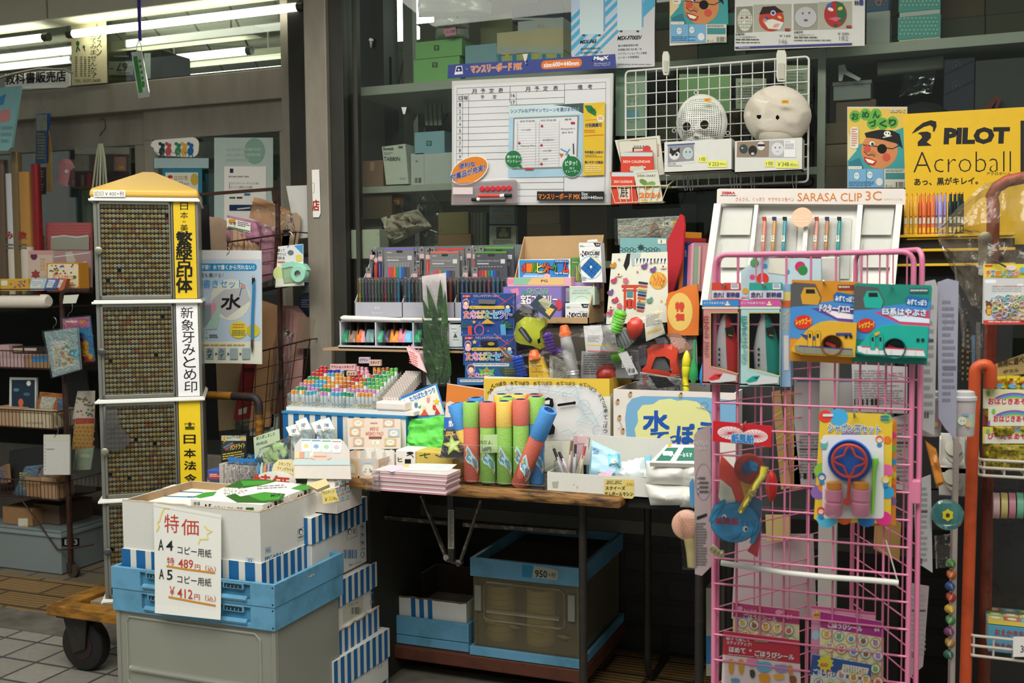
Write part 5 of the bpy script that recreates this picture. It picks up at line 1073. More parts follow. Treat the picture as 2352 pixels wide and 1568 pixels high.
def d(P):P.pg(xy(1018,1034,1030,990,1062,990,1065,1052,1014,1048),546);P.star(1040,1022,25,3013,rot=-100);P.star(1040,1022,16,3562,rot=-100);P.ln([(1022,1000),(1062,994)],3,2965);P.rc(1025,991,1041,1000,3508);P.tx('￥308',1027,993,1039,998,2354,.02)
pack('star_ornament','holographic yellow green star ornament on a black card before the foam guns','ornament',xy(1024,984,1060,986,1066,1054,1010,1050),tilt(1040,1030,-.63,20),M(11494),d,t=.003)
FY=-.655;a,b,c,e=fit(1055,1026,1250,1130,FY);bz=e
fb=thing('acrylic_box','clear open plastic box holding the foam water guns at the table edge','box',((a+b)/2,FY+.07,TZ))
m=MB();tray(m,a,b,FY,FY+.16,TZ+.001,bz,CASE,.0025)
for z in(bz,TZ+.012):m.tu([(a,FY,z),(b,FY,z),(b,FY+.16,z),(a,FY+.16,z)],.0014,CASE,5,True)
m.mk('box',fb)
FC={'s':(3446,'salmon'),'g':(2502,'green'),'y':(3782,'yellow'),'b':(1437,'blue')}
def foam(h):return M(h,.95,var=.14,scale=220,bump=.25,spec=.15)
def gun(top,bot,A,B,split,lab,stick=True,tape=None,grp='foam water guns'):
 0
 A=V3(A);B=V3(B);L=(B-A).length;ax=(B-A).normalized();r=.0232
 o=thing('foam_water_gun',lab,'water gun',B,grp)
 m=MB();m.lth(A,ax,[(L*split-.003,r*.93),(L*split,r*.95),(L-.004,r*.95),(L,r*.88)],foam(FC[bot][0]),26);body=m.mk('foam_body',o,sm=1)
 m=MB();m.lth(A,ax,[(0,r*.7),(0,r*.93),(.003,r),(L*split-.002,r),(L*split,r*.96)],foam(FC[top][0]),26);m.mk('foam_cap',o,sm=1)
 m=MB();m.lth(A-ax*.0008,ax,[(0,r*.62),(.003,r*.66)],M(8497,.4),20);x=ax.orthogonal().normalized();y=ax.cross(x);c0=A-ax*.0014
 P=[c0+(x*cos(radians(k*36))+y*sin(radians(k*36)))*r*(.5 if k%2==0 else .22)for k in range(10)];m.tu(P,.0006,M(6313),4,True);m.mk('plug',o,sm=1)
 if stick:
  tc=(CAM-(A+B)/2);tc=(tc-ax*tc.dot(ax)).normalized();sd_=ax.cross(tc)
  class Cy:
   n=tc
   def __call__(s,x,y):an=x/r;return A+ax*y+(tc*cos(an)+sd_*sin(an))*(r*.97)
  m=MB();P=Paint(m,Cy(),lift=.0006);yy=L*(split+(1-split)*.58);s=-1 if sd_.x>0 else 1
  def patch(pts,col):P.k+=1e-4;n=len(pts);C_=(sum(p[0]for p in pts)/n,sum(p[1]for p in pts)/n);m.add([Cy()(s*C_[0],yy+C_[1])+tc*P.k]+[Cy()(s*u,yy+v)+(tc*cos(u/r)+sd_*sin(s*u/r))*P.k for u,v in pts],[(0,k+1,(k+1)%n+1)for k in range(n)],col)
  patch(xy(-.022,.030,-.020,.008,-.012,-.004,-.004,-.014,.004,-.028,.013,-.040,.019,-.026,.016,-.010,.022,-.004,.012,.010,.002,.014,-.008,.024,-.016,.040),3566)
  patch(xy(-.018,.024,-.014,.006,-.004,-.004,.006,-.020,.013,-.032,.013,-.014,.016,-.004,.004,.008,-.008,.016),1725)
  patch(xy(-.016,.036,-.017,.024,-.010,.022,-.010,.032),3496);patch(xy(-.002,-.004,.008,-.012,.010,-.006,.0,.003),3567)
  patch(xy(.007,-.016,.014,-.024,.018,-.020,.011,-.010),3508);m.mk('sticker',o)
 if tape:
  tape(o,A,B)
 return o
def up(px,py,Y,top,bot,lab,split=.31,zb=TZ+.006,**k):
 p=PY(Y)(px,py);return gun(top,bot,(p.x,Y,p.z),(p.x,Y,zb),split,lab,**k)
y0=FY+.030
up(1082,923,y0,'g','s','green capped foam gun with a salmon body at the front left of the box')
def note(o,A,B):
 m=MB();pl=PY(A.y-.0245);m.grid(lambda u,v:pl(1100+41*u,1040-42*v)+V3((0,.009*(2*u-1)**2,0)),8,3,M(28499,.6));P=Paint(m,PY(A.y-.0245),lift=.001);P.tx('本だよ。',1102,1010,1132,1020,562,.01);P.tx('20円',1106,1026,1128,1036,562,.01);m.mk('price_note',o)
up(1120,923,y0,'s','g','salmon capped foam gun with the pale green price note taped on',tape=note)
up(1158,921,y0,'y','g','yellow capped foam gun with a green body, third in the front row')
up(1196,917,y0+.004,'s','g','salmon capped foam gun with a green body, fourth in the front row',.30)
up(1232,911,y0+.03,'g','b','green capped foam gun with a blue body at the right end')
up(1152,905,y0+.062,'y','s','yellow capped foam gun at the back left, behind the salmon one',stick=False);up(1191,905,y0+.066,'y','b','yellow capped foam gun at the back, between its green and salmon neighbours',stick=False)
up(1166,911,y0+.045,'g','y','small glimpse of a green capped foam gun in the middle of the box',stick=False);up(1228,905,y0+.078,'s','g','salmon capped foam gun at the very back right of the box',stick=False)
A=PY(y0+.05)(1093,913);gun('b','s',A,(A.x+.012,A.y+.01,TZ+.006),.33,'blue capped foam gun at the back left, leaning a little',stick=False)
A=PY(y0+.02)(1046,927);B=PY(y0+.02)(1074,1020);B=A+(B-A)*1.9;gun('b','y',A,B,.33,'blue capped foam gun sticking out furthest to the left',stick=False)
A=PY(FY-.012)(1261,941);B=PY(FY+.026)(1191,1113);gun('b','s',A,B,.36,'blue capped salmon foam gun leaning diagonally across the front of the box')
BY=-.42;bx0,bx1,_,bz1=fit(1113,868,1399,1000,BY);by1=PX(bx1)(1450,852).y
wb=thing('toy_box','yellow edged white box with hand drawn 水てっぽう lettering full of water pistols','box',((bx0+bx1)/2,(BY+by1)/2,TZ))
YB=M(31431,.7);m=MB();tray(m,bx0,bx1,BY,by1,TZ+.001,bz1,M(33690),.004,M(26188,.9));P=Paint(m,PY(BY));P.rc(1111,869,1400,1010,3508);P.rc(1386,910,1402,1010,3548)
pts=xy(1121,1010,1118,930,1124,905,1140,889,1165,884,1330,884,1365,892,1385,912,1396,950,1399,1010);P.pg(pts,3549)
def along(P,t,pts,h,col,up_=9):
 segs=[];tot=0
 for a_,b_ in zip(pts,pts[1:]):l=hypot(b_[0]-a_[0],b_[1]-a_[1]);segs.append((tot,l,a_,b_));tot+=l
 n=len(t)
 for i,ch in enumerate(t):
  if ch==' ':continue
  s=tot*(i+.5)/n
  for s0,l,a_,b_ in segs:
   if s0<=s<=s0+l:f=(s-s0)/l;x=a_[0]+(b_[0]-a_[0])*f;y=a_[1]+(b_[1]-a_[1])*f;P.rtext(ch,x,y,h*(.75 if ch in 'っ' else 1),h*(.75 if ch in 'っ' else 1),degrees(atan2(b_[1]-a_[1],b_[0]-a_[0])),col,.02);break
along(P,'う水てっぽう 水てっぽう 水てっぽう 水てっぽう 水てっぽう 水てっぽう',xy(1122,906,1134,886,1152,880,1180,879,1310,880,1350,884,1377,902,1391,930,1394,945),8.5,546)
for ch,y in zip('水てっぽう',(938,953,967,972,984)):P.tx(ch,1388,y,1398,y+(9 if ch!='っ' else 5),546,.02)
P.pg(xy(1255,914,1262,911,1273,915,1275,930,1270,938,1252,936),273);P.pg(xy(1255,919,1266,917,1265,927,1254,927),3549);P.ln(xy(1286,929,1300,927,1322,924),6,273);P.ell(1286,929,3,3,273);P.ell(1322,924,3.5,4,273);P.pg(xy(1258,974,1272,970,1278,980,1276,995,1256,999),273)
for cx,cy,r in((1173,889,8),(1252,892,12),(1344,930,13),(1376,988,12),(1300,905,5)):P.ring(cx,cy,r,r,1,2732);P.ring(cx-r*.2,cy,r*.6,r*.8,.7,2732,14,60,300)
for pts in(xy(1140,900,1200,888,1260,895,1320,905,1360,940,1380,980),xy(1325,885,1335,920,1345,950,1370,975),xy(1268,910,1290,895,1308,886),xy(1325,970,1345,950,1365,948,1340,962),xy(1330,965,1360,975,1390,940),xy(1288,992,1310,985,1320,995),xy(1310,905,1330,890,1340,892)):P.ln(pts,1.2,2252)
P=Paint(m,PX(bx1));P.pg(xy(1399,869,1450,852,1450,884,1399,905),3508);P.pg(xy(1400,906,1440,890,1440,990,1400,1005),3548);m.mk('carton',wb)
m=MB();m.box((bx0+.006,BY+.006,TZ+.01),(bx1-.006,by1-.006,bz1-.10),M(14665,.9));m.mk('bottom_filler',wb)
WY=-.44;cx0,cx1,_,cz1=fit(1409,898,1690,1000,WY)
cb=thing('toy_box','white paper wrapped box with 水てっぽう in blue on a cream cloud','box',((cx0+cx1)/2,WY+.1,TZ))
m=MB();tray(m,cx0,cx1,WY,WY+.24,TZ+.0,cz1,M(32601,.7,bump=.15,scale=14),.006);P=Paint(m,PY(WY),lift=.001)
P.pg(xy(1440,1012,1436,960,1440,930,1452,915,1475,909,1620,912,1690,920,1690,1012),1964)
P.pg(xy(1462,1010,1458,985,1466,968,1464,945,1476,930,1500,928,1514,918,1540,915,1556,920,1575,918,1600,922,1618,935,1630,950,1634,970,1660,985,1665,1010),3545)
P.tx('水',1478,944,1537,990,602,.05);P.tx('て',1495,992,1535,1020,602,.05);P.tx('っ',1540,1000,1556,1016,602,.05);P.tx('ぽ',1556,974,1594,1018,602,.05);P.tx('う',1604,970,1640,1010,602,.05)
for x,y in((1418,923),(1447,906),(1563,908),(1422,960),(1430,990)):P.ell(x,y,4,5,2966);P.ell(x+2,y-5,3,2.4,1620)
P.ring(1618,930,8,7,.8,1402);P.ln(xy(1600,935,1616,938,1650,952),.8,1402);P.ln(xy(1424,968,1430,980,1420,984),1.2,2166);m.mk('carton',cb)
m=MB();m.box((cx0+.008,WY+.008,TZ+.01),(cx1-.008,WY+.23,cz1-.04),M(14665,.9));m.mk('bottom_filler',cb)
TYY=-.655;a,b,c,e=fit(1257,1091,1492,1146,TYY);zb=PY(TYY+.13)(1440,1004).z
wt=thing('carton_tray','white open carton of small squeeze toys with a yellow hand written label','carton',((a+b)/2,TYY+.07,TZ-.003))
m=MB();tray(m,a,b,TYY,TYY+.14,TZ-.002,e,CWH,.003);xk0,xk1,_,_=fit(1340,1004,1541,1080,TYY+.137);m.box((xk0,TYY+.137,TZ),(xk1,TYY+.141,zb),CWH)
P=Paint(m,PY(TYY));P.pg(xy(1268,1106,1283,1105,1281,1120,1270,1120),2729);P.ell(1326,1118,2,3,3002);P.ell(1318,1112,1.5,2,3002);m.mk('tray',wt)
def d(P):P.tx('ぷにぷに',1392,1103,1428,1111,546,.015);P.rc(1437,1107,1456,1114,3508);P.tx('￥605',1440,1109,1453,1113,2354,.01);P.tx('スクイーズ',1391,1116,1436,1124,546,.02);P.tx('ガムボールマシン',1389,1129,1454,1138,546,.02)
m=MB();pl=PY(TYY-.001);m.prm(qp(pl,xy(1388,1099,1455,1101,1457,1140,1452,1145,1386,1141)),-pl.n*.0008,M(31503));d(Paint(m,pl));m.mk('label_note',wt)
m=MB();a2,b2,c2,e2=fit(1275,1058,1350,1096,TYY+.03);tray(m,a2,b2,TYY+.02,TYY+.07,TZ+.004,e2,CASE,.0015);tag(m.mk('acrylic_cup'),'clear cup of pens in the left of the white carton','cup')
for(xa,ya,xb,yb,c,t,l)in((1272,1030,1296,1096,3276,819,'white patterned pen with a black and red top'),(1284,1038,1308,1090,3533,546,'white pen with a black push button'),(1314,1012,1304,1090,3531,2165,'cream pen with a gold clip'),(1344,1024,1330,1095,3530,3158,'yellow and pink pen leaning in the tray'),(1322,1020,1318,1092,3276,1092,'pale grey four colour pen')):
 o=thing('pen',l,'pen',PY(TYY+.04)(xb,yb),'pens in the white carton');A=PY(TYY+.045)(xa,ya);B=PY(TYY+.03)(xb,yb);B.z=max(B.z,TZ+.012)
 m=MB();m.tu([A+(B-A)*.3,A+(B-A)*.9,B],.0045,M(c,.35),10,rs=[.0048,.0048,.0015]);m.mk('barrel',o,sm=1);m=MB();m.tu([A,A+(B-A)*.3],.0042,M(t,.35),10);m.bar(A+V3((0,-.006,0))+(B-A)*.02,A+(B-A)*.38+V3((0,-.006,0)),.003,.0015,M(t,.3));m.mk('clip_cap',o,sm=1)
def d(P):
 for k in range(10):P.ell(1308+(k%3)*9+k*.6,1034+k*6,1.6,1.6,3805,n=8)
 P.rc(1326,1002,1350,1018,3515)
card('pencil_case_strip','pale pink dotted pencil pouch standing among the pens','pouch',xy(1318,1000,1352,1004,1340,1022,1318,1094,1300,1094,1314,1020),PY(TYY+.075),M(30390),.006,d)
m=MB();pl=tilt(1390,1060,TYY+.06,25);plw(m,pl,xy(1358,1010,1424,1040,1424,1094,1352,1092),.012,M(26460,.3),10,10,.25,61);o=tag(m.mk('squeeze_toy_pack',sm=1),'light blue printed squeeze toy pack standing in the white carton','packet')
m=MB();P=Paint(m,tilt(1390,1060,TYY+.045,25));P.sml(1362,1028,1376,1044,3,1692);P.ell(1390,1090,16,7,3499);P.ell(1400,1084,9,6,3261);m.mk('print',o)
m=MB();plw(m,tilt(1420,1070,TYY+.05,35),xy(1395,1042,1424,1042,1426,1072,1398,1074),.01,M(19227,.3),8,8,.2,62);P=Paint(m,tilt(1410,1058,TYY+.035,35));P.ell(1410,1058,8,6,3294);P.ell(1414,1060,4,3,3496);tag(m.mk('squeeze_toy_pack',sm=1),'small sky blue squeeze toy packet at the middle of the white carton','packet')
m=MB();plw(m,tilt(1450,1085,TYY+.06,50),xy(1410,1066,1480,1050,1486,1096,1412,1098),.012,M(32668,.4),12,10,.5,63);tag(m.mk('squeeze_toy_pack',sm=1),'crumpled whitish packet lying at the right of the white carton','packet')
card('paper_triangle','teal blue corner of a packet rising at the right of the carton','packet',xy(1452,1062,1496,1044,1490,1078,1460,1080),tilt(1470,1065,TYY+.09,40),M(18137),.004)
m=MB();plw(m,PY(TYY+.10),xy(1262,1040,1330,985,1356,1000,1350,1075),.012,SOFT,12,12,.6,64);tag(m.mk('plastic_bag',sm=1),'crumpled clear bag standing at the left rear of the white carton','bag')
TP=tilt(1540,1100,-.70,6);m=MB();WP=M(33691,.3,bump=.35,scale=14)
for k,q in enumerate((xy(1484,1058,1592,1060,1592,1116,1484,1112),xy(1482,1110,1592,1114,1596,1160,1494,1160),xy(1560,1060,1640,1062,1640,1120,1560,1116),xy(1558,1112,1640,1118,1636,1168,1562,1164))):
 m=MB();plw(m,Pl(PY(-.665)(1540,1100),(0,-1,.05)),q,.034,WP,18,16,.16,70+k,.42,freq=1.6);tag(m.mk('tissue_pack',sm=1),('upper left','lower left','upper right','lower right')[k]+' white plastic tissue pack of the bundle at the table corner','tissue pack','bundled tissue packs')
pl=tilt(1540,1040,-.66,62);m=MB();m.prm(qp(pl,xy(1492,1062,1532,1020,1640,1022,1640,1066)),-pl.n*.012,M(32634,.4));P=Paint(m,pl);P.pg(xy(1506,1058,1532,1028,1640,1028,1640,1058),886);P.pg(xy(1538,1060,1560,1026,1572,1026,1552,1060),3549);P.rrc(1522,1036,1546,1046,3565,3);P.tx('ペーパータオル',1536,1050,1590,1040,3565,.02);P.rc(1534,1020,1542,1026,3235)
tag(m.mk('tissue_wrapper',bevel=.004),'green and white printed top of the tissue pack bundle','wrapper')
GD=M(26294,.55);GDK=M(17870,.5)
DY=-.24;dx0,dx1,dz0,dz1=fit(814,694,1062,731,DY);dy1=DY+.15;ztop=PY(dy1)(960,566).z
ss=thing('display_stand','dark stand under the white organizer and the grey pen display','stand',((dx0+dx1)/2,-.12,TZ));zc=PY(-.27)(850,802).z
m=MB();m.box((dx0-.06,-.20,TZ),(dx1+.02,-.02,zc-.004),M(8323,.8));m.mk('body',ss)
m=MB();a=PY(-.29)(745,800).x;b=PY(-.29)(948,798).x;m.box((a,-.30,zc-.004),(b+.3,-.02,zc+.003),KRAFT);tag(m.mk('cardboard_sheet'),'thin kraft cardboard sheet sticking out left under the white organizer','cardboard')
OY=-.29;ox0,ox1,oz0,oz1=fit(779,737,1075,793,OY);oz0=zc+.004
og=thing('organizer','white low organizer with dark compartments of small refill packets under the pen display','organizer',((ox0+ox1)/2,OY+.1,oz0));OW=M(28408,.5)
m=MB();m.box((ox0,OY+.24,oz0),(ox1,OY+.25,oz1),OW);m.box((ox0,OY,oz1-.004),(ox1,OY+.25,oz1),OW);m.box((ox0,OY-.006,oz0),(ox1,OY+.25,oz0+.004),OW);m.box((ox0,OY-.006,oz0),(ox1,OY-.003,oz0+.010),OW)
m.box((ox0,OY+.06,oz0+.004),(ox1,OY+.063,oz1-.004),M(9381,.7))
for px in(780,861,947,1030):x=PY(OY)(px,760).x;m.box((x,OY,oz0),(x+.005,OY+.25,oz1),OW)
for px in(800,817,834,880,900,920):x=PY(OY)(px,760).x;m.box((x,OY+.012,oz0),(x+.0015,OY+.06,oz1-.004),M(11462,.5))
m.mk('case',og)
for k,(x,w,c,l)in enumerate(((783,14,902,'green'),(798,18,2166,'brown grey'),(817,12,3443,'orange'),(826,12,3482,'pink'),(838,20,1672,'grey green'),(866,12,1448,'mint striped'),(879,14,1093,'dark violet'),(894,20,3459,'deep orange'),(914,16,3465,'rose'),(928,18,1981,'sky blue'),(950,16,918,'emerald'))):
 m=MB();pl=tilt(x+8,780,OY+.006+.003*(k%2),38,0);plw(m,pl,[(x+4,757-k%3*2),(x+w+4,756+k%2*4),(x+w,786),(x,786)],.005,M(c,.35),6,6,.5,80+k);tag(m.mk('refill_packet',sm=1),l+' small refill packet lying in the white organizer','packet','refill packets in the organizer')
m=MB();m.lth(PY(OY-.002)(783,730),(1,.02,-.02),xy(0,.004,.01,.009,.22,.006,.23,.002),PAPER,10);m.lth(PY(OY)(918,733),(1,0,0),xy(0,.003,.01,.006,.22,.006),PAPER,10);tag(m.mk('paper_roll',sm=1),'rolled white paper lying on the edge of the white organizer','paper')
def d(P):P.sml(1036,754,1056,757,1,2184);P.sml(1040,762,1052,764,1,2952);P.pg(xy(1046,764,1051,775,1041,775),1108);P.sml(1040,779,1054,782,1,2184)
card('sign_card','small white card with a tiny green tree beside the star festival sets','card',(1032,745,1062,796),PY(OY-.01),M(29497),.003,d)
gd=thing('pen_display','grey stepped card display of colour pens lettered 0.3 behind the organizer','pen display',((dx0+dx1)/2,DY+.07,dz0));dx1=PY(DY)(1185,700).x
m=MB();m.box((dx0,DY,dz0),(dx1,DY+.004,dz1),GD);m.box((dx0,dy1,dz0),(dx1,dy1+.004,ztop),GDK);m.box((dx0,DY+.055,dz0),(dx1,DY+.058,dz1+.075),GDK);m.box((dx0,DY,dz0),(dx1,dy1,dz0+.004),GD)
for px in(814,923,1043,1185):x=min(PY(DY)(px,700).x,dx1-.002);m.prm([(x,DY,dz0),(x,DY,dz1),(x,dy1,ztop),(x,dy1,dz0)],(.003,0,0),GD)
P=Paint(m,PY(DY));P.tx('0.3',861,704,871,709,3549,.02);P.sml(852,715,881,716.5,1,3276);P.sml(854,718,880,721,1,3549);m.mk('display_box',gd)
pc=[1365,1638,1092,1638,1365,1911];acc=[3411,873,901,3126,924,1608,3491,1912]
pr_=None;pens={}
for u,(xa,xb)in enumerate(((824,920),(928,1040),(1048,1180))):
 n=13
 for k in range(n):
  for row in(0,1):
   px=xa+(xb-xa)*(k+.5+.4*row)/n;c=rnd.choice(acc)if rnd.random()<.42 else rnd.choice(pc);p=PY(DY+.018+.022*row)(px,690);L=(p.x,DY+.018+.022*row,dz0+.006)
   if c not in pens:
    o=thing('gel_pen','slim pen in clear sleeve standing in the grey pen display, %s barrel'%{3411:'orange',873:'blue',901:'green',3126:'pink',924:'cyan',1608:'violet',3491:'yellow',1912:'silver',1365:'charcoal',1638:'slate',1092:'black grey',1638:'mid grey',1911:'light grey'}[c],'pen',(0,0,0),{3411:'orange',873:'blue',901:'green',3126:'pink',924:'cyan',1608:'violet',3491:'yellow',1912:'silver',1365:'charcoal',1638:'slate',1092:'black grey',1638:'mid grey',1911:'light grey'}[c]+' pens in the grey display')
    m=MB();m.lth((0,0,0),(0,0,1),xy(0,.0012,.012,.0042,.06,.0042,.062,.0044,.112,.0044,.114,.0028,.124,.0028),M(c,.3),10);m.mk('barrel',o,sm=1)
    m=MB();m.box((-.0012,-.0066,.075),(.0012,-.0042,.112),M(22066,.3));m.lth((0,0,.112),(0,0,1),[(0,.003),(.012,.0026)],M(29497,.3),8);m.mk('clip',o)
    m=MB();m.box((-.0056,-.0072,.0),(.0056,.005,.128),FILM,'b');m.mk('sleeve',o);pens[c]=o;o.location=L
   else:dup(pens[c],L)
def pouch(x0,y0,x1,y1,c,cn,Y,dark=False,hid=False):
 def d(P):
  P.rc(x0,y0,x1,y0+4,c);P.sml(x0+5,y0+10,x0+16,y0+13,1,3276);P.tx('FRIXION SYNERGY KNOCK',x0+6,y0+20,x1-16,y0+24,3003,0);P.rc(x1-14,y0+18,x1-4,y0+28,3276);P.rc(x0+5,y0+27,x0+32,y0+30,3003);P.rrc(x0+(x1-x0)*.4,y0+6,x0+(x1-x0)*.62,y0+11,819,2)
  for k,cc in enumerate((3142,3139,3427,901,908,858,1093,1365)):
   xx=x0+8+k*(x1-x0-16)/8;P.rc(xx,y0+34,xx+5,y1-26,2184);P.rc(xx,y0+44,xx+5,y1,cc)
 flat('pen_pouch','grey pouch of colour pens with a %s top edge'%cn,'pen pouch',[(x0,y0),(x1,y0),(x1+2,y1),(x0-2,y1)],Y,M(14667 if dark else 1911,.35),d,.006)
pouch(884,569,950,640,1899,'purple',DY+.085);pouch(950,572,958,640,2171,'narrow second purple',DY+.10)
pouch(1002,570,1066,640,3140,'deeper red rear',DY+.105);pouch(988,577,1054,640,3429,'red',DY+.085);pouch(1112,567,1180,640,1443,'bright green rear',DY+.105,True);pouch(1091,577,1164,640,1427,'green',DY+.085,True)
for k,(x,y,c)in enumerate(((848,571,1092),(855,578,2867),(866,575,822),(962,569,546),(976,571,2883),(986,569,1092),(1070,568,1092),(1084,570,2883),(1098,566,546),(840,614,840),(946,614,819),(1062,612,819),(1084,614,1826))):
 flat('refill_card','grey hang card of pen refills '+('at the left end of the pen display, rear','with red refills, second from the left end','with dark blue refills left of the purple pouch','with black refills right of the purple pouch','with red refills between purple and red pouches','peeking out left of the red pouches','right of the red pouches, rear','with red refills left of the green pouches','with black refills beside the green pouch','in the front row at the left end','in front between purple and red pouches','in front between red and green pouches','with a red dot in front of the green pouch')[k],'refill',[(x,y),(x+13,y-1),(x+14,y+68),(x+1,y+70)],DY+(.075 if k>8 else .095),1911,lambda P,x=x,y=y,c=c:(P.ell(x+7,y+5,2,2.4,819),P.rc(x+2,y+14,x+12,y+24,3242),P.rc(x+3,y+26,x+12,y+66,c),P.ln([(x+6,y+30),(x+6,y+60)],1,2457)),.003)
for k in range(3):m=MB();pl=tilt(960,820,-.33+.012*k,20,-15);m.prm(qp(pl,[(932+6*k,794-2*k),(962+4*k,812-2*k),(978,855),(946+6*k,836)]),-pl.n*.006,M((3515,3225,3259)[k]));P=Paint(m,pl);P.sml(940+6*k,806,960+4*k,836,6,3174,ri=8);tag(m.mk('memo_pack'),('front','middle','rear')[k]+' pinkish film pack leaning left of the bamboo spray','pack')
o=thing('bamboo_spray','dark green bamboo leaf spray in a tall clear bag on pale card','bamboo',PY(-.30)(1010,885))
m=MB();pl=tilt(1000,760,-.29,8);m.prm(qp(pl,xy(969,634,1024,626,1034,880,980,884)),-pl.n*.002,M(29431,.5));m.mk('backing',o)
m=MB();pl2=Pl(pl.o+pl.n*.006,pl.n);LG=dirty(10597,305,30,.4,.7,.4);LG2=dirty(12710,578,30,.4,.7,.4)
for k,(bx,by,tx,ty,w)in enumerate(((1005,760,980,655,9),(1012,740,1012,642,8),(1005,800,971,684,11),(1022,790,1024,668,8),(1006,850,972,728,12),(1018,850,1026,740,11),(1004,878,974,775,13),(1020,880,1034,790,12),(1010,800,1000,700,10),(1014,870,1012,770,12),(1000,884,986,812,12),(1028,884,1040,820,10))):
 A=V3((bx,by));T=V3((tx,ty));ax=T-A;nn=V3((-ax.y,ax.x)).normalized();pts=[]
 for f,ww in((0,.15),(.15,.6),(.4,1),(.7,.62),(1,0)):pts.append((A+ax*f+nn*(w*ww)))
 for f,ww in((.7,.62),(.4,1),(.15,.6),(0,.15)):pts.append((A+ax*f-nn*(w*ww)))
 q=[pl2(p.x,p.y)+pl.n*(.0018*k)for p in pts];m.prm(q,-pl.n*.0006,LG if k%3 else LG2)
 m.tu([pl2(bx,by)+pl.n*(.0018*k+.0008),pl2(tx,ty)+pl.n*(.0018*k+.0008)],.0008,LG2,4)
m.mk('leaves',o)
m=MB();m.tu([pl2(1008,700),pl2(1010,790),pl2(1008,882)],.004,LG2,6);m.mk('stem',o)
m=MB();m.grid(lambda u,v:pl(966+(8-4*v)*(1-v)+62*u+8*(1-v),888-264*v)+pl.n*(.030+.005*mnoise.noise(V3((u*5,v*12,3)))),8,20,FILM);m.mk('bag',o,sm=1)
NB=584
def fest(lab,x0,y0,x1,y1,Y,full=True):
 w=x1-x0
 def d(P):
  r=random.Random(int(y0))
  P.ln([(x0+w*.6,y0),(x1,y0+34)],2,3156);P.ln([(x1,y0+4),(x0+w*.55,y0+44)],2,2628);P.ln([(x0,y0+30),(x0+40,y0+8)],1.5,1130)
  for k in range(16):P.ell(r.uniform(x0+2,x1-2),r.uniform(y0+3,y1-2),1.1,1.1,3021,n=8)
  P.rrc(x0+4,y0+4,x0+22,y0+10,3139,2);P.tx('トーヨー',x0+6,y0+5.2,x0+20,y0+8.8,3822,.03);P.tx('たのしいかざりがいっぱい！',x0+29,y0+3,x0+88,y0+9,3515,.015)
  P.rrc(x0+19,y0+29,x0+102,y0+36,3508,2);P.tx('7種類のたなばたかざりの作り方テキストつき',x0+23,y0+30.5,x0+98,y0+34.5,1073,0)
  for i,(ch,c)in enumerate(zip('たなばたセット',(3139,3177,3219,1156,923,1114,1608))):P.tx(ch,x0+7+i*16.2,y0+40,x0+22+i*16.2,y0+58,c,.025,edge=3822,ew=.045)
  for cx,cy,hc,cl in((x0+13,y0+22,1603,3499),(x1-14,y0+30,819,1436)):P.ell(cx,cy,8,10,2443 if cx<x0+30 else NB);P.ell(cx,cy+9,7,6,cl);P.ell(cx,cy,6,6,hc);P.ell(cx,cy+1.6,4.6,4,3786)
  if full:
   P.pg([(x0+42,y0+14),(x0+82,y0+15),(x0+80,y0+25),(x0+42,y0+24)],1638)
   for k in range(8):a=-170+k*24;cx=x0+30 if k<4 else x0+92;P.pg([(cx,y0+80),(cx+26*cos(radians(a))-3,y0+76+16*sin(radians(a))),(cx+32*cos(radians(a)),y0+80+18*sin(radians(a)))],867)
   P.star(x0+32,y0+66,5,3492);P.pg([(x0+48,y0+70),(x0+62,y0+58),(x0+80,y0+70)],3219);P.pg([(x0+18,y0+76),(x0+26,y0+74),(x0+28,y1),(x0+18,y1)],3139);P.ring(x0+44,y0+84,10,12,2.4,3158);P.pg([(x0+92,y0+72),(x0+104,y0+70),(x0+106,y1),(x0+94,y1)],1435)
  else:P.rc(x0+42,y0+13,x0+80,y0+24,546);P.star(x0+28,y0+16,6,3508);P.ell(x0+66,y0+20,8,4,2691)
  P.ln([(x0,y0),(x1,y0),(x1,y1)],1,1402)
 return flat('festival_set',lab,'craft set',(x0,y0,x1,y1),Y,NB,d,.012)
fest('upper blue star festival set lettered たなばたセット, whole front showing',1059,673,1182,772,-.335);fest('second blue star festival set, half hidden below the upper one',1064,769,1186,838,-.355,False)
def d(P):
 P.rrc(1085,834,1170,841,3276,3);P.sml(1090,836,1166,839,1,1125);P.ell(1082,848,10,13,2443);P.ell(1082,846,8,8,1603);P.ell(1082,849,6,6,3786);P.pg(xy(1105,862,1100,846,1112,850,1118,840,1124,850,1136,846,1132,862),1444);P.tx('お願い',1110,848,1128,853,3427,.04,edge=3822)
 for i,(ch,c)in enumerate(zip('たなばた',(3139,3177,3219,1156))):P.tx(ch,1076+i*15,856,1090+i*15,868,c,.025,edge=3822,ew=.045)
flat('festival_set','third blue star festival set with a girl and green bamboo, lowest visible front','craft set',(1068,831,1190,872),-.375,600,d,.012)
def d(P):P.rrc(1056,871,1110,877,3276,3);P.sml(1058,872.5,1106,875,1,1125)
flat('festival_set','blue craft set edge just above the orange cutting sheet','craft set',(1050,868,1116,884),-.395,873,d,.012)
TY=-.30;kx0,kx1,_,_=fit(1162,640,1340,740,TY);kz0=PY(TY)(1250,745).z;kyb=TY+.16;kzt=PY(kyb)(1300,541).z;kx1=PY(TY)(1352,730).x
kd=thing('display_carton','kraft display carton of boxed toys behind the water pistols','carton',((kx0+kx1)/2,TY+.08,kz0));KD=M(27213,.85)
m=MB();m.box((kx0,kyb,kz0),(kx1,kyb+.004,kzt),KD);m.box((kx0,TY,kz0),(kx1,kyb,kz0+.004),KD);m.box((kx0,TY,kz0),(kx1,TY+.003,kz0+.022),KD)
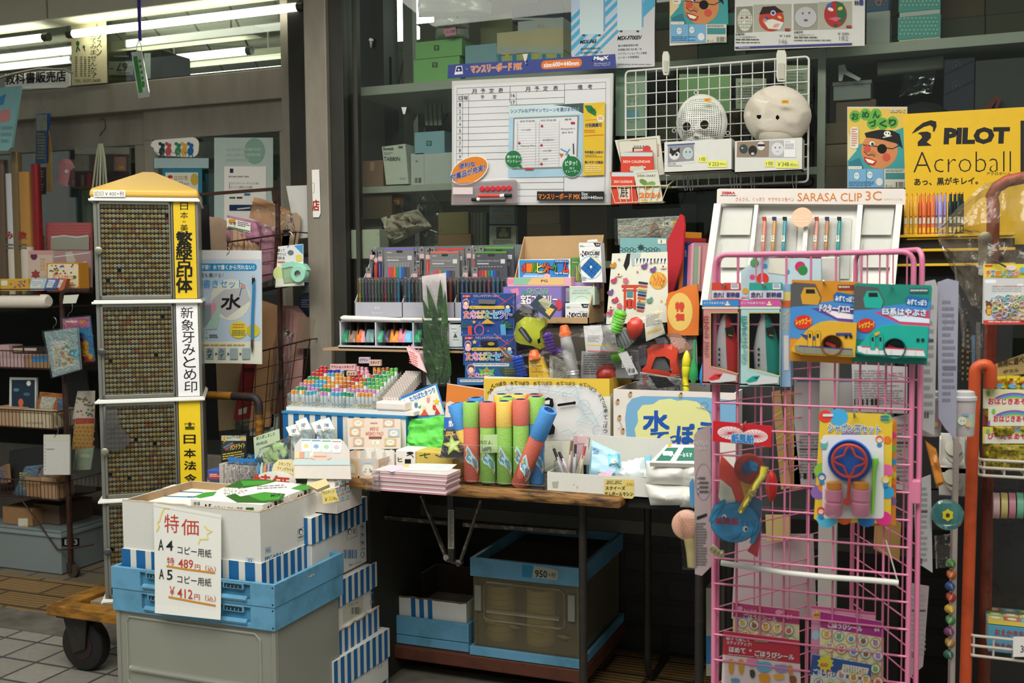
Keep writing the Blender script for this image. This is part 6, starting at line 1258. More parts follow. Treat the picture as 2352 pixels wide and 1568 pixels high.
for x in(kx0,kx1-.003):m.prm([(x,TY,kz0),(x,TY,kz0+.03),(x,TY+.02,kz0+.06),(x,kyb,kzt),(x,kyb,kz0)],(.003,0,0),KD)
P=Paint(m,PX(kx1));P.tx('SOFT',1374,694,1388,708,1619,.02,ri=-3);P=Paint(m,PY(TY));P.tx('回り直してコンパクト',1278,739,1310,743,1619,0);m.mk('carton',kd)
m=MB();m.box((kx0+.01,TY+.012,TZ),(kx1-.01,kyb,kz0-.001),M(13575,.9));tag(m.mk('support_carton'),'plain brown carton holding up the kraft toy display','carton')
def d(P):
 P.rc(1193,597,1306,642,908);P.ell(1230,640,30,20,1709)
 for i,(ch,c)in enumerate(zip('ポールヒットゲーム',(3395,3442,1443,3524,3442,3139,1172,891,3395))):P.tx(ch,1198+i*12,604,1211+i*12,626,c,.03,edge=546,ew=.045)
 P.tx('Pole Hit Game',1276,625,1306,629,3822,.02);P.rrc(1274,596,1308,603,874,2);P.tx('対象年齢6才以上',1276,597.5,1306,601.5,3822,0);P.sml(1204,633,1265,637,1,3550);P.ell(1258,634,8,6,3498)
carton('toy_box','blue and white game box lettered ポールヒットゲーム in the kraft display',1191,595,1310,645,TY+.085,.05,M(33691),draw=d)
def d(P):
 P.rrc(1314,598,1330,606,1139,2);P.tx('かんたん',1315,600,1329,604,3821,.02)
 for k in range(6):P.ln([(1317+k*2.4,610+(k%3)*3),(1316+k*2.6,645)],1.4,(1172,3139,875,3492,2228,3193)[k])
carton('toy_box','green box of bundled sticks beside the blue game box',1311,591,1334,650,TY+.085,.05,M(14887),draw=d)
def nex(P,x,y,s,logo=True):
 P.rc(x,y,x+50*s,y+8*s,3549);P.sml(x+2,y+6*s,x+14*s,y+11*s,2,1429);P.pg([(x+33*s,y+.5),(x+50*s,y+.5),(x+48*s,y+9*s),(x+38*s,y+9*s)],546);P.tx('3x3',x+39*s,y+2.5*s,x+47*s,y+6.5*s,3549,.03)
 P.tx('よびだキューブ',x+30*s,y+16*s,x+47*s,y+18.5*s,819,0);P.pg([(x+3*s,y+27*s),(x+9*s,y+18*s),(x+15*s,y+25*s),(x+9*s,y+33*s)],546);P.tx('N',x+5.5*s,y+21*s,x+12*s,y+30*s,3822,.03);P.tx('EXCUBE',x+14*s,y+20*s,x+48*s,y+29*s,546,.03,sk=-1);P.tx('MoYu',x+37*s,y+31*s,x+45*s,y+34*s,819,.02)
def d(P):
 nex(P,1330,557,1.0);P.ring(1356,614,26,26,1.4,2765);P.pg(xy(1334,616,1357,590,1383,613,1360,640),618);P.pg(xy(1334,616,1357,590,1359,588,1335,613),3443);P.pg(xy(1357,590,1383,613,1384,611,1359,588),3525)
 for f in(1/3,2/3):
  P.ln([(1334+26*f,616+24*f),(1357+26*f,590+23*f)],.9,310);P.ln([(1334+23*f,616-26*f),(1360+23*f,640-27*f)],.9,310)
 for i in(-1,0,1):
  for j in(-1,0,1):P.star(1358+i*8.6+j*7.8,615+i*8-j*8.6,1.4,309,4)
 P.pg(xy(1355,612,1358,609,1361,613,1358,617),3566);P.sml(1334,636,1348,645,3,2457)
tq=tilt(1356,600,TY+.055,4,-6);carton_=MB();Q=qp(tq,xy(1329,561,1379,556,1384,648,1336,648));carton_.prm(Q,-tq.n*.03,M(32635));d(Paint(carton_,tq));carton_.prm(qp(tq,xy(1348,556,1350,551,1371,549,1373,555)),-tq.n*.001,M(31611));tag(carton_.mk('puzzle_box'),'white puzzle box with a blue 3x3 cube, standing upright in the kraft display','puzzle box')
def d(P):nex(P,1299,697,1.06)
carton('puzzle_box','white puzzle box lying low at the front of the kraft display',1298,696,1352,733,TY+.006,.04,M(32635),draw=d)
def d(P):P.pg(xy(1166,640,1180,640,1178,652,1164,652),3465);P.rc(1180,638,1222,654,2233);P.pg(xy(1222,638,1296,638,1296,654,1210,654),3511);P.tx('PG',1243,642,1258,648,1075,.02)
carton('toy_box','thin pastel box lying above the purple craft box',1165,637,1312,658,TY+.045,.07,M(32406),draw=d)
def d(P):
 P.rc(1157,660,1288,736,2171);P.pg(xy(1157,690,1175,700,1185,736,1157,736),1981);P.pg(xy(1172,664,1190,661,1193,676,1180,682),3466);r=random.Random(6)
 for k in range(12):P.star(r.uniform(1160,1285),r.uniform(662,734),2.6,3550,4,.3)
 P.ell(1205,672,5,6,1176);P.tx('のってんの',1212,662,1258,676,1158,.05,edge=3822);P.tx('宝石ファミリー',1197,677,1280,698,3822,.03,edge=2148);P.ell(1284,700,8,12,3141)
carton('toy_box','purple sparkly craft box lettered 宝石 at the left front of the kraft display',1156,658,1290,742,TY+.012,.05,M(19893),draw=d)
def d(P):P.tx('2WAY FAN WITH',1318,665,1350,669,2217,0);P.tx('SMARTPHONE STAND',1314,671,1356,675,2217,0);P.ring(1336,690,16,10,.8,2490,20,180,360);P.rc(1308,657,1360,660,3548)
carton('toy_box','pale mint fan box behind the low white puzzle box',1308,658,1366,700,TY+.04,.05,M(28471),draw=d)
carton('toy_box','lilac topped box under the blue cube puzzle box',1312,648,1376,662,TY+.07,.04,M(25110))
carton('toy_box','small grey pattern box between the purple box and the mint fan box',1290,658,1309,694,TY+.05,.04,M(24214),draw=lambda P:P.sml(1292,664,1306,690,6,3226))
def d(P):
 P.pg(xy(1420,512,1500,508,1560,515,1560,545,1420,545),3002);P.pg(xy(1492,545,1496,520,1504,508,1513,520,1518,545),2694);P.pg(xy(1499,545,1503,520,1508,516,1513,545),2457);P.pg(xy(1424,532,1440,534,1460,531,1438,538),3549);P.rc(1520,508,1556,519,3548);P.tx('1枚',1526,510,1537,517,819,.02);P.rc(1546,508,1556,518,3235)
pack('clear_file','clear file with a cat ear picture and price label at the back','clear file',xy(1418,503,1560,496,1562,560,1420,562),-.16,M(26324),d,t=.003)
def d(P):
 for cx in(1445,1500):
  for k in range(6):P.ring(cx+(k-3)*6,572+(k%2)*3,4,4,1,836,10)
 P.star(1472,568,9,836,8,.5);P.rc(1511,549,1530,560,3548);P.tx('1',1518,551,1520,558,819,.02)
flat('clear_file','teal sheet with black scroll ornaments below the cat ear file','file',(1424,546,1532,600),-.20,1962,d,t=.003)
def d(P):
 r=random.Random(21);cs=(3156,3203,873,3236,1688,2886,1880)
 P.pg(xy(1440,582,1448,582,1446,606,1438,622,1432,610),546);P.pg(xy(1448,581,1472,581,1466,608,1452,612),2747);P.pg(xy(1458,594,1505,592,1534,600,1534,604,1505,604,1458,610),3548)
 for k in range(9):P.pg([(1462+k*8,594),(1466+k*8,593),(1462+k*8,608)],566)
 P.ell(1512,644,20,20,3492);
 for k in range(7):P.ln([(1498+k*4,630+(k%3)*5),(1504+k*4,640+(k%2)*8),(1500+k*4,656)],1.4,3156)
 P.rc(1428,654,1466,660,3139);P.rc(1430,664,1464,668,3139);P.rc(1433,660,1438,710,3139);P.rc(1456,660,1461,710,3139);P.rc(1440,668,1454,682,1416);P.ell(1447,697,12,11,3139);P.ln([(1441,690),(1441,704)],2,802);P.ln([(1450,690),(1450,704)],2,802)
 for k in range(10):P.pg([(1468-k*.5,646+k*7),(1489-k*.9,649+k*7),(1487-k*.9,653+k*7),(1466-k*.5,650+k*7)],(565,3156,3510,1128)[k%4])
 for k in range(16):P.star(r.uniform(1398,1530),r.uniform(590,735),3.4,r.choice(cs),5)
 for x,y in((1408,610),(1410,645),(1402,672),(1412,690),(1500,620),(1480,612),(1492,690),(1400,720),(1425,735)):c=r.choice(cs);P.ell(x,y,7,5,c);P.ell(x+5,y-5,3.4,3.4,c)
 for x,y in((1422,630),(1404,706),(1524,612)):P.rc(x-6,y-4,x+6,y+4,3548);P.ell(x,y,2.4,2.4,3139)
 for x,y in((1438,644),(1424,702)):
  for a in range(5):P.ell(x+4*cos(a*1.256),y+4*sin(a*1.256),2.8,2.8,3175)
flat('wrapping_paper','white wrapping paper sheet printed with lanterns, fans and other Japanese motifs','wrapping paper',xy(1406,582,1533,578,1535,740,1392,744),-.28,3548,d,t=.002)
RDF=clear('red_film',3651,1.2,.6,3123,.15)
m=MB();pl=tilt(1550,580,-.22,0,-35);m.prm(qp(pl,xy(1530,558,1562,492,1569,496,1572,520,1566,600,1545,670,1534,672)),-pl.n*.006,M(28871,.3));tag(m.mk('plastic_folder'),'bright red translucent folder leaning highest in the file row','folder')
for k,(xa,ya,xb,yb,c,l)in enumerate(((1544,555,1562,532,3475,'orange yellow'),(1556,566,1572,546,2867,'dark red'),(1554,570,1561,568,1078,'violet'),(1562,567,1570,566,3443,'orange'),(1571,557,1580,556,584,'blue'),(1576,564,1588,562,3465,'pink'),(1586,560,1594,557,3499,'pale pink'),(1594,568,1604,566,2216,'sage green'),(1602,566,1610,564,3242,'beige pink'),(1611,566,1626,563,3208,'rose'))):
 m=MB();pl=tilt(xb,610,-.20-.003*k,0,-28);m.prm(qp(pl,[(xa,ya),(xb,yb),(xb-4,668),(xa-4,670)]),-pl.n*.10,M(c,.35))
 if c==584:P=Paint(m,pl);P.tx('Romeo',1573,566,1577,590,3277,0)
 tag(m.mk('file_folder'),l+' slim file standing in the row right of the wrapping paper','file','slim files in a row')
def d(P):P.ell(1562,716,29,44,3510);P.tx('特',1552,694,1571,715,3139,.08);P.tx('価',1552,720,1571,736,3139,.08)
m=MB();pl=PY(-.33);q=xy(1536,672,1552,668,1572,658,1602,652,1606,700,1604,770,1534,770,1530,690);m.prm(qp(pl,q),-pl.n*.01,M(31173,.6));d(Paint(m,pl));tag(m.mk('sale_sign',bevel=.003),'orange paper sign with 特価 in red on a yellow oval','sign')
def plast(h):return M(h,.25,var=.03,spec=.5)
def ribbed(m,pl,a,b,rpx,n,mat,tip=True):
 A=pl(*a);B=pl(*b);L=(B-A).length;r=rpx*L/hypot(b[0]-a[0],b[1]-a[1]);pr=[]
 if tip:pr+=[(0,r*.35),(L*.03,r*.75)]
 for k in range(n):t=L*(.08+.9*k/n);dt=L*.9/n;pr+=[(t,r*.86),(t+dt*.25,r),(t+dt*.7,r),(t+dt*.95,r*.86)]
 pr+=[(L,r*.8)];m.lth(A,B-A,pr,mat,18)
def slabp(m,pl,q,t,mat):m.prm(qp(pl,q),-pl.n*t,mat)
def bag(o,pl,q,seed,off=.03,nu=16,nv=14):
 P=Pl(pl.o+pl.n*off,pl.n);m=MB()
 m.grid(lambda u,v:P(*[(q[0][i]*(1-u)+q[1][i]*u)*v+(q[3][i]*(1-u)+q[2][i]*u)*(1-v)for i in(0,1)])+pl.n*(.012*mnoise.noise(V3((u*3,v*3,seed)))+.006*mnoise.noise(V3((u*9,v*9,seed)))-off*.8*(1-min(1,5*min(u,1-u,v,1-v)))),nu,nv,BAG);m.mk('bag',o,sm=1)
def wg(label,px,py,Y):return thing('water_pistol',label,'water pistol',PY(Y)(px,py))
Y1=-.36;p=PY(Y1)
o=wg('lime green water pistol with black grip in a bag, upper left of the heap',1215,800,Y1);m=MB();LIME=plast(29479)
slabp(m,p,xy(1180,768,1186,742,1206,727,1232,730,1250,728,1252,748,1240,760,1240,778,1252,796,1240,802,1222,794,1196,790,1184,784),.03,LIME);m.mk('body',o,bevel=.006,seg=3)
m=MB();slabp(m,Pl(p.o+p.n*.003,p.n),xy(1190,757,1197,750,1206,757,1222,780,1218,788,1208,780),.003,K(819));P=Paint(m,Pl(p.o+p.n*.0032,p.n));P.pg(xy(1193,756,1198,753,1216,780,1213,783),1434);P.ln([(1196,757),(1212,778)],1.6,3139);m.mk('emblem',o,bevel=.001)
m=MB();slabp(m,Pl(p.o-p.n*.004,p.n),xy(1176,724,1200,700,1228,712,1232,732,1204,730,1186,744),.03,plast(8324));slabp(m,p,xy(1234,780,1240,776,1242,786,1236,790),.004,K(546));m.mk('black_shell',o,bevel=.005)
bag(o,p,xy(1172,690,1262,690,1266,812,1172,812),1)
def d(P):P.pg(xy(1236,690,1250,682,1268,696,1256,714),2728);P.sml(1240,692,1262,706,6,1637,ri=6);P.pg(xy(1262,706,1274,710,1262,726,1252,716),3237)
flat('header_card','dark header card of the lime water pistol tilted above it','card',xy(1238,676,1281,707,1262,734,1216,700),tilt(1250,705,Y1-.03,10),564,d,t=.002)
Y2=-.375;p=PY(Y2);SIL=M(29464,.28,.3)
o=wg('silver and purple water pistol with an orange tip in the middle of the heap',1300,860,Y2);m=MB();ribbed(m,p,(1297,765),(1318,868),15,1,SIL,False);m.lth(p(1316,850),p(1318,870)-p(1316,850),xy(0,.017,.004,.019,.006,.017,.012,.019,.016,.017,.03,.019),SIL,18);m.mk('barrel',o,sm=1)
m=MB();A=p(1295,746);B=p(1299,773);m.lth(A,B-A,xy(0,.006,.003,.012,.016,.015,.024,.018,.034,.0175),plast(32166),18);m.mk('tip',o,sm=1)
m=MB();ribbed(m,p,(1256,763),(1268,812),12,6,plast(15602));slabp(m,p,xy(1288,803,1302,796,1314,828,1306,836,1298,822),.02,plast(17715));slabp(m,p,xy(1258,806,1290,796,1292,806,1268,818),.02,plast(15602));m.mk('grip',o,sm=1)
bag(o,p,xy(1238,756,1410,742,1412,868,1244,850),2)
def d(P):P.sml(1384,764,1416,792,9,2184);P.ln([(1344,791),(1416,794)],3,3253);P.ln([(1350,806),(1419,808)],3,3174);P.sml(1350,770,1378,786,5,2457)
flat('header_card','pale printed backing card right of the silver water pistol','card',xy(1340,748,1408,746,1421,808,1346,810),tilt(1380,780,Y2+.01,8),3003,d,t=.002)
Y3=-.395;p=PY(Y3)
o=wg('yellow and blue water pistol with an orange tip at the front left of the heap',1225,866,Y3);m=MB();ribbed(m,p,(1187,816),(1200,868),14,7,plast(8501));m.mk('grip',o,sm=1)
m=MB();slabp(m,p,xy(1214,822,1242,820,1262,870,1216,870),.03,plast(33511));
for k in range(3):
 for j in range(2):slabp(m,Pl(p.o+p.n*.0025,p.n),[(1218+k+13*j,828+14*k),(1229+k+13*j,828+14*k),(1231+k+14*j,839+14*k),(1219+k+13*j,839+14*k)],.003,plast(32454))
m.mk('body',o,bevel=.003);m=MB();A=p(1226,803);B=p(1229,826);m.lth(A,B-A,xy(0,.007,.002,.012,.014,.016,.020,.019,.028,.019),plast(32165),18);m.mk('tip',o,sm=1)
bag(o,p,xy(1150,812,1250,796,1316,866,1150,872),3)
def d(P):P.sml(1290,850,1314,866,4,1638)
flat('header_card','printed grey backing card of the yellow water pistol','card',xy(1262,812,1312,838,1318,872,1262,872),tilt(1290,845,Y3+.01,6),2729,lambda P:P.sml(1270,822,1310,868,12,1638,ri=10),t=.002)
flat('header_card','dark green and red card corner left of the blue water pistol grip','card',xy(1142,842,1158,818,1200,830,1180,872,1160,866),tilt(1165,845,Y3+.02,8),835,lambda P:(P.ln([(1144,842),(1160,822)],4,2627),P.ln([(1168,826),(1196,834)],4,1826),P.sml(1160,840,1186,862,4,1653)),t=.002)
flat('card_corner','brown striped card edge sticking up behind the blue grip','card',xy(1143,797,1152,795,1176,822,1170,830),PY(-.37),1876,lambda P:P.ln([(1146,798),(1172,826)],2,2984),t=.003)
for k,(x0,x1,y0,c)in enumerate(((1268,1296,800,2730),(1336,1424,806,3003),(1424,1470,800,2730),(1556,1600,760,2184))):flat('header_card','printed warning card low in the heap, '+('left of the silver barrel','right of the silver barrel','left of the red blaster','behind the yellow rocket')[k],'card',[(x0,y0),(x1,y0+4),(x1+3,872),(x0-3,872)],-.322+.003*k,c,lambda P,x0=x0,x1=x1,y0=y0:P.sml(x0+4,y0+8,x1-4,862,9,1911),.002)
Y4=-.345;p=PY(Y4);GRN=plast(18183)
o=wg('green, grey and red space water pistol upside down at the right of the heap',1430,840,Y4);m=MB();ribbed(m,p,(1428,713),(1411,764),15,7,GRN);A=p(1420,815);m.lth(A+V3((0,-.02,0)),(0,1,0),xy(0,.006,.002,.016,.008,.022,.03,.024),GRN,20);m.mk('green_grip',o,sm=1)
m=MB();A=p(1464,728);B=p(1452,783);m.lth(A,B-A,xy(0,.004,.006,.016,.024,.026,.044,.023,.064,.008),plast(29925),20);m.mk('tank',o,sm=1)
m=MB();slabp(m,p,xy(1414,766,1430,752,1452,768,1456,784,1440,800,1420,796),.03,plast(22098));slabp(m,p,xy(1416,830,1452,815,1456,868,1412,868),.03,plast(24212))
for k in range(4):m.tu([p(1418+6*k,764-3*k)+p.n*.002,p(1430+7*k,796-3*k)+p.n*.002],.0016,plast(17838),5)
m.mk('shell',o,bevel=.004);m=MB();A=p(1392,862);m.lth(A+V3((0,-.01,0)),(0,1,0),xy(-.012,.003,-.009,.016,0,.026,.012,.031,.03,.031),plast(28935),24);m.mk('red_ball',o,sm=1)
bag(o,p,xy(1366,720,1520,708,1530,800,1360,868),4,.035)
flat('header_card','white warning card with a yellow line behind the red tank','card',xy(1478,716,1512,707,1528,766,1484,784),tilt(1500,745,Y4-.005,8),3275,lambda P:(P.sml(1484,724,1516,752,10,2184,ri=-8),P.pg(xy(1486,762,1520,752,1521,757,1487,767),3509),P.rc(1504,718,1514,722,3509)),t=.002)
Y5=-.36;p=PY(Y5);RED=plast(30981)
o=wg('red frame water blaster in a bag at the right end of the heap',1515,864,Y5);out=xy(1486,802,1498,792,1516,788,1530,790,1552,798,1556,808,1554,830,1562,862,1546,866,1540,846,1538,826,1526,818,1506,820,1500,832,1498,850,1530,858,1546,864,1500,862,1472,848,1484,840,1488,822)
m=MB();slabp(m,p,out[:14]+xy(1494,850,1474,848,1484,838,1487,820),.03,RED);slabp(m,Pl(p.o+p.n*.003,p.n),xy(1474,846,1500,848,1546,858,1546,870,1500,868,1474,856),.034,RED);m.mk('frame',o,bevel=.004,seg=3)
m=MB();slabp(m,Pl(p.o-p.n*.01,p.n),xy(1500,824,1526,822,1540,848,1534,862,1498,854),.015,plast(14699));slabp(m,Pl(p.o-p.n*.002,p.n),xy(1466,794,1484,794,1486,838,1468,840),.02,plast(13610));slabp(m,p,xy(1504,778,1524,774,1534,788,1510,792),.02,plast(15724));m.mk('grey_parts',o,bevel=.003)
bag(o,p,xy(1424,800,1570,770,1576,870,1436,870),5,.035)
flat('header_card','small grey label card hanging at the left of the red blaster','card',xy(1420,812,1440,806,1466,858,1444,862),tilt(1440,835,Y5-.035,6),2730,lambda P:(P.sml(1428,814,1452,846,9,3276,ri=-3),P.bars(1442,846,1458,856,819,n=9)),t=.001)
flat('header_card','brown warning card right behind the red blaster','card',xy(1530,768,1558,764,1592,800,1560,812),tilt(1555,790,Y5+.02,8),2149,lambda P:P.sml(1540,774,1576,800,8,3241,ri=5),t=.002)
Y6=-.40;p=PY(Y6)
o=wg('yellow rocket shaped water pistol standing at the right edge of the heap',1576,896,Y6);A=p(1578,805);B=p(1573,898);L=(B-A).length
m=MB();m.lth(A,B-A,[(0,.003),(L*.08,.008),(L*.2,.0115),(L*.36,.0125),(L*.38,.011),(L*.42,.012),(L*.6,.0105),(L*.62,.009),(L*.75,.0085),(L*.84,.0125),(L*.88,.010),(L*.95,.0135),(L,.0135)],plast(32582),20);m.mk('rocket_body',o,sm=1)
def d(P):P.pg(xy(1490,862,1530,866,1552,886,1510,892),546);P.sml(1476,860,1490,890,6,3140);P.sml(1540,860,1562,880,5,2184);P.bars(1550,884,1562,896,819,n=8)
pack('water_pistol_pack','flat grey and black water pistol pack lying at the front of the white box','packet',xy(1470,854,1565,870,1566,905,1466,900),-.415,M(26293),d,t=.004)
for k,(x,y,c,l)in enumerate(((1593,840,917,'green'),(1616,846,908,'blue'))):m=MB();A=PY(-.41)(x+3,y-60);B=PY(-.41)(x,y+30);m.lth(A,B-A,xy(0,.003,.05,.004,.08,.011,.1,.013,.12,.006),plast(c),14);tag(m.mk('toy_shuttle',sm=1),l+' plastic toy tip just left of the red train box','toy')
SHG=M(25235,.5);SY=.12
ux0,ux1,_,_=fit(803,0,820,690,SY);vx0,vx1,_,_=fit(1878,0,1896,430,SY)
za=(PY(SY)(820,183).z+PY(SY)(1880,115).z+PY(SY)(2340,90).z)/3;zbs=PY(SY)(930,425).z;zcs=PY(SY)(930,606).z
ws=thing('steel_shelf','grey slotted steel shelf unit standing behind the shop window','shelf',(-.6,.35,0))
for x0,x1 in((ux0,ux1),(vx0,vx1)):
 for y in(SY,.58):
  m=MB();m.box((x0,y,.5),(x1,y+.035,2.66),SHG)
  for k in range(40):m.box((x1+.0004-.0006,y+.008,.7+k*.048),(x1+.0006,y+.016,.722+k*.048),K(819))
  m.mk('upright',ws)
m=MB();m.box((ux0,.56,.5),(ux1+.012,.60,2.66),SHG);m.mk('upright',ws)
for z,t,xr in((za,.032,1.4),(zbs,.024,vx1),(zcs,.024,vx1)):
 m=MB();m.box((ux1,SY+.002,z-t),(xr,.60,z),SHG);m.mk('shelf_board',ws,bevel=.002)
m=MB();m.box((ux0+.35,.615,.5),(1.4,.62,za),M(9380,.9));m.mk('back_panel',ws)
GN=2231
def dots(P,x0,y0,x1,y1,dx,dy,r,col):
 j=0;pts=[];fs=[]
 y=y0
 while y<y1:
  x=x0+(dx/2 if j%2 else 0)
  while x<x1:k=len(pts);pts+=[(x-r,y),(x,y-r),(x+r,y),(x,y+r)];fs.append((k,k+1,k+2,k+3));x+=dx
  y+=dy;j+=1
 P.put(pts,fs,col)
def box_on(label,x0,y0,x1,y1,col,d=.2,Y=SY+.01,draw=None,z=None,name='carton',lid=0,group=None):return carton(name,label,x0,y0,x1,y1,Y,d,col if not isinstance(col,(str,int))else M(col,.8,var=.08,scale=14),'box',draw,group,z,lid)
def logo(cx,cy,c=851):return lambda P:(P.rrc(cx-6,cy-6,cx+6,cy+6,c,1.5),P.rc(cx-4,cy-3,cx+4,cy-1.5,2761),P.ring(cx,cy+2,2.4,2,.9,2761,10))
def d(P):dots(P,954,134,1055,171,4,4,.5,2761);logo(999,149)(P)
box_on('lower green dotted gift box on the upper window shelf',950,133,1056,175,GN,draw=d,z=za)
def d(P):dots(P,957,94,1058,128,4,4,.5,2761);logo(1003,110)(P)
box_on('upper green dotted gift box of the pair on the window shelf',954,92,1061,132,GN,draw=d)
box_on('blue gift box with pale dots right of the green pair',1068,102,1141,150,2219,draw=lambda P:dots(P,1070,104,1140,148,5,4,.9,3020),z=za)
box_on('tall kraft carton behind the blue dotted gift box',1103,34,1178,102,2182,Y=SY+.12,z=za)
box_on('dark kraft carton at the top edge above the tall kraft one',1131,-40,1190,34,1893,Y=SY+.16)
def d(P):P.rc(1141,106,1295,122,3548);
box_on('cream lidded box over a white base on the window shelf',1141,68,1294,121,3257,draw=lambda P:P.rc(1141,107,1294,121,3003))
def d(P):
 for k in range(9):P.rc(1143+k*17,124,1152+k*17,150,(1163,3254)[k%2])
box_on('blue and yellow patterned box under the cream lidded box',1141,122,1294,150,2744,draw=d,z=za)
box_on('white box with tiny red marks below the navy dotted box',1189,44,1294,68,3003,draw=lambda P:(P.ring(1238,60,3,3,1,3190,8),P.ring(1247,60,3,3,1,3190,8)))
box_on('navy box with white dots at the top of the window shelf',1176,4,1294,46,820,draw=lambda P:(dots(P,1178,6,1293,40,5.5,4,.9,2185),P.rc(1176,41,1294,46,3003)))
SILV=M(27349,.3,.3,bump=.6,scale=20)
m=MB();plw(m,PY(SY+.04),xy(960,-4,1130,2,1128,36,962,40),.05,SILV,18,8,.3,91);tag(m.mk('film_pack',sm=1),'large silvery film pack lying highest on the window shelf','pack')
for k in range(2):m=MB();plw(m,PY(SY+.03),[(1003,44+23*k),(1076,43+23*k),(1078,66+23*k),(1001,68+23*k)],.05,SILV,14,8,.2,93+k,.3);tag(m.mk('film_pack',sm=1),('silvery film pack with a pink label on the green boxes','lowest silvery film pack just above the green boxes')[k],'pack')
flat('price_label','pink hand written label on the silvery film packs','label',xy(1020,66,1046,62,1048,80,1023,84),SY-.02,3466,lambda P:P.tx('レンタル台紙',1024,70,1045,77,1315,0,ri=-3),.002)
def geo(P,x0,y0,x1,y1,c):
 for i in range(int((x1-x0)/9)):
  for j in range(int((y1-y0)/9)):P.star(x0+4+i*9+(j%2)*4,y0+4+j*9,4,c,6,.3)
box_on('upper teal star patterned gift box at the right of the window shelf',2064,-30,2161,25,1706,draw=lambda P:geo(P,2066,-28,2160,24,3036))
box_on('white base of the upper teal gift box',2066,25,2160,36,3276)
box_on('lower teal star patterned gift box at the right of the window shelf',2062,36,2161,88,1706,draw=lambda P:geo(P,2064,38,2160,87,3036))
box_on('cream foot of the lower teal gift box',2064,88,2160,108,3274,z=za)
box_on('blue and red patterned gift box left of the teal ones',1990,-30,2042,26,1128,draw=lambda P:(geo(P,1991,-28,2042,24,2661),P.ring(2018,6,6,6,1.4,3240)))
box_on('plain white carton under the blue and red patterned box',1990,26,2044,112,2730,z=za)
for k,(x0,x1,y0,y1,c)in enumerate(((2162,2262,-40,40,1347),(2162,2262,40,98,1091),(2264,2380,-40,30,1091),(2264,2380,30,90,1091))):box_on('dark brown carton '+('at the top beside the teal boxes','low beside the teal boxes','at the very top right corner','low in the top right corner')[k],x0,y0,x1,y1,c,Y=SY+.1,z=za if k in(1,3)else None)
box_on('dark green carton seen between the two posters',1504,28,1550,66,1108,Y=SY+.06)
box_on('teal patterned carton between the posters',1660,30,1690,82,1689,Y=SY+.05)
box_on('kraft carton standing on the shelf below the pirate poster',1500,66,1602,130,1893,z=za,Y=SY+.05)
box_on('dark green carton behind the right of the pirate poster',1604,60,1690,130,1108,z=za,Y=SY+.05)
def d(P):P.pg(xy(822,372,850,366,882,374,882,380),1347)
box_on('small open kraft carton at the left end of the middle shelf',823,369,880,424,2149,d=.1,z=zbs,draw=lambda P:P.rc(850,372,860,392,2694))
def d(P):P.tx('Scotch',880,338,904,345,819,.04);P.tx('3M',915,335,925,341,819,.05);P.sml(882,350,905,357,2,2184);P.tx('TAB80N',882,360,919,370,819,.02);P.rc(917,407,935,415,3276);P.sml(918,408,934,414,2,1911)
pl=tilt(910,380,SY+.0,2,-4);m=MB();m.prm(qp(pl,xy(877,337,931,330,938,422,887,424)),-pl.n*.10,M(29463,.7));d(Paint(m,pl));tag(m.mk('carton'),'white tape dispenser carton printed TAB80N on the middle shelf','box')
box_on('narrow white carton right of the TAB80N carton',944,352,974,422,3003,d=.1,z=zbs,draw=lambda P:(P.tx('TAB80N',954,368,960,372,1638,.02),P.bars(952,408,968,420,819,n=9)))
box_on('plain white carton beside the left edge of the monthly board',974,351,1040,422,3003,z=zbs)
box_on('teal blue gift box on top of the white carton by the board',952,302,1021,354,2219,draw=lambda P:(P.rrc(979,323,992,335,1126,1.5),P.ring(985,329,3,2.6,1,2764,10)))
for k in range(4):flat('file_bundle','white narrow binder strip hanging in the dark of the window','binder',[(971+k*11,235+k),(980+k*11,235+k),(984+k*10,287),(977+k*10,288)],.30,2183,t=.01,group='white binder strips')
flat('paper_tag','small white wedge shaped tag on the window glass','tag',xy(922,246,934,246,930,262,926,262),.022,3276,t=.001)
m=MB();c=PY(.022)(853,92);m.lth(c,(0,-1,0),xy(-.004,.006,.004,.009,.007,.006),STEEL,14);m.lth(c+V3((0,-.004,-.008)),(0,0,-1),xy(0,.006,.016,.004,.02,.002),STEEL,10);lk=m.mk('window_lock',win,sm=1)
box_on('dark brown carton at the left of the lowest window shelf',819,447,900,503,1347,Y=SY+.02,d=.16)
box_on('beige carton holding up the dark brown carton',822,503,878,602,1910,Y=SY+.06,z=zcs)
box_on('stapled white carton left of the grey pen display',803,527,872,594,3275,Y=.03+.01,d=.07,draw=lambda P:(P.ln([(806,534),(806,542)],.8,2183),P.ln([(868,534),(868,542)],.8,2183)))
m=MB();plw(m,PY(SY+.02),xy(874,500,960,480,992,520,900,562),.05,M(29396,.45,bump=.6,scale=16),18,14,.7,95,.3);tag(m.mk('paper_bag',sm=1),'crumpled cream paper bag behind the pen display','bag')
m=MB();plw(m,PY(SY+.05),xy(905,440,1000,430,1040,560,930,572),.05,BAG,16,16,.6,96,.3);tag(m.mk('plastic_bag',sm=1),'large clear crumpled bag hanging over the cream paper bag','bag')
m=MB();plw(m,PY(SY+.06),xy(895,450,928,452,926,474,897,472),.02,M(28135,.4),8,6,.3,97);tag(m.mk('orange_packet',sm=1),'orange packet glimpsed under the middle window shelf','packet')
box_on('upper kraft carton behind the purple pen pouches',1006,487,1076,538,1892,Y=SY+.03,d=.16);box_on('lower kraft carton behind the purple pen pouches',1006,538,1082,604,2148,Y=SY+.03,d=.16,z=zcs)
box_on('brown carton glimpsed behind the red pen pouches',1083,540,1112,604,1347,Y=SY+.06,z=zcs)
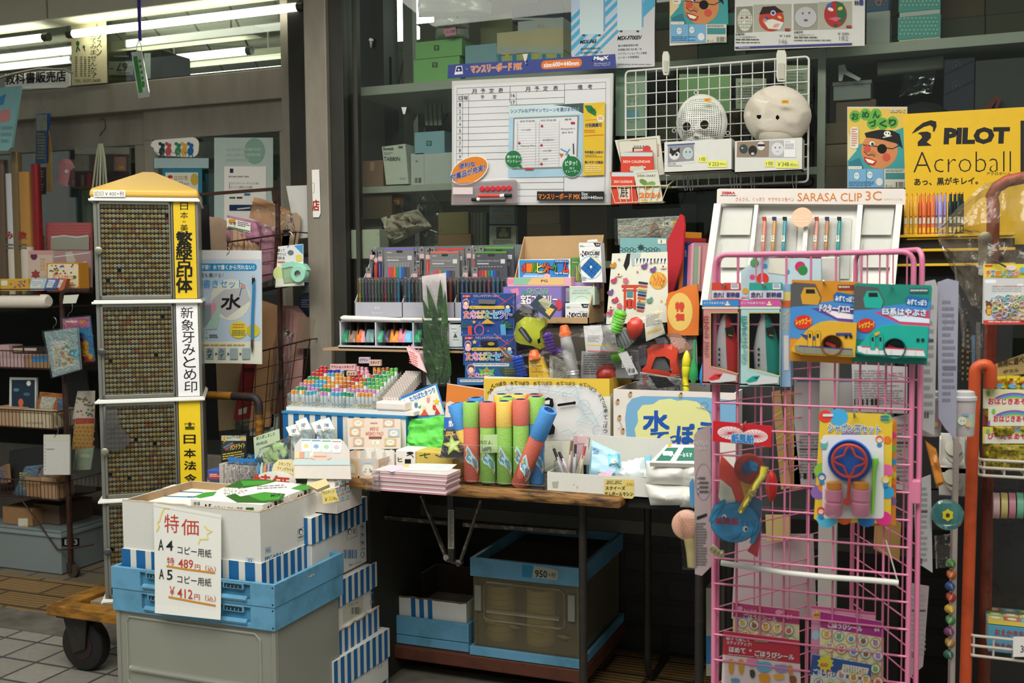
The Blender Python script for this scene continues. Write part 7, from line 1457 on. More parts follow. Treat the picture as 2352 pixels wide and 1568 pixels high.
for k in range(5):flat('slim_file','slim dark file standing behind the pen display','file',(1078+k*8,488,1085+k*8,604),SY+.05,(1381,1603,1108,1637,1108)[k],t=.12,group='slim dark files in the window')
def d(P):P.rc(1127,477,1178,492,2730);P.rc(1145,494,1161,501,3220);P.sml(1130,480,1174,490,2,2184)
flat('clear_case','clear pack with a small orange label behind the green pen pouches','case',(1124,472,1182,514),SY+.02,2457,d,.03)
def d(P):
 P.rc(1140,521,1174,548,1091);
 for a in(-90,30,150):P.ell(1157+6*cos(radians(a)),535+6*sin(radians(a)),6,6,2454)
 P.sml(1132,551,1180,562,4,1910)
flat('picture_card','cream card with a three leaved plant picture behind the pen display','card',(1124,518,1185,566),SY+.015,3002,d,.02)
box_on('stack support carton under the plant picture card',1122,566,1186,606,1893,Y=SY+.02,z=zcs)
for k,(x0,y0,x1,y1,c,l)in enumerate(((1210,462,1284,483,2694,'topmost flat kraft carton left of the calendar basket'),(1210,483,1285,514,2967,'upper kraft carton behind the kraft toy display'),(1210,514,1288,606,2694,'lower kraft carton behind the kraft toy display'),(1309,462,1394,514,1892,'upper dark kraft carton below the monthly board right end'),(1309,514,1394,606,1892,'lower kraft carton with a stained top below the board'))):box_on(l,x0,y0,x1,y1,c,Y=SY+.04,d=.16,z=zcs if y1>600 else None)
m=MB();m.lth(PY(SY+.1)(2016,160),(1,0,.03),xy(0,.022,.19,.022,.19,.014,.02,.014),M(24178,.6),16);tag(m.mk('paper_tube',sm=1),'pale rolled paper lying under the right window shelf','paper roll')
box_on('grey carton with a lid under the right window shelf',1914,186,2000,229,2184,Y=SY+.05,lid=.012)
box_on('brown carton under the grey lidded one',1920,230,2012,282,1620,Y=SY+.06)
box_on('long brown carton behind the おめん poster',1894,282,1948,330,1620,Y=SY+.04);box_on('low brown carton left of the おめん poster',1890,332,1948,382,1893,Y=SY+.04);box_on('pale brown carton at the foot of the right window bay',1890,382,1960,440,1893,Y=SY+.04)
flat('shelf_bracket','white slotted bracket under the right window shelf','bracket',xy(1926,150,1940,148,1945,162,1978,180,1972,186,1938,170,1934,186,1926,186),SY+.02,2730,t=.004)
m=MB();c=PY(SY+.06)(2116,262);m.lth(c-V3((0,0,.07)),(0,0,1),xy(0,.095,.03,.095,.07,.08,.095,.05,.108,.0),M(7267,.8),26);tag(m.mk('black_hat',sm=1),'round black hat standing behind the yellow pen board','hat')
box_on('tall dark carton with tilted star marks behind the yellow pen board',2168,134,2238,256,820,Y=SY+.05,draw=lambda P:[(P.ring(2196,150+k*46,9,9,1.2,1366),P.star(2196,150+k*46,4,1366),P.ln([(2170,172+k*46),(2236,140+k*46)],5,546))for k in range(2)])
box_on('wide dark grey carton in the upper right of the window',2240,134,2390,256,1092,Y=SY+.05)
flat('red_stapler','red handled tool sticking up behind the yellow pen board','stapler',xy(2261,250,2284,220,2302,224,2292,248,2284,250,2290,228,2276,250),SY+.02,1570,t=.02)
m=MB();plw(m,PY(SY+.02),xy(2076,170,2150,160,2140,214,2066,222),.02,BAG,10,10,.7,98);tag(m.mk('plastic_bag',sm=1),'crumpled clear bag above the black hat in window','bag')
def pal(lab,x0,y0,x1,y1,c,dr=None):flat('paper_sheet',lab,'paper',(x0,y0,x1,y1),SY-.05,c,dr,.002)
pal('pale green blank sheet behind the white wire grid',1560,170,1676,260,2215);pal('white document stack behind the right of wire grid',1690,180,1760,250,2729,lambda P:P.sml(1696,190,1754,240,8,1911));pal('pale sheet with small green figures behind the right clip',1800,150,1858,300,2729,lambda P:(P.sml(1806,160,1850,220,8,1927),P.rrc(1812,240,1840,270,1958,5)))
box_on('dark brown carton seen through the wire grid left half',1490,240,1560,330,1091,Y=SY+.04)
box_on('brown carton seen through the lower wire grid',1600,250,1700,430,1347,Y=SY+.1)
box_on('dark carton under the calendar basket',1400,470,1600,600,819,Y=SY+.1,z=zcs)
box_on('dark grey carton behind the white pen stand',1600,440,1870,606,819,Y=SY+.12,z=zcs)
BLK_=546
def d(P):
 P.pg(xy(1312,0,1505,0,1486,12,1390,60,1320,127,1312,127),3021)
 for k in range(-3,15):a=1300+k*19;P.pg([(a,128),(a+9,128),(a+9+128,0),(a+128,0)]if a+137<1500 and a>1312 else[(1312,max(0,1312-a+0)and 128-max(0,1312-a)),(1312,128-max(0,1321-a)-14),(max(1312,a+128),0),(min(1500,a+137),0)],1452)if 1312<=a<=1370 else None
 P.pg(xy(1372,128,1440,60,1503,0,1504,152,1372,150),3276)
 for k in range(4):P.pg([(1312,40+k*22),(1312,52+k*22),(1364+k*22,0),(1352+k*22,0)],1452)
 for k in range(3):P.pg([(1480+k*9,0),(1476+k*9,42-k*9),(1504,14),(1504,0)],1452)if k==0 else None
 for x0,x1,y1 in((1332,1386,79),(1418,1474,70)):P.rc(x0,-4,x1,y1,3293);P.rc(x1,0,x1+4,y1-8,1964);P.rc(x0+6,y1,x0+12,y1+4,1092);P.rc(x1-12,y1,x1-6,y1+4,1092)
 P.tx('MSX-F65',1334,92,1371,101,BLK_,.03,ri=-2,sk=-2);P.tx('MSX-F700SV',1420,83,1475,93,BLK_,.03,ri=-2,sk=-2)
 P.tx('最大細断枚数65枚',1334,110,1378,115,BLK_,0,ri=-2);P.tx('処理能力約500枚／分',1334,119,1384,124,BLK_,0,ri=-2)
 for k,t in enumerate(('最大細断枚数37枚','処理能力約 700 枚／分','バイブレーションプレス搭載','メーカー５年間保証')):P.tx(t,1420,103+k*9,(1466,1474,1486,1468)[k],108+k*9,BLK_,0,ri=-2)
 P.sml(1420,147,1498,150,1,2184)
card('shredder_poster','white and blue striped shredder poster reading MSX-F700SV in the window','poster',xy(1312,-20,1505,-20,1502,153,1313,161),PY(.02),M(30521,.6),.001,d)
def pirate(P,ox,oy,s):
 X=lambda x:ox+(x-1947)*s;Yy=lambda y:oy+(y-248)*s
 q=lambda pts,c:P.pg([(X(a),Yy(b))for a,b in pts],c)
 q(xy(1947,352,1966,335,2082,290,2084,388,1947,388),1177);q(xy(1947,300,1968,345,1947,370),3529);q(xy(1950,372,1975,362,1985,388,1950,388),888)
 P.ell(X(2020),Yy(345),42*s,42*s,3205,8);q(xy(1985,370,2005,386,2030,388,2052,372,2020,340),3205)
 q(xy(1986,306,2000,302,2020,298,2050,300,2066,308,2074,342,2060,330,2030,322,2008,318,1990,316),546);P.ell(X(2038),Yy(307),8*s,6*s,3821);P.ell(X(2035),Yy(306),1.6*s,2*s,546);P.ell(X(2041),Yy(307),1.6*s,2*s,546);P.ln([(X(2028),Yy(316)),(X(2048),Yy(312))],2*s,3821)
 P.ln([(X(1982),Yy(333)),(X(2010),Yy(336)),(X(2050),Yy(342)),(X(2066),Yy(334))],2*s,546);P.ell(X(2026),Yy(342),11*s,11*s,273);P.ell(X(2003),Yy(330),6*s,5*s,3821);P.ell(X(2004),Yy(331),3.4*s,3.6*s,855);P.ell(X(2004),Yy(331),1.6*s,1.8*s,273)
 P.ell(X(1992),Yy(342),8*s,8*s,3156);P.ell(X(2036),Yy(361),9*s,9*s,3156);q(xy(2004,345,2014,354,2004,358,1996,354),2933);P.ln([(X(1984),Yy(348)),(X(1994),Yy(357)),(X(2004),Yy(355)),(X(2010),Yy(360))],1.4*s,802)
 q(xy(1984,360,2000,364,2014,370,2008,380,1994,378,1986,370),2866);q(xy(1987,364,2000,367,2010,371,2004,376,1993,373),3821)
 P.rrc(X(1953),Yy(292),X(1972),Yy(342),3548,6*s);P.sml(X(1956),Yy(296),X(1970),Yy(338),8,3173)
 P.rc(X(1947),Yy(388),X(2030),Yy(431),1964);P.rc(X(1989),Yy(388),X(1991),Yy(431),1418);P.rc(X(2031),Yy(388),X(2080),Yy(431),3275);P.rc(X(2034),Yy(397),X(2078),Yy(412),1160);P.bars(X(2056),Yy(418),X(2078),Yy(430),546,n=14);P.sml(X(2034),Yy(390),X(2078),Yy(396),2,1365);P.tx('あっぷ',X(2034),Yy(424),X(2050),Yy(430),819)
 for a,b in((1968,404),(1998,402)):P.ell(X(a),Yy(b),7*s,9*s,3293);P.ring(X(a),Yy(b),7*s,9*s,.8*s,1400);P.ell(X(a-2),Yy(b-1),1*s,1*s,854);P.ell(X(a+3),Yy(b-1),1*s,1*s,854)
 P.ell(X(2020),Yy(418),8*s,9*s,3549);P.sml(X(1950),Yy(417),X(2008),Yy(429),3,1145);P.rrc(X(1948),Yy(382),X(1980),Yy(389),3548,3*s);P.tx('つくりかた',X(1951),Yy(383.5),X(1977),Yy(387.5),1620,.01)
def d(P):
 P.rc(1948,249,2083,390,3509)
 for x,y,t in((1964,267,'お'),(1988,263,'め'),(2012,263,'ん'),(2004,283,'づ'),(2028,284,'く'),(2050,281,'り')):P.ell(x,y,13,14,1700)
 for x,y,t in((1964,267,'お'),(1988,263,'め'),(2012,263,'ん'),(2004,283,'づ'),(2028,284,'く'),(2050,281,'り')):P.rtext(t,x,y,16,15,-4,595,.04)
 P.tx('たのつく',2045,250,2078,258,3548,.05,edge=1859,ri=1);pirate(P,1947,248,1)
card('mask_poster','mask making poster with a pirate face and green lettering おめんづくり','poster',(1946,245,2084,432),PY(-.02),M(30486,.5),.002,d)
card('mask_poster','upper mask making poster with the pirate face cut by the photo top','poster',xy(1538,-86,1661,-86,1659,97,1538,105),PY(.015),M(30486,.5),.002,lambda P:(P.rc(1539,-80,1660,58,3509),pirate(P,1540,-80,.97)))
def d(P):
 for k,(x0,x1,y0,y1,bc)in enumerate(((1691,1729,14,76,2183),(1731,1818,9,73,2729),(1823,1879,7,70,2456),(1880,1957,3,68,2729))):P.pg([(x0,y0+2),(x1,y0),(x1,y1-2),(x0,y1)],bc)
 P.ell(1711,46,17,26,3275);
 for k in range(6):P.ln([(1698+k*5,26),(1698+k*5,66)],.5,1911);P.ln([(1695,28+k*7),(1727,28+k*7)],.5,1911)
 P.ell(1704,41,2.4,2.4,2388);P.ell(1716,40,2.4,2.4,2388);P.pg(xy(1710,44,1713,55,1706,55),3548)
 P.ell(1772,44,29,28,2883,-20);P.pg(xy(1744,34,1752,16,1780,14,1800,28,1780,30),802);P.pg(xy(1752,48,1775,44,1800,52,1792,68,1765,66),3548);P.ell(1776,30,6,6,3549);P.ell(1776,30,4,4,601);P.ell(1761,43,4,4,856);P.star(1757,47,7,3207,6);P.ell(1783,59,8,4,3481,-25);P.ell(1791,40,5,3,3510,30)
 P.ell(1851,40,25,24,3003);P.ell(1844,31,2.6,2.6,1638);P.ell(1859,30,2.6,2.6,1638);P.ell(1851,47,5,3,1638)
 P.ell(1919,33,26,30,2611);P.pg(xy(1920,4,1936,8,1945,34,1934,56,1924,44),868);P.ell(1908,22,7,4,3549,20);P.ell(1930,20,6,4,3252,-20);P.ell(1905,12,8,4,1130,-30);P.pg(xy(1903,43,1920,39,1933,42,1920,50),3175);P.pg(xy(1914,56,1926,56,1918,64),851)
 for x,y,t1,t2,p in((1690,77,'お面芯材','331-797 樹脂製網状芯材','￥160'),(1824,72,'お面芯材','331-798 発泡スチロール','￥200')):P.tx(t1,x,y,x+20,y+5,BLK_,.02,ri=-1);P.tx(t2,x,y+7,x+46,y+11,1125,.0,ri=-1);P.sml(x,y+13,x+60,y+17,1,1365);P.sml(x,y+20,x+(56 if x<1800 else 96),y+23,1,1092);P.tx(p,x+100,y+3,x+126,y+8,BLK_,.01)
 P.tx('146',1790,90,1808,101,2184,-.008);P.tx('182',1928,82,1948,93,2184,-.008);P.pg(xy(1689,108,1957,99,1957,103,1689,112),1096);P.tx('実用品芯材',1697,108,1722,112,3276);P.rc(1974,0,1983,12,1096);P.tx('彫刻',1963,2,1972,12,BLK_,.02);P.rc(1803,66,1815,71,2611);P.rc(1944,59,1956,64,2611)
card('mask_price_sheet','white price sheet showing four masks in the top of the window','poster',xy(1688,-10,1987,-14,1986,105,1687,116),PY(.015),M(30520,.5),.001,d)
def d(P):
 P.sml(1416,190,1440,200,3,1945);P.ring(1452,235,15,14,1,2199);P.ell(1441,222,4,4,3001);P.ell(1464,222,4,4,3001);P.ell(1447,232,1.4,1.4,1381);P.ell(1458,232,1.4,1.4,1381);P.ell(1452,239,4,3,3274);P.pg(xy(1440,252,1465,252,1470,275,1436,275),1963);P.ring(1452,265,16,16,1,2199,20,0,180);P.ln([(1445,218),(1445,205)],1,1687);P.ln([(1466,216),(1466,203)],1,1687);P.ln([(1424,215),(1410,260)],1,2201)
card('bear_drawing','pale green sheet with a line drawing of a bear in a blue bib behind grid','poster',(1414,160,1486,312),PY(.06),M(25300,.6),.001,d)
BPL=PY(-.02)
mb_=thing('month_board','white monthly schedule board with a dark blue header hanging in the window','white board',BPL(1225,472))
q=xy(1038,186,1408,168,1403,470,1038,471)
m=MB();m.prm(qp(BPL,q),-BPL.n*.012,M(30520,.4));P=Paint(m,BPL);P.pg(xy(1043,196,1402,179,1398,464,1043,466),3549)
T=lambda y,x:y-(x-1050)*.0435*(1-(y-195)/290)
LN=1092
def hl(x0,x1,y,w=1):P.ln([(x0,T(y,x0)),(x1,T(y,x1))],w,LN)
P.ln([(1050,T(203,1050)),(1392,T(203,1392)),(1389,T(451,1389)),(1048,T(451,1048))],1.2,LN,True)
hl(1050,1391,217);hl(1050,1297,233)
P.ln([(1172,T(203,1172)),(1171,T(240,1171))],1,LN);P.ln([(1297,T(203,1297)),(1295,451)],1,LN);P.ln([(1063,T(218,1063)),(1062,360)],.8,LN);P.ln([(1077,T(218,1077)),(1076,360)],.8,LN);P.ln([(1186,T(218,1186)),(1186,243)],.8,LN)
for k in range(9):hl(1050,1170,248+k*14.9,.7)
for y in(246,):hl(1171,1297,y,.7)
for y in(408,421,436):hl(1176,1296,y,.7)
for x,t in((1084,'月'),(1104,'予'),(1124,'定'),(1145,'表'),(1207,'月'),(1228,'予'),(1248,'定'),(1271,'表'),(1327,'備'),(1350,'考')):P.tx(t,x,T(206,x),x+11,T(206,x)+11,819,.01)
for x,t in((1054,'日'),(1066,'曜'),(1104,'予'),(1132,'定')):P.tx(t,x,T(221,x),x+9,T(221,x)+9,819,.01)
P.tx('16',1174,T(220,1174),1183,T(220,1174)+8,819);P.tx('17',1174,T(236,1174),1183,T(236,1174)+8,819)
for k in range(9):P.tx(str(k+1),1055,237+k*14.9,1059,244.5+k*14.9,819)
P.pg(xy(1170,243,1342,237,1341,405,1168,408),2765);P.pg(xy(1170,243,1342,237,1342,262,1170,270),3293);P.pg(xy(1270,241,1342,237,1342,262,1310,246),1109)
P.tx('シンプルなデザインでシーンを選びません！',1174,251,1330,260,856,.02,ri=-5,edge=3566)
P.pg(xy(1180,271,1331,265,1327,386,1178,390),2184);P.pg(xy(1183,274,1327,268,1324,382,1181,386),3549)
for k in range(16):P.ln([(1186,287+k*6.2),(1285,285+k*6)],.4,2457)
for x in(1190,1232,1240,1286):P.ln([(x,278),(x-1,382)],.5,2184)
for x,y in((1246,290),(1245,334),(1194,329),(1245,377),(1315,283),(1319,283)):P.ell(x,y,3,3,2612)
for x0,y0,w,t in((1198,297,22,'アメリカ出張'),(1198,334,34,'Meeting MX-o'),(1248,320,26,'東京営業打合せ'),(1248,345,20,'カタログ撮影'),(1290,295,32,'Meeting MX-o'),(1292,303,26,'田中 鈴木'),(1248,364,12,'設計'),(1196,277,34,'8月予定表'),(1243,275,36,'9月予定表'),(1298,273,16,'備考')):P.tx(t,x0,y0,x0+w,y0+4,819,0,ri=-1)
P.ln([(1289,342),(1305,350)],2,1163);P.ln([(1300,356),(1310,342)],2,1692);P.pg(xy(1286,352,1296,354,1290,362),3171);P.ln([(1318,330),(1319,354)],2.4,547)
P.ell(1181,366,20,21,3549);P.ell(1181,366,19,20,628);P.tx('使いやすい',1166,357,1198,364,3565,.02);P.tx('ペントレー',1166,367,1198,374,3565,.02);P.pg(xy(1190,382,1198,378,1202,386),628)
P.ell(1315,383,23,25,3549);P.ell(1315,383,22,24,628);P.tx('ピタッ！',1300,370,1327,381,3565,.03,ri=-1);P.tx('付く',1310,384,1321,390,3565,.02);P.tx('イレーザー',1300,391,1331,397,3565,.02);P.pg(xy(1304,362,1306,352,1312,360),628);P.rc(1207,386,1227,390,3139)
P.pg(xy(1342,239,1391,235,1390,402,1341,404),3507);P.pg(xy(1344,243,1360,243,1372,258,1370,268,1352,258),628);P.tx('ECO',1358,250,1370,256,595,.02);P.ln([(1345,277),(1380,275)],1.4,3170);P.ell(1381,273,8,8,3548);P.sml(1376,269,1387,277,2,3155);P.tx('分別廃棄可',1346,284,1384,293,822,.03,ri=-1);P.sml(1344,299,1382,307,2,3171);P.ln([(1344,313),(1388,310)],1.4,3170);P.tx('半月毎記入出来る！',1345,347,1388,353,822,.02);P.sml(1346,356,1386,363,2,2692);P.tx('使いやすい付属品！',1345,370,1388,376,822,.02);P.sml(1346,380,1384,397,4,3802)
P.pg([(1081+43*cos(a*.314)*1+(-sin(a*.314))*33*.18,392+33*sin(a*.314)-cos(a*.314)*43*.18)for a in range(20)],3821);P.pg([(1081+41*cos(a*.314)-sin(a*.314)*31*.18,392+31*sin(a*.314)-cos(a*.314)*41*.18)for a in range(20)],3459)
P.tx('便利な',1057,377,1094,389,840,.03,ri=-7,edge=3549);P.tx('付属品が充実！',1038,401,1117,416,840,.03,ri=-24,edge=3549)
P.rc(1236,440,1390,461,546);P.tx('マンスリーボード MX',1239,445,1334,458,3443,.03);P.tx('Size:',1338,442,1353,449,3549,.01);P.tx('600×440mm',1338,450,1387,458,3549,.01)
m.mk('board',mb_,bevel=.003)
m=MB();HP=Pl(BPL.o+BPL.n*.004,BPL.n);m.prm(qp(HP,xy(1029,149,1413,124,1415,156,1028,180)),-HP.n*.002,M(9456,.35));P=Paint(m,HP);P.tx('マンスリーボード MX',1082,150,1198,168,3443,.035,ri=-8,edge=3549);P.rrc(1243,140,1337,160,3443,9,ri=-6);P.tx('size:600×440mm',1249,144,1330,155,3822,.03,ri=-5);P.tx('MagX',1365,130,1399,141,3822,.05,ri=-2,sk=-2);P.tx('Manufacturer of',1365,144,1402,148,3277,0,ri=-2);P.tx('Plastic Magnets.',1365,149,1402,153,3277,0,ri=-2)
P.pg(xy(1048,152,1062,151,1064,170,1044,172),3550);P.pg(xy(1050,154,1060,153,1062,164,1047,165),548);P.star(1054,160,4,3550,4,.4);P.ell(1073,159,2.4,2.4,1162);P.ell(1361,139,2,2,548);m.mk('header',mb_)
m=MB();FP=Pl(BPL.o+BPL.n*.010,BPL.n);m.grid(lambda u,v:FP(1030+382*u,474-(300+20*u)*v)+FP.n*(.004*mnoise.noise(V3((u*7,v*7,2)))),20,16,SOFT);m.mk('film',mb_,sm=1)
pk=PY(-.034);m=MB();m.prm(qp(pk,xy(1038,420,1183,412,1190,420,1188,466,1036,470)),-pk.n*.012,clear('blister_pink',3822,1.3,.45,3532,.15));P=Paint(m,pk);P.rc(1040,430,1086,446,3532);P.ln([(1088,430),(1176,426)],.8,2986);bl=m.mk('blister',mb_,bevel=.003)
for k in range(6):m=MB();m.lth(pk(1108+k*12.4,434-k*.4),(0,-1,0),xy(0,.0085,.004,.009,.006,.007),M(29896,.25),16);m.mk('magnet',bl,sm=1)
m=MB();A=pk(1100,450);B=pk(1150,450);o_=V3((0,-.004,0));m.tu([A+o_,B+o_],.006,M(29926,.3),10);m.tu([B+o_,pk(1160,449)+o_],.006,PAPER,10);m.tu([pk(1160,449)+o_,pk(1176,449)+o_],.006,BLACK,10);m.mk('marker',bl,sm=1)
m=MB();m.tu([pk(1085,458)+o_,pk(1097,458)+o_],.006,BLACK,10);m.tu([pk(1097,458)+o_,pk(1104,458)+o_],.006,PAPER,10);m.tu([pk(1104,458)+o_,pk(1162,457)+o_],.006,M(17837,.35),10);m.mk('marker',bl,sm=1)
def clip(x0,y0,x1,y1,lab,Y=-.045):
 m=MB();p=PY(Y);m.prm(qp(p,[(x0+3,y0),(x1-3,y0),(x1,y0+10),(x1,y1-12),(x1-3,y1),(x0+3,y1),(x0,y1-12),(x0,y0+10)]),-p.n*.016,M(30519,.35));o=tag(m.mk('clip',bevel=.002),lab,'clip')
 m=MB();p2=Pl(p.o+p.n*.004,p.n);m.prm(qp(p2,[(x0+4,(y0+y1)/2-6),(x1-4,(y0+y1)/2-6),(x1-5,y1-6),(x0+5,y1-6)]),-p2.n*.005,M(27348,.35));m.mk('lever',o,bevel=.001)
m=MB();p=PY(-.03);m.prm(qp(p,xy(1200,124,1212,123,1210,134,1208,140,1204,140,1203,134)),-p.n*.004,M(30520,.4));m.tu([p(1206,140),p(1208,148),p(1210,144)],.0015,STEEL,6);tag(m.mk('hook',bevel=.001),'small white hook holding the monthly board header','hook')
GPL=PY(-.05);wg_=thing('wire_grid','white wire grid panel hanging right of the monthly board','grid panel',GPL(1650,430));GW=M(31577,.4)
P00,P10,P11,P01=[GPL(*c)for c in((1437,158),(1858,136),(1856,420),(1437,432))];gz0=(P00.z+P10.z)/2;gz1=(P01.z+P11.z)/2;gx0=P00.x;gx1=P10.x
m=MB();r_=.012;m.tu([(gx0+r_,-.05,gz0),(gx1-r_,-.05,gz0)]+arc((gx1-r_,-.05,gz0-r_),r_,90,0,4)[1:]+[(gx1,-.05,gz1+r_)]+arc((gx1-r_,-.05,gz1+r_),r_,0,-90,4)[1:]+[(gx0+r_,-.05,gz1)]+arc((gx0+r_,-.05,gz1+r_),r_,-90,-180,4)[1:]+[(gx0,-.05,gz0-r_)]+arc((gx0+r_,-.05,gz0-r_),r_,180,90,4)[1:-1],.0032,GW,8,True);m.mk('frame',wg_,sm=1)
for k in range(1,17):x=gx0+(gx1-gx0)*k/17;m=MB();m.tu([(x,-.05,gz0),(x,-.05,gz1)],.0017,GW,6);m.mk('wire',wg_,sm=1)
for k in range(1,10):z=gz0+(gz1-gz0)*k/10;m=MB();m.tu([(gx0,-.0525,z),(gx1,-.0525,z)],.0017,GW,6);m.mk('wire',wg_,sm=1)
clip(1521,118,1537,172,'white plastic clip holding the wire grid at the left',-.056);clip(1783,115,1806,187,'white plastic clip holding the wire grid at the right',-.056)
MK=PY(-.075)
def dome(pl,cx,cy,rx,ry,h,mat,holes=(),nu=34,nv=40,sq=2.,net=False):
 vs=[];fs=[];W_=nu+1;m=MB()
 for j in range(nv+1):
  for i in range(nu+1):
   u=-1+2*i/nu;v=-1+2*j/nv;x=u*sqrt(1-v*v/2);y=v*sqrt(1-u*u/2);rr=min(1,sqrt(x*x+y*y));z=h*(1-rr**2.6)**.62
   k=1-.10*max(0,y);nose=(0 if not net else .008)*exp(-((x)**2)*60-((y-.35)**2)*14)
   vs.append(pl(cx+x*rx*k,cy+y*ry)+pl.n*(z+nose))
 for j in range(nv):
  for i in range(nu):
   u=-1+2*(i+.5)/nu;v=-1+2*(j+.5)/nv;x=u*sqrt(1-v*v/2);y=v*sqrt(1-u*u/2);X=cx+x*rx;Yv=cy+y*ry
   if any((X-a)**2+(Yv-b)**2<r*r for a,b,r in holes):continue
   if net and i%2 and j%2 and sqrt(x*x+y*y)<.86:continue
   fs.append((j*W_+i,(j+1)*W_+i,(j+1)*W_+i+1,j*W_+i+1))
 m.add(vs,fs,mat);return m
o=thing('mask_blank','white net mask blank with square holes in a bag above its box','mask',MK(1611,322))
m=dome(MK,1612,284,59,68,.028,M(31577,.4),((1581,293,10),(1622,289,10)),46,54,net=True);m.mk('net_shell',o,sm=1)
for x,y,r in((1581,293,10.5),(1622,289,10.5),(1599,213,4),(1549,300,4),(1662,285,4),(1672,306,4)):m=MB();c=MK(x,y)+MK.n*(.026 if r>9 else .004);s=r*3.35/2400;m.tu([c+V3((s*cos(t),0,s*sin(t)))for t in(2*pi*k/16 for k in range(16))],.0016 if r>9 else .0012,M(31577,.4),6,True);m.mk('eye_ring' if r>9 else 'lug',o,sm=1)
m=MB();b=[MK(1595,318)+MK.n*.024,MK(1614,318)+MK.n*.024,MK(1603,288)+MK.n*.027];tip=MK(1604,316)+MK.n*.045;m.add(b+[tip],[(0,1,3),(1,2,3),(2,0,3)],M(31577,.4));m.mk('nose',o)
def mbag(o,q,seed):m=MB();P=Pl(MK.o+MK.n*.05,MK.n);m.grid(lambda u,v:P(*[(q[0][i]*(1-u)+q[1][i]*u)*v+(q[3][i]*(1-u)+q[2][i]*u)*(1-v)for i in(0,1)])+P.n*(.008*mnoise.noise(V3((u*4,v*4,seed)))-.04*(1-min(1,4*min(u,1-u,v,1-v)))),16,16,SOFT);m.mk('bag',o,sm=1)
mbag(o,xy(1536,205,1686,208,1680,322,1540,322),1)
m=MB();P=Pl(MK.o+MK.n*.044,MK.n);m.prm(qp(P,xy(1617,226,1634,225,1634,233,1617,234)),-P.n*.0006,M(31399));pt=Paint(m,P);pt.sml(1619,227,1632,232,2,2643);m.mk('price_sticker',o)
o=thing('mask_blank','smooth white foam mask blank with two eye holes in a bag','mask',MK(1787,320))
m=dome(MK,1786,268,78,72,.040,M(30486,.85,bump=.2,scale=120),((1747,272,5),(1790,274,5)),60,60);m.mk('foam_shell',o,sm=1);m=MB();m.prm(qp(Pl(MK.o+MK.n*.01,MK.n),xy(1735,262,1802,262,1802,284,1735,284)),-MK.n*.002,BLACK);m.mk('eye_hole_dark',o)  # black sheet inside the shell gives the eye holes their darkness
mbag(o,xy(1706,190,1884,222,1874,320,1702,318),5)
m=MB();P=Pl(MK.o+MK.n*.062,MK.n);m.prm(qp(P,xy(1795,230,1812,229,1812,238,1795,239)),-P.n*.0006,M(31399));pt=Paint(m,P);pt.sml(1797,231,1810,237,2,2643);m.mk('price_sticker',o)
MB_=-.125
def mbox(label,x0,y0,x1,y1,draw):
 m=MB();a,b,c,e=fit(x0,y0,x1,y1,MB_);tray(m,a,b,MB_,-.056,c,e,M(30520,.5),.003);draw(Paint(m,PY(MB_)));return tag(m.mk('carton_tray',bevel=.001),label,'carton')
def d(P):
 P.pg(xy(1532,331,1597,327,1596,374,1532,380),3276);P.pg(xy(1534,334,1594,330,1594,369,1534,374),2184);P.pg(xy(1533,332,1596,328,1596,331,1533,335),856);P.ell(1549,355,12,12,3276);P.pg(xy(1538,352,1540,338,1546,345,1554,344,1561,338,1562,352,1556,348,1548,356),546);P.ell(1545,355,3,3,546);P.ell(1554,355,3,3,546);P.ell(1580,352,11,13,2747);P.ring(1580,352,11,13,.8,3549);P.ell(1576,349,2,2,1382);P.ell(1585,349,2,2,1382);P.tx('おめん芯材',1534,374,1552,378,BLK_,.01);P.sml(1534,380,1570,383,1,2184)
 P.rc(1604,358,1623,373,3542);P.tx('1個',1607,361,1620,370,BLK_,.01);P.rc(1625,369,1670,384,3542);P.tx('￥253',1627,372,1651,381,BLK_,.01);P.tx('(税込)',1653,374,1668,380,BLK_,0)
mbox('white open carton with a ￥253 yellow label under the net mask',1526,322,1680,394,d)
def d(P):
 P.pg(xy(1693,326,1767,323,1766,361,1692,361),2166);P.ell(1708,342,10,11,836);P.ell(1729,346,10,12,546);P.ell(1748,335,9,10,3276);P.rc(1740,331,1757,336,546);P.ell(1729,353,4,3,3003);P.ell(1705,340,2,2,3254);P.pg(xy(1768,323,1800,322,1800,361,1767,361),2730);P.ell(1786,342,14,15,3276);P.ell(1781,339,1.6,1.6,819);P.ell(1791,339,1.6,1.6,819);P.ln([(1783,348),(1789,348)],1,1911);P.pg(xy(1801,322,1827,321,1827,361,1801,361),3549);P.tx('お面芯材',1803,324,1815,327,BLK_);P.sml(1803,330,1824,344,4,2184)
 P.rc(1757,368,1779,383,3542);P.tx('1個',1760,371,1775,380,BLK_,.01);P.rc(1783,369,1834,386,3542);P.tx('￥348',1786,372,1812,382,BLK_,.01);P.tx('(税込)',1814,375,1832,383,BLK_,0)
mbox('white open carton with a ￥348 yellow label under the foam mask',1688,320,1842,394,d)
for k,x in enumerate((1570,1582,1678,1692,1724,1820)):
 m=MB();p=PY(-.058);m.tu([p(x,398),p(x,420),p(x+4,438),p(x+9,436),p(x+8,405)],.0016,STEEL,6);tag(m.mk('wire_hook',sm=1),('leftmost','second','third','fourth','fifth','rightmost')[k]+' steel hook along the lower edge of the white wire grid','hook','steel hooks on the white grid')
CB=-.10
cbk=thing('wire_basket','cream wire basket of 2024 calendars at the left of the wire grid','basket',PY(CB)(1470,470));CW_=M(30484,.45)
p=PY(CB);top=[p(1401,428),p(1534,426)];bot=[p(1413,466),p(1520,462)]
m=MB();dpt=V3((0,.045,0));m.tu([top[0]+dpt,top[0],top[1],top[1]+dpt],.0022,CW_,6,True);m.tu([bot[0]+dpt,bot[0],bot[1],bot[1]+dpt],.0016,CW_,6,True)
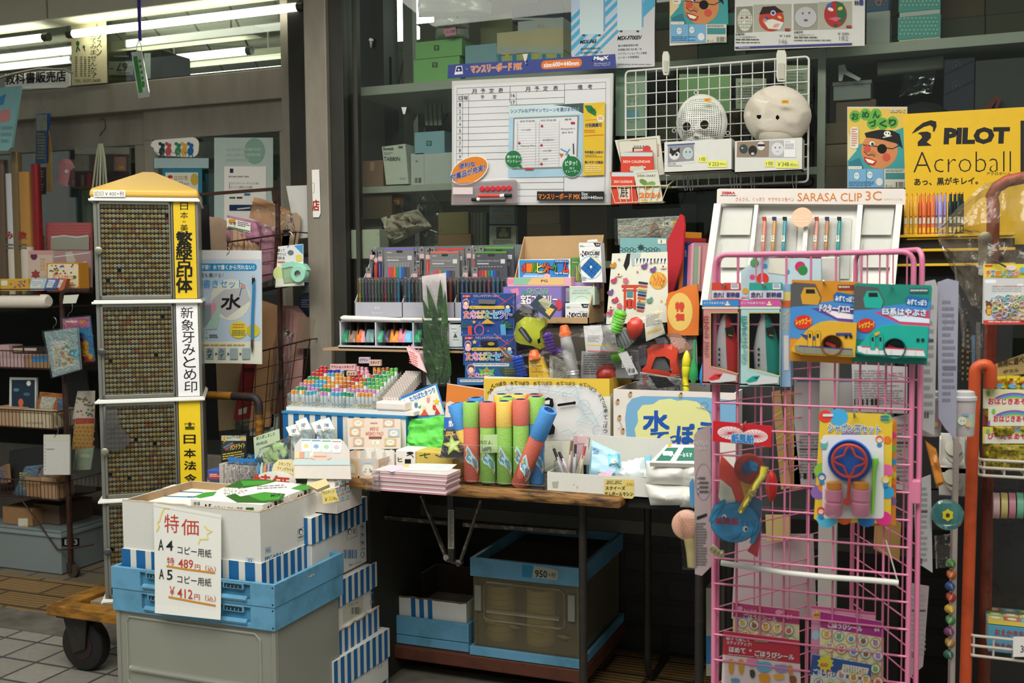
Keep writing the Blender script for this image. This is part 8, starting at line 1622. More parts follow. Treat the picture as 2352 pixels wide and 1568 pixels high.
for k in range(9):f=k/8;m.tu([top[0]*(1-f)+top[1]*f,bot[0]*(1-f)+bot[1]*f,bot[0]*(1-f)+bot[1]*f+dpt],.0013,CW_,5)
m.tu([top[1],top[1]+V3((.012,.04,.02))],.0022,CW_,6);m.mk('basket',cbk,sm=1)
def d(P):P.ln(xy(1420,324,1508,318,1512,400,1432,410),1.6,2438,True);P.tx('2024',1455,334,1480,338,819);P.rc(1453,339,1480,352,546);P.rc(1456,341,1477,351,3258);P.ell(1486,342,9,8,2884);P.sml(1448,322,1480,325,1,2917);P.tx('CALENDAR',1510,330,1514,360,2644)
flat('wall_calendar','large cream 2024 calendar standing at the back of the wire basket','calendar',xy(1412,322,1515,311,1526,400,1438,420),CB+.035,3275,d,t=.008)
def red(P,x0,y0,x1,y1,big):
 P.rc(x0,y0,x1,y0+10,3020);P.rc(x0,y0+9,x1,y1,3139);P.tx('2024 CALENDAR',x0+5,y0+18,x1-5,y0+24,3804,.01);P.rc(x0+(x1-x0)*.3,y0+32,x0+(x1-x0)*.78,y1-12,3531)
 if big:P.tx('辰',x0+(x1-x0)*.38,y0+36,x0+(x1-x0)*.7,y1-16,546,.02)
flat('wall_calendar','red block calendar headed 2024 CALENDAR in the second row','calendar',xy(1425,350,1498,345,1502,395,1430,400),CB+.022,3139,lambda P:red(P,1426,350,1499,398,False),t=.006)
flat('wall_calendar','red block calendar with a large brush character 辰 at the front left','calendar',xy(1401,395,1452,393,1466,468,1412,470),CB+.006,3139,lambda P:red(P,1405,396,1458,469,True),t=.008)
def d(P):P.tx('DESK DIARY',1464,401,1506,406,1365,.01);P.ell(1478,418,10,6,1668,30);P.ell(1494,424,12,7,1941,-20);P.ell(1486,432,8,4,2947);P.tx('2024',1468,442,1518,455,3443,.05);P.rc(1473,458,1488,466,3235);P.ln([(1460,398),(1510,392)],1,3002)
flat('desk_diary','white desk diary with a green dragon and orange 2024 at front right','diary',xy(1455,393,1511,389,1523,466,1468,468),CB+.004,3275,d,t=.008)
flat('paper_fold','folded white paper between the red calendars and the diary','paper',xy(1446,386,1476,380,1482,398,1450,402),CB+.012,3002,t=.004)
SPL=tilt(1860,560,-.34,12)
sd=thing('pen_stand','white sloping pen stand headed SARASA CLIP 3C behind the pink rack','pen stand',SPL(1850,640))
WS=M(32634,.35)
m=MB();m.prm(qp(SPL,xy(1640,467,2073,470,2048,700,1612,700)),-SPL.n*.03,WS);m.mk('back_plate',sd)
def bar_(x0,y0,x1,y1,x2,y2,x3,y3,t=.03):m=MB();P=Pl(SPL.o+SPL.n*t,SPL.n);m.prm(qp(P,[(x0,y0),(x1,y1),(x2,y2),(x3,y3)]),-P.n*t,WS);m.mk('rib',sd,bevel=.002)
bar_(1640,467,1656,467,1624,700,1608,700);bar_(1733,470,1742,470,1718,700,1708,700);bar_(1846,520,1856,520,1846,700,1834,700);bar_(1970,470,1982,470,1964,700,1952,700);bar_(2058,470,2073,470,2052,700,2036,700)
for x0,x1 in((1657,1732),(1982,2057)):
 m=MB();P=Pl(SPL.o+SPL.n*.012,SPL.n)
 for y in(475,550):m.prm(qp(P,[(x0+4,y),(x1-2,y),(x1-10,y+64),(x0-4,y+64)]),-P.n*.004,M(29463,.3))
 m.mk('pocket',sd,bevel=.002)
m=MB();P=Pl(SPL.o+SPL.n*.035,SPL.n)
for x0,x1 in((1726,1833),(1848,1958)):m.prm(qp(P,[(x0,561),(x1,561),(x1-4,640),(x0-6,640)]),-P.n*.002,CASE);m.prm(qp(Pl(SPL.o+SPL.n*.006,SPL.n),[(x0+12,500),(x1-2,500),(x1-8,640),(x0,640)]),-P.n*.002,M(28406,.35))
m.mk('pen_pocket',sd)
HPL=Pl(SPL.o+V3((0,-.012,0)),(0,-1,.05));m=MB();m.prm(qp(HPL,xy(1647,435,1652,433,2076,433,2080,436,2079,470,1646,467)),-HPL.n*.003,M(31544,.45));P=Paint(m,HPL);P.tx('ZEBRA',1657,440,1689,446,2867,.05);P.sml(1655,448,1692,452,1,1365);P.tx('さらさら、くっきり',1690,453,1756,462,3189,0);P.tx('サラサの３色ペン',1764,453,1824,462,3189,0);P.tx('SARASA CLIP',1832,443,1980,462,3187,.0);P.tx('3C',1988,439,2025,460,3187,0);P.tx('サラサクリップ3C',2030,455,2073,460,3240,0);m.mk('header',sd)
m=MB();c=Pl(SPL.o+SPL.n*.045,SPL.n)(1842,499);r=.0275;m.lth(c,SPL.n,[(-.001,r),(0,r)],M(32433,.4),32);P=Paint(m,Pl(c,SPL.n));P.tx('限定色',1822,494,1862,505,3787,.01);P.sml(1824,508,1860,512,1,3787);m.mk('badge',sd)
for k,(x,c,cn)in enumerate(((1757,3463,'left salmon'),(1780,3221,'left tan'),(1804,1178,'left teal blue'),(1877,3480,'right salmon'),(1901,2949,'right tan'),(1929,921,'right teal'))):
 P_=Pl(SPL.o+SPL.n*.02,SPL.n);A=P_(x,500);B=P_(x-6,600);o=thing('three_colour_pen',cn+' pen in a clear sleeve on the white pen stand','pen',B)
 m=MB();m.tu([A,A+(B-A)*.06,B],.0052,M(c,.25),10,rs=[.0035,.0052,.0050]);m.mk('barrel',o,sm=1);m=MB();P=Paint(m,P_,lift=.006);P.rc(x-6,499,x+4,507,(2627,822,546)[k%3]);P.rc(x-8,542,x-1,556,3821);P.sml(x-7,544,x-2,554,3,1092);m.mk('label',o)
 m=MB();P2=Pl(SPL.o+SPL.n*.027,SPL.n);m.prm(qp(P2,[(x-13,494),(x+12,494),(x+6,602),(x-18,602)]),-P2.n*.0006,SOFT);m.mk('sleeve',o)
a,b,c,e=fit(1640,480,2060,640,-.28);m=MB();m.box((a,-.33,TZ),(b,-.12,e-.12),M(9381,.8));tag(m.mk('stand'),'dark stand carrying the white pen stand behind the pink rack','stand')
YPL=PY(-.20);YC=M(31395,.5)
def d(P):
 P.tx('PILOT',2169,293,2320,332,546,.06,ri=-2,sk=-2);P.tx('Acroball',2098,349,2322,396,546,-.022,ri=-2);P.tx('アクロボール',2266,395,2322,402,546,.01);P.tx('あっ、黒がキレイ。',2100,409,2246,426,546,.02,ri=-3)
 P.pg(xy(2094,307,2104,294,2120,282,2138,276,2150,279,2151,290,2146,302,2143,302,2143,292,2136,287,2122,291,2106,301),546);P.pg(xy(2108,306,2116,303,2130,302,2138,306,2138,316,2128,326,2140,334,2108,335,2108,326,2118,316,2116,310),546);P.ln(xy(2238,470,2256,428,2250,455,2274,430,2268,470),.8,2145)
 P.rc(2344,277,2352,400,546)
card('pen_board','large yellow board lettered PILOT Acroball in black at the right of the window','sign',xy(2074,262,2380,244,2380,560,2084,570),YPL,YC,.006,d)
yp=thing('pen_rack','black stepped pen rack with yellow edges under the yellow board','pen rack',PY(-.30)(2100,640));BP=M(7267,.6)
m=MB();a,b,c,e=fit(2064,538,2330,700,-.30);m.box((a,-.29,TZ),(b,-.205,e-.012),BP);m.mk('body',yp)
for k,y in enumerate((541,574,608)):
 m=MB();p=PY(-.31-.01*k);z=p(2110,y).z;m.box((p(2058-4*k,y).x,-.31-.01*k,z-.004),(b,-.21,z+.003),YC);m.mk('shelf_edge',yp,bevel=.001)
zp=PY(-.31)(2110,541).z+.003
pn={}
for k,(x,y,c)in enumerate(((2080,452,'y'),(2092,456,'y'),(2103,451,'y'),(2113,462,'o'),(2122,456,'o'),(2132,450,'o'),(2142,452,'o'),(2150,460,'l'),(2159,452,'l'),(2169,450,'l'),(2182,453,'k'),(2192,449,'k'),(2201,448,'k'),(2208,452,'k'))):
 cc,cn={'y':(3492,'yellow'),'o':(3444,'orange'),'l':(2716,'lavender'),'k':(563,'black green')}[c];p=PY(-.285+.012*(k%2))(x,540);L=V3((p.x,-.285+.012*(k%2),zp))
 if c not in pn:
  o=thing('multi_pen',cn+' four colour pen standing on the yellow edged pen rack','pen',(0,0,0),cn+' pens on the yellow rack');m=MB();m.lth((0,0,0),(0,0,1),xy(0,.0055,.05,.0055,.052,.0058,.085,.0055,.087,.0038,.105,.0036),M(cc,.3),12);m.mk('barrel',o,sm=1)
  m=MB();m.box((-.0015,-.009,.05),(.0015,-.0055,.096),M(cc,.3));P=Paint(m,Grid2((-.003,-.0058,.045),(1,0,0),(0,0,-1)));P.rc(0,0,.006,.016,3275);P.rc(0,.026,.006,.040,3507);m.mk('clip',o);m=MB();m.box((.001,-.002,.09),(.003,.002,.11),M(24806,.3));m.mk('push_button',o);o.location=L;pn[c]=o
 else:dup(pn[c],L+V3((0,0,0)))
def d(P):
 for x,y,r,c in((1733,604,10,1430),(1757,611,6,1180),(1808,624,6,1180),(1728,636,6,3416),(1752,640,14,3395),(1838,612,12,3126),(1844,620,11,900),(1712,668,7,3492)):P.ell(x,y,r,r,c)
 P.pg(xy(1767,594,1812,592,1808,632,1764,626),3548)
card('dotted_box','light blue dotted box standing behind the pink rack top','box',xy(1702,622,1742,592,1886,594,1886,800,1702,800),PY(-1.14),M(28507),.02,d)
RY=-1.27;PK=M(31219,.35,var=.05);rp=PY(RY);rx0=rp(1641,900).x;rx1=(rp(2100,650).x+rp(2088,1200).x)/2;rzt=(rp(1660,583).z+rp(2090,580).z)/2;rxo=rx1+.014;RYB=-.98
pr_=thing('wire_rack','pink three sided wire rack of hanging toys in the foreground','rack',((rx0+rx1)/2,-1.12,0))
def hoop(x0,x1,y0,y1,zt,r=.0048,q=.02):
 u=V3((x1-x0,y1-y0,0));L=u.length;u.normalize();A=V3((x0,y0,0));Bv=V3((x1,y1,0));Z=V3((0,0,1));P=[A+Z*.02,A+Z*(zt-q)]
 for k in range(1,5):t=k/4*pi/2;P.append(A+u*(q*(1-cos(t)))+Z*(zt-q+q*sin(t)))
 for k in range(5):t=k/4*pi/2;P.append(Bv-u*(q*(1-sin(t)))+Z*(zt-q+q*cos(t)))
 P.append(Bv+Z*.02);m=MB();m.tu(P,r,PK,10);m.mk('frame',pr_,sm=1)
def panel(x0,x1,y0,y1,n,r=.0019):
 u=V3((x1-x0,y1-y0,0));A=V3((x0,y0,0));N=V3((u.y,-u.x,0)).normalized()*.003
 for k in range(1,n):m=MB();b=A+u*(k/n);m.tu([b+V3((0,0,.05)),b+V3((0,0,rzt))],r,PK,6);m.mk('wire',pr_,sm=1)
 k=0;z=rzt-.082
 while z>.1:m=MB();m.tu([A+V3((0,0,z))+N,A+u+V3((0,0,z))+N],r,PK,6);m.mk('wire',pr_,sm=1);z-=.0505
hoop(rx0,rx1,RY,RY,rzt);panel(rx0,rx1,RY,RY,8,.0021);hoop(rxo,rxo-.13,RY+.012,RYB,rzt+.004);panel(rxo,rxo-.13,RY+.012,RYB,5,.0014);hoop(rx0+.004,rxo-.19,RY+.012,RYB,rzt);panel(rx0+.004,rxo-.19,RY+.012,RYB,6,.0014)
m=MB();a,b,c,e=fit(1884,590,1926,900,-1.10);m.box((a,-1.10,.05),(b,-1.10+(b-a),e),M(30520,.5));m.mk('post',pr_,bevel=.002)
for x in(rx0+.03,rx1-.03):m=MB();m.tu([(x,-1.27,.012),(x,-.99,.012)],.009,PK,8);m.mk('foot',pr_,sm=1)
m=MB();c=rp(2107,1130);m.box((rx1-.004,RY-.004,c.z-.022),(rxo+.004,RY+.016,c.z+.022),PK);m.mk('bracket',pr_,bevel=.003)
HY=RY-.022
def peg(o,x,y):m=MB();p=PY(HY);A=p(x,y);m.tu([V3((A.x,RY+.004,A.z+.006)),V3((A.x,HY-.02,A.z)),V3((A.x,HY-.026,A.z+.008))],.0018,STEEL,6);m.mk('peg_hook',o,sm=1)
def train_box(label,x0,x1,y0,y1,head,band,face,body,txt,tw_=None):
 p=PY(HY);A=p(x0,y0+40);B=p(x1,y1);o=thing('toy_train_box',label,'toy',(p((x0+x1)/2,y1).x,HY,B.z));w=x1-x0;D=.05;zb=B.z;z1=A.z;xa=p(x0,(y0+y1)/2).x;xb=p(x1,(y0+y1)/2).x
 m=MB();F=M(face,.4);q=lambda x,y:p(x,y)
 m.box((xa,HY,zb),(xb,HY+D,zb+.003),F);m.box((xa,HY,z1-.003),(xb,HY+D,z1),F);m.box((xa,HY,zb),(xa+.002,HY+D,z1),F);m.box((xb-.002,HY,zb),(xb,HY+D,z1),F);m.box((xa,HY+D-.002,zb),(xb,HY+D,z1),M(9381,.7))
 wx=x0+w*.22;yb=y1-30;P=lambda pts,mt:m.prm(qp(p,pts),(0,.0012,0),mt)
 P([(x0,y0+40),(x1,y0+40),(x1,y0+68),(x0,y0+68)],F);P([(x0,y0+68),(wx,y0+68),(wx,y1),(x0,y1)],F);P([(wx,yb-12),(wx+w*.3,yb-6),(x1,yb+6),(x1,y1),(wx,y1)],F)
 t=Paint(m,p);t.rc(x0,y0+40,x1,y0+54,band);t.tx('どこでもあそべる！',x0+4,y0+44,x0+w*.62,y0+49,3549,.03);t.ell(x1-26,y0+50,6,2.4,3803);t.ell(x1-26,y0+45,2.4,2.6,3803);t.rc(x0,y0+56,x1,y0+60,3548)
 n=len(txt);t.vtext(txt,x0+4,y0+76,wx-3,y0+76+n*15.5,3549,.022,.05);t.vtext(txt,x0+4,y0+76,wx-3,y0+76+n*15.5,body if body!=3123 else 2627,.005,.05)
 t.ln([(wx+1,y0+69),(x1,y0+69)],1.4,3526);t.ln([(wx+1,y0+69),(wx+1,yb-12),(wx+w*.3,yb-6),(x1,yb+6)],1.4,3526)
 t.pg([(x0+14,y1-12),(x0+30,y1-24),(x0+50,y1-26),(x1-6,y1-20),(x1-6,y1-8),(x0+40,y1-4),(x0+20,y1-4)],3276);t.pg([(x0+14,y1-12),(x0+30,y1-24),(x0+48,y1-25),(x0+40,y1-12),(x0+22,y1-8)],body);t.pg([(x0+32,y1-20),(x0+44,y1-22),(x0+40,y1-17)],546);m.mk('box',o)
 m=MB();m.prm(qp(PY(HY+.002),[(x0+22,y0),(x1-2+6,y0),(x1+6,y0+42),(x0+20,y0+42)]),(0,.0015,0),M(head,.45));t=Paint(m,PY(HY+.002));t.rc(x0+22,y0+18,x1+6,y0+38,3277);t.tx('走れ！新幹線',x0+26,y0+22,x1+2,y0+34,1096,.05,edge=3525,ew=.04);t.rc(x1-18,y0+2,x1,y0+15,3549);t.sml(x1-16,y0+4,x1-2,y0+13,2,857);t.ln([(x0+28,y0+38),(x1,y0+38)],2,3142);m.mk('hang_card',o)
 m=MB();n2=14;L0=p(x0+w*.58,y0+74);L1=p(x0+w*.66,yb+2);rr=(xb-xa)*.34;seg=16;vs=[]
 for k in range(n2+1):
  f=k/n2;c=L0+(L1-L0)*f+V3((0,.023,0));r=rr*min(1,.16+1.15*f**.62)
  for j in range(seg):a_=2*pi*j/seg;vs.append(c+V3((r*cos(a_),r*.62*sin(a_),0)))
 fs=[(i*seg+j,i*seg+(j+1)%seg,(i+1)*seg+(j+1)%seg,(i+1)*seg+j)for i in range(n2)for j in range(seg)]+[tuple(range(seg))]
 wt_=[q_ for q_ in fs[:-1]if 8<=(q_[0]%seg)<=11];m.add(vs,[q_ for q_ in fs if q_ not in wt_],M(body,.2));m.add(vs,wt_,M(31578,.25));m.mk('train',o,sm=1);tr=o.children[-1]
 m=MB();t=Paint(m,PY(HY+.008));cx=x0+w*.76;t.pg([(cx-12,y0+104),(cx+6,y0+100),(cx+10,y0+116),(cx+4,y0+128),(cx-8,y0+122)],546);t.ln([(cx-4,y0+120),(cx+6,y0+122)],2,3252)
 for k in range(4):t.rrc(x0+w*.44,y0+150+12*k,x0+w*.49,y0+156+12*k,546,.8)
 m.mk('cab_window',tr)
 m=MB();m.prm(qp(PY(HY-.0006),[(wx,y0+68),(x1,y0+68),(x1,yb+6),(wx+w*.3,yb-6),(wx,yb-12)]),(0,.0004,0),SOFT);m.mk('window_film',o);peg(o,(x0+x1)/2+10,y0+10);return o
train_box('boxed red and white toy bullet train marked E6系こまち',1613,1697,649,882,3139,908,3208,3123,'E6系こまち')
train_box('boxed green and white toy bullet train marked E5系はやぶさ',1699,1793,649,887,920,3161,2764,664,'E5系はやぶさ')
flat('toy_train_box','narrow visible edge of a third boxed train behind the green one','toy',(1795,652,1816,888),HY+.01,2220,lambda P:(P.rc(1795,670,1816,690,3527),P.rc(1795,690,1816,706,3172),P.tx('Eフ系',1797,712,1812,760,3509),P.rc(1800,770,1812,850,3276)),.04)
def train_card(label,x0,x1,y0,y1,cc,body,low,txt,stripe,xs):
 p=PY(HY-.006+xs);o=thing('train_water_pistol',label,'toy',p((x0+x1)/2,y1));w=x1-x0;h=y1-y0
 m=MB();m.prm(qp(p,[(x0+6,y0),(x1-2,y0+5),(x1,y0+12),(x1-12,y1),(x0,y1-8)]),(0,.003,0),M(cc,.45));t=Paint(m,p)
 t.pg([(x0+4,y0+62),(x1-4,y0+40),(x1-8,y1-50),(x0,y1-60)],1164);t.pg([(x0+50,y0+66),(x1-6,y0+62),(x1-6,y0+104),(x0+120,y0+98)],stripe);t.pg([(x0+70,y0+66),(x1-6,y0+82),(x1-6,y0+92),(x0+110,y0+88)],3550)
 t.pg([(x0+4,y0+12),(x0+10,y0+6),(x0+60,y0+10),(x0+74,y0+40),(x0+70,y0+58),(x0+4,y0+62)],1365);t.pg([(x0+26,y0+36),(x0+34,y0+18),(x0+60,y0+18),(x0+72,y0+42),(x0+66,y0+58),(x0+30,y0+56)],body if body!=3491 else 3219);t.pg([(x0+38,y0+22),(x0+58,y0+22),(x0+60,y0+32),(x0+38,y0+32)],546)
 t.rrc(x1-52,y0+12,x1-8,y0+24,2099 if body==3491 else 854,2);t.sml(x1-50,y0+15,x1-10,y0+22,1,3275);t.pg([(x1-62,y0+36),(x1-54,y0+28),(x1-8,y0+36),(x1-12,y0+56),(x1-60,y0+50)],618);t.tx('みずてっぽう',x1-57,y0+36,x1-13,y0+49,3822,.03,ri=3);t.tx(txt,x0+70,y0+56,x1-14,y0+72,3550,.05,ri=4,edge=1112,ew=.05)
 t.ell(x0+32,y0+97,21,16,3122,-8);t.tx('レッツゴー！',x0+16,y0+90,x0+50,y0+104,3780,.03,ri=-3);m.mk('card',o)
 P2=Pl(p.o+p.n*.022,p.n);bx=lambda x,y:(x0+x,y0+y);m=MB();out=[bx(4,162),bx(10,150),bx(46,110),bx(70,98),bx(92,95),bx(w-8,100),bx(w-12,h-16),bx(30,h-22),bx(10,h-28)];hc=bx(98,150);n_=len(out);an_=sorted([k*pi/12 for k in range(24)]+[atan2(y-hc[1],x-hc[0])%(2*pi)for x,y in out]);ci=[];co=[]
 for a in an_:
  dx,dy=cos(a),sin(a);best=1e9
  for(xa,ya),(xb_,yb_)in zip(out,out[1:]+out[:1]):
   ex,ey=xb_-xa,yb_-ya;den=dx*ey-dy*ex
   if abs(den)>1e-9:
    t_=((xa-hc[0])*ey-(ya-hc[1])*ex)/den;u_=((xa-hc[0])*dy-(ya-hc[1])*dx)/den
    if t_>0 and-1e-6<=u_<=1+1e-6:best=min(best,t_)
  ci.append((hc[0]+22*dx,hc[1]+22*dy));co.append((hc[0]+best*dx,hc[1]+best*dy))
 n_=len(an_);rg=[(k,(k+1)%n_,n_+(k+1)%n_,n_+k)for k in range(n_)];m.add(qp(P2,ci)+qp(P2,co),rg,M(body,.2));m.add(qp(P2,co)+[q+V3((0,.022,0))for q in qp(P2,co)],rg,M(body,.2))
 m.box(P2(hc[0]-30,hc[1]+24)+V3((0,.020,0)),P2(hc[0]+30,hc[1]-24)+V3((0,.0215,0)),M(body,.3));tb_=m.mk('pistol_body',o)
 m=MB();t=Paint(m,P2,lift=.0012);t.pg([bx(12,h-44),bx(40,h-41),bx(w-20,h-34),bx(w-16,h-20),bx(32,h-25),bx(14,h-31)],low);t.ln([bx(22,h-60+18),bx(w-18,h-34)],3,stripe if body!=3491 else 840)
 if body==3491:t.pg([bx(24,h-70),bx(70,h-62),bx(70,h-56),bx(40,h-57)],840);t.rc(x0+w-56,y0+h-72,x0+w-20,y0+h-66,840)
 for k in(0,18):t.rrc(x0+42+k,y0+118,x0+54+k,y0+154,1890 if body==3491 else 374,3);t.rrc(x0+43+k,y0+119,x0+53+k,y0+153,body,3);t.rc(x0+45+k,y0+124,x0+50+k,y0+134,546)
 for k in(0,11):t.rc(x0+w-36+k,y0+127,x0+w-29+k,y0+134,546)
 for k in range(5):t.ln([bx(34+k*28,h-36+k),bx(34+k*28,h-25+k)],.6,2184)
 if body!=3491:t.pg([bx(50,116),bx(62,110),bx(64,116),bx(54,122)],3236)
 c=P2(*bx(98,150))-p.n*0;r=23*(c-CAM).length/2400;m.mk('print',tb_)
 m=MB();m.lth(c+p.n*.003,-p.n,[(0,r),(-.0015,r*.96),(0,r*.88),(.02,r*.72),(.0202,.001)],M(21860 if body==3491 else 341,.3),28,False);m.mk('trigger_hole',tb_,sm=1)  # hole cup in a darker body tone, recess shade put into the colour
 m=MB();m.bar(c-p.n*.010+V3((-.012,0,.004)),c-p.n*.010+V3((.006,0,-.004)),.008,.006,M(26853,.3));m.mk('trigger',tb_);peg(o,x0+w*.5,y0+12);return o
train_card('yellow toy train water pistol on an orange card',1813,1976,642,836,3202,3491,2183,'ドクターイエロー',1353,.008)
train_card('teal toy train water pistol on a green card marked E5系はやぶさ',1957,2141,650,838,647,681,3549,'E5系はやぶさ',3142,0)
p=PY(HY-.004);o=thing('paper_balloon_pack','paper balloon pack with a red header and a blue elephant','toy',p(1700,1285))
m=MB();m.prm(qp(p,xy(1638,966,1773,978,1771,1027,1637,1013)),(0,.002,0),M(28805,.4));t=Paint(m,p);t.ell(1678,994,30,15,3805,5);t.ell(1735,1001,29,15,3805,5)
for cx,cy in((1678,994),(1735,1001)):
 for k in range(9):a_=k*pi/9+.1;t.ln([(cx-28*cos(a_),cy-14*sin(a_)),(cx+28*cos(a_),cy+14*sin(a_))],.8,3107)
t.tx('紙風船',1681,995,1731,1015,908,.05,ri=3,edge=3549,ew=.06);m.mk('header',o)
m=MB();q1=Pl(p.o+p.n*.004,p.n)
def blob(pts,c,k):P_=Pl(p.o+p.n*(.002+.0025*k),p.n);m.prm(qp(P_,pts),-P_.n*.002,M(c,.35))
blob(xy(1655,1045,1662,1050,1700,1090,1720,1120,1740,1150,1736,1200,1700,1190,1656,1130,1652,1090),3395,0);blob(xy(1654,1100,1680,1120,1690,1150,1664,1170,1650,1140),3548,1);blob(xy(1700,1105,1730,1110,1735,1160,1712,1150),3492,1);blob(xy(1715,1130,1750,1150,1748,1190,1722,1180),872,1.5);blob(xy(1716,1265,1745,1220,1752,1190,1740,1280),3107,1)
m.mk('folded_balloons',o);m=MB();c=p(1723,1074)+p.n*.012;r=.029;m.lth(c,p.n,[(-.006,r*.8),(-.003,r),(.002,r*.94),(.004,r*.6),(.0045,.001)],M(24773,.35),26,False);t=Paint(m,Pl(c+p.n*.0045,p.n));t.pg(xy(1703,1068,1722,1056,1742,1066,1738,1082,1708,1090),873);t.pg(xy(1722,1056,1742,1066,1738,1082,1724,1076),907);m.mk('paper_ball',o,sm=1)
m=MB();P_=Pl(p.o+p.n*.012,p.n);el=[(1688+56*cos(k*.2618)*.98,1200+46*sin(k*.2618))for k in range(24)];m.prm(qp(P_,el),-P_.n*.006,M(9850,.3));t=Paint(m,P_)
for pts in(xy(1640,1160,1664,1146,1668,1152,1648,1186,1634,1202,1628,1196),xy(1736,1194,1750,1198,1746,1222,1730,1250,1722,1246)):t.pg(pts,668);t.ln(pts,1,582,True)
t.ring(1688,1200,55,45,1,582,30);t.ell(1712,1214,6,7,3822);t.ell(1714,1215,3,4,547);t.ell(1664,1186,5,6,3822);t.ell(1663,1188,2.6,3.4,547);t.ln(xy(1680,1240,1694,1234,1702,1222),1.4,582);t.tx('紙風船',1644,1187,1696,1202,2869,.04,ri=3);t.tx('セット',1700,1192,1732,1206,891,.03,ri=3);m.mk('elephant_card',o)
m=MB();P2=Pl(p.o+p.n*.02,p.n);m.tu([P2(1756,1072),P2(1752,1090),P2(1735,1115),P2(1716,1148),P2(1700,1176)],.0065,M(31497,.4),12,rs=[.008,.0075,.0065,.006,.005]);t=Paint(m,P2,lift=.007)
for k in range(7):t.ln([(1750-6*k,1092+10*k),(1756-6*k,1098+10*k)],1.2,2202)
m.mk('blow_straw',o,sm=1);m=MB();P2=Pl(p.o+p.n*.016,p.n);m.tu([P2(1632,1256),P2(1640,1262),P2(1652,1272),P2(1662,1272)],.008,M(32598,.4),12);t=Paint(m,P2,lift=.0085)
for k in range(4):t.ell(1636+8*k,1258+5*k,3,5,3252,30)
m.mk('rolled_blower',o,sm=1);m=MB();P2=Pl(p.o+p.n*.026,p.n);m.grid(lambda u,v:P2(1628+144*u-6*v,1292-(280-12*u)*v)+p.n*(.004*mnoise.noise(V3((u*6,v*9,4)))),14,22,FILM);m.mk('bag',o,sm=1);peg(o,1708,980)
p=PY(HY-.004);o=thing('bubble_set','soap bubble set on a yellow card lettered シャボン玉セット','toy',p(1960,1205));m=MB()
out=xy(1884,948,1892,945,2040,951,2048,958,2050,966,2046,1196,2040,1202,1880,1198,1869,1190,1870,1180);m.prm(qp(p,out),(0,.002,0),M(32487,.4));t=Paint(m,p);r=random.Random(12)
for x,y,rr,c in((1926,958,22,1197),(1896,956,16,3395),(1950,1000,18,2426),(1900,1040,14,3483),(1880,1130,18,2154),(1892,1118,13,3459),(2036,960,12,1973),(2038,1010,10,3442),(1890,1080,20,2228),(2036,1080,16,3433),(2038,1130,16,924),(1990,1192,20,891),(1900,1190,24,1469),(1940,1190,16,3427),(2030,1190,18,3384)):t.ell(x,y,rr,rr*.9,c)
t.rrc(1889,998,2030,1190,3549,8);t.tx('シャボン玉セット',1902,972,2022,992,1147,.02,ri=4,edge=3821,ew=.07);t.rrc(1890,950,1914,956,3549,2);t.sml(2022,954,2042,968,2,874)
for x,y,c in((2020,1008,3427),(1888,1094,891),(1886,1172,3395),(2034,1100,3524)):t.ell(x,y,9,9,c);t.ell(x,y+2,6,5,3804);t.ell(x-2,y+1,.9,.9,819);t.ell(x+2,y+1,.9,.9,819);t.ell(x,y+13,6,5,907)
t.pg(xy(1884,1018,1902,1016,1898,1030,1888,1030),1450);t.ell(1893,1012,8,6,3549);m.mk('card',o)
m=MB();c=p(1952,1056);rr=48*1.92/2400;m.lth(c,p.n,[(.0,rr),(.008,rr),(.010,rr*.96),(.008,rr*.9),(.004,rr*.88),(.0041,.001)],M(8600,.25),36,False);m.mk('dish',o,sm=1)
m=MB();c2=c+p.n*.012;s=37*1.92/2400;RDm=M(29991,.3);m.tu([c2+V3((s*cos(k*pi/14),0,s*sin(k*pi/14)))for k in range(28)],.0026,RDm,8,True)
for qd in range(4):
 a0=qd*pi/2;P_=[]
 for k in range(7):f=k/6;ang=a0+f*pi/2;rad=s*(1-.52*sin(pi*f));P_.append(c2+V3((rad*cos(ang),0,rad*sin(ang))))
 m.tu(P_,.0021,RDm,8)
p3=Pl(c2,p.n);m.tu([p3(1952,1092),p3(1948,1150)],.0028,RDm,8);m.lth(p3(1946,1152)-p.n*.002,p.n,[(0,.007),(.004,.007)],RDm,16);m.mk('bubble_wand',o,sm=1)
for x,nm in((1915,'bubble_bottle'),(1977,'bubble_bottle')):
 m=MB();A=p(x+2,1118)+p.n*.014;B=p(x,1180)+p.n*.014;L=(B-A).length;R=.0155;m.lth(A,B-A,[(0,R*.7),(.002,R),(L*.42,R),(L*.46,R*.88),(L*.5,R*.86),(L*.54,R),(L-.003,R),(L,R*.85)],M(32341,.3),20);b_=m.mk(nm,o,sm=1);m=MB();C_=p(x+2,1103)+p.n*.014;m.lth(C_,A-C_,[(0,R*.7),(.001,R*.86),((A-C_).length,R*.86)],M(32326,.35),18);m.mk('cap',b_,sm=1)
m=MB();P2=Pl(p.o+p.n*.008,p.n);m.tu([P2(2010,1052),P2(2011,1064),P2(2009,1070),P2(2004,1180)],.004,M(21321,.3),10,rs=[.0055,.006,.004,.0026]);m.mk('straw',o,sm=1);m=MB();P2=Pl(p.o+p.n*.030,p.n);m.prm(qp(P2,xy(1892,1002,2016,1006,2012,1186,1888,1182)),(0,.0006,0),SOFT);m.mk('blister',o);peg(o,1964,955)
for k in(1,2):flat('bubble_set',('second','third')[k-1]+' bubble set card peeping out behind the front one','toy',[(2044+4*k,958+3*k),(2052+4*k,962+3*k),(2049+4*k,1204+k),(1990,1206+k),(1990,1100)],HY+.004+.004*k,3459,lambda P,k=k:[P.ell(2046+4*k,1000+30*i,5,9,(3384,1973,924,3507,3427,2154)[i])for i in range(6)],.002)
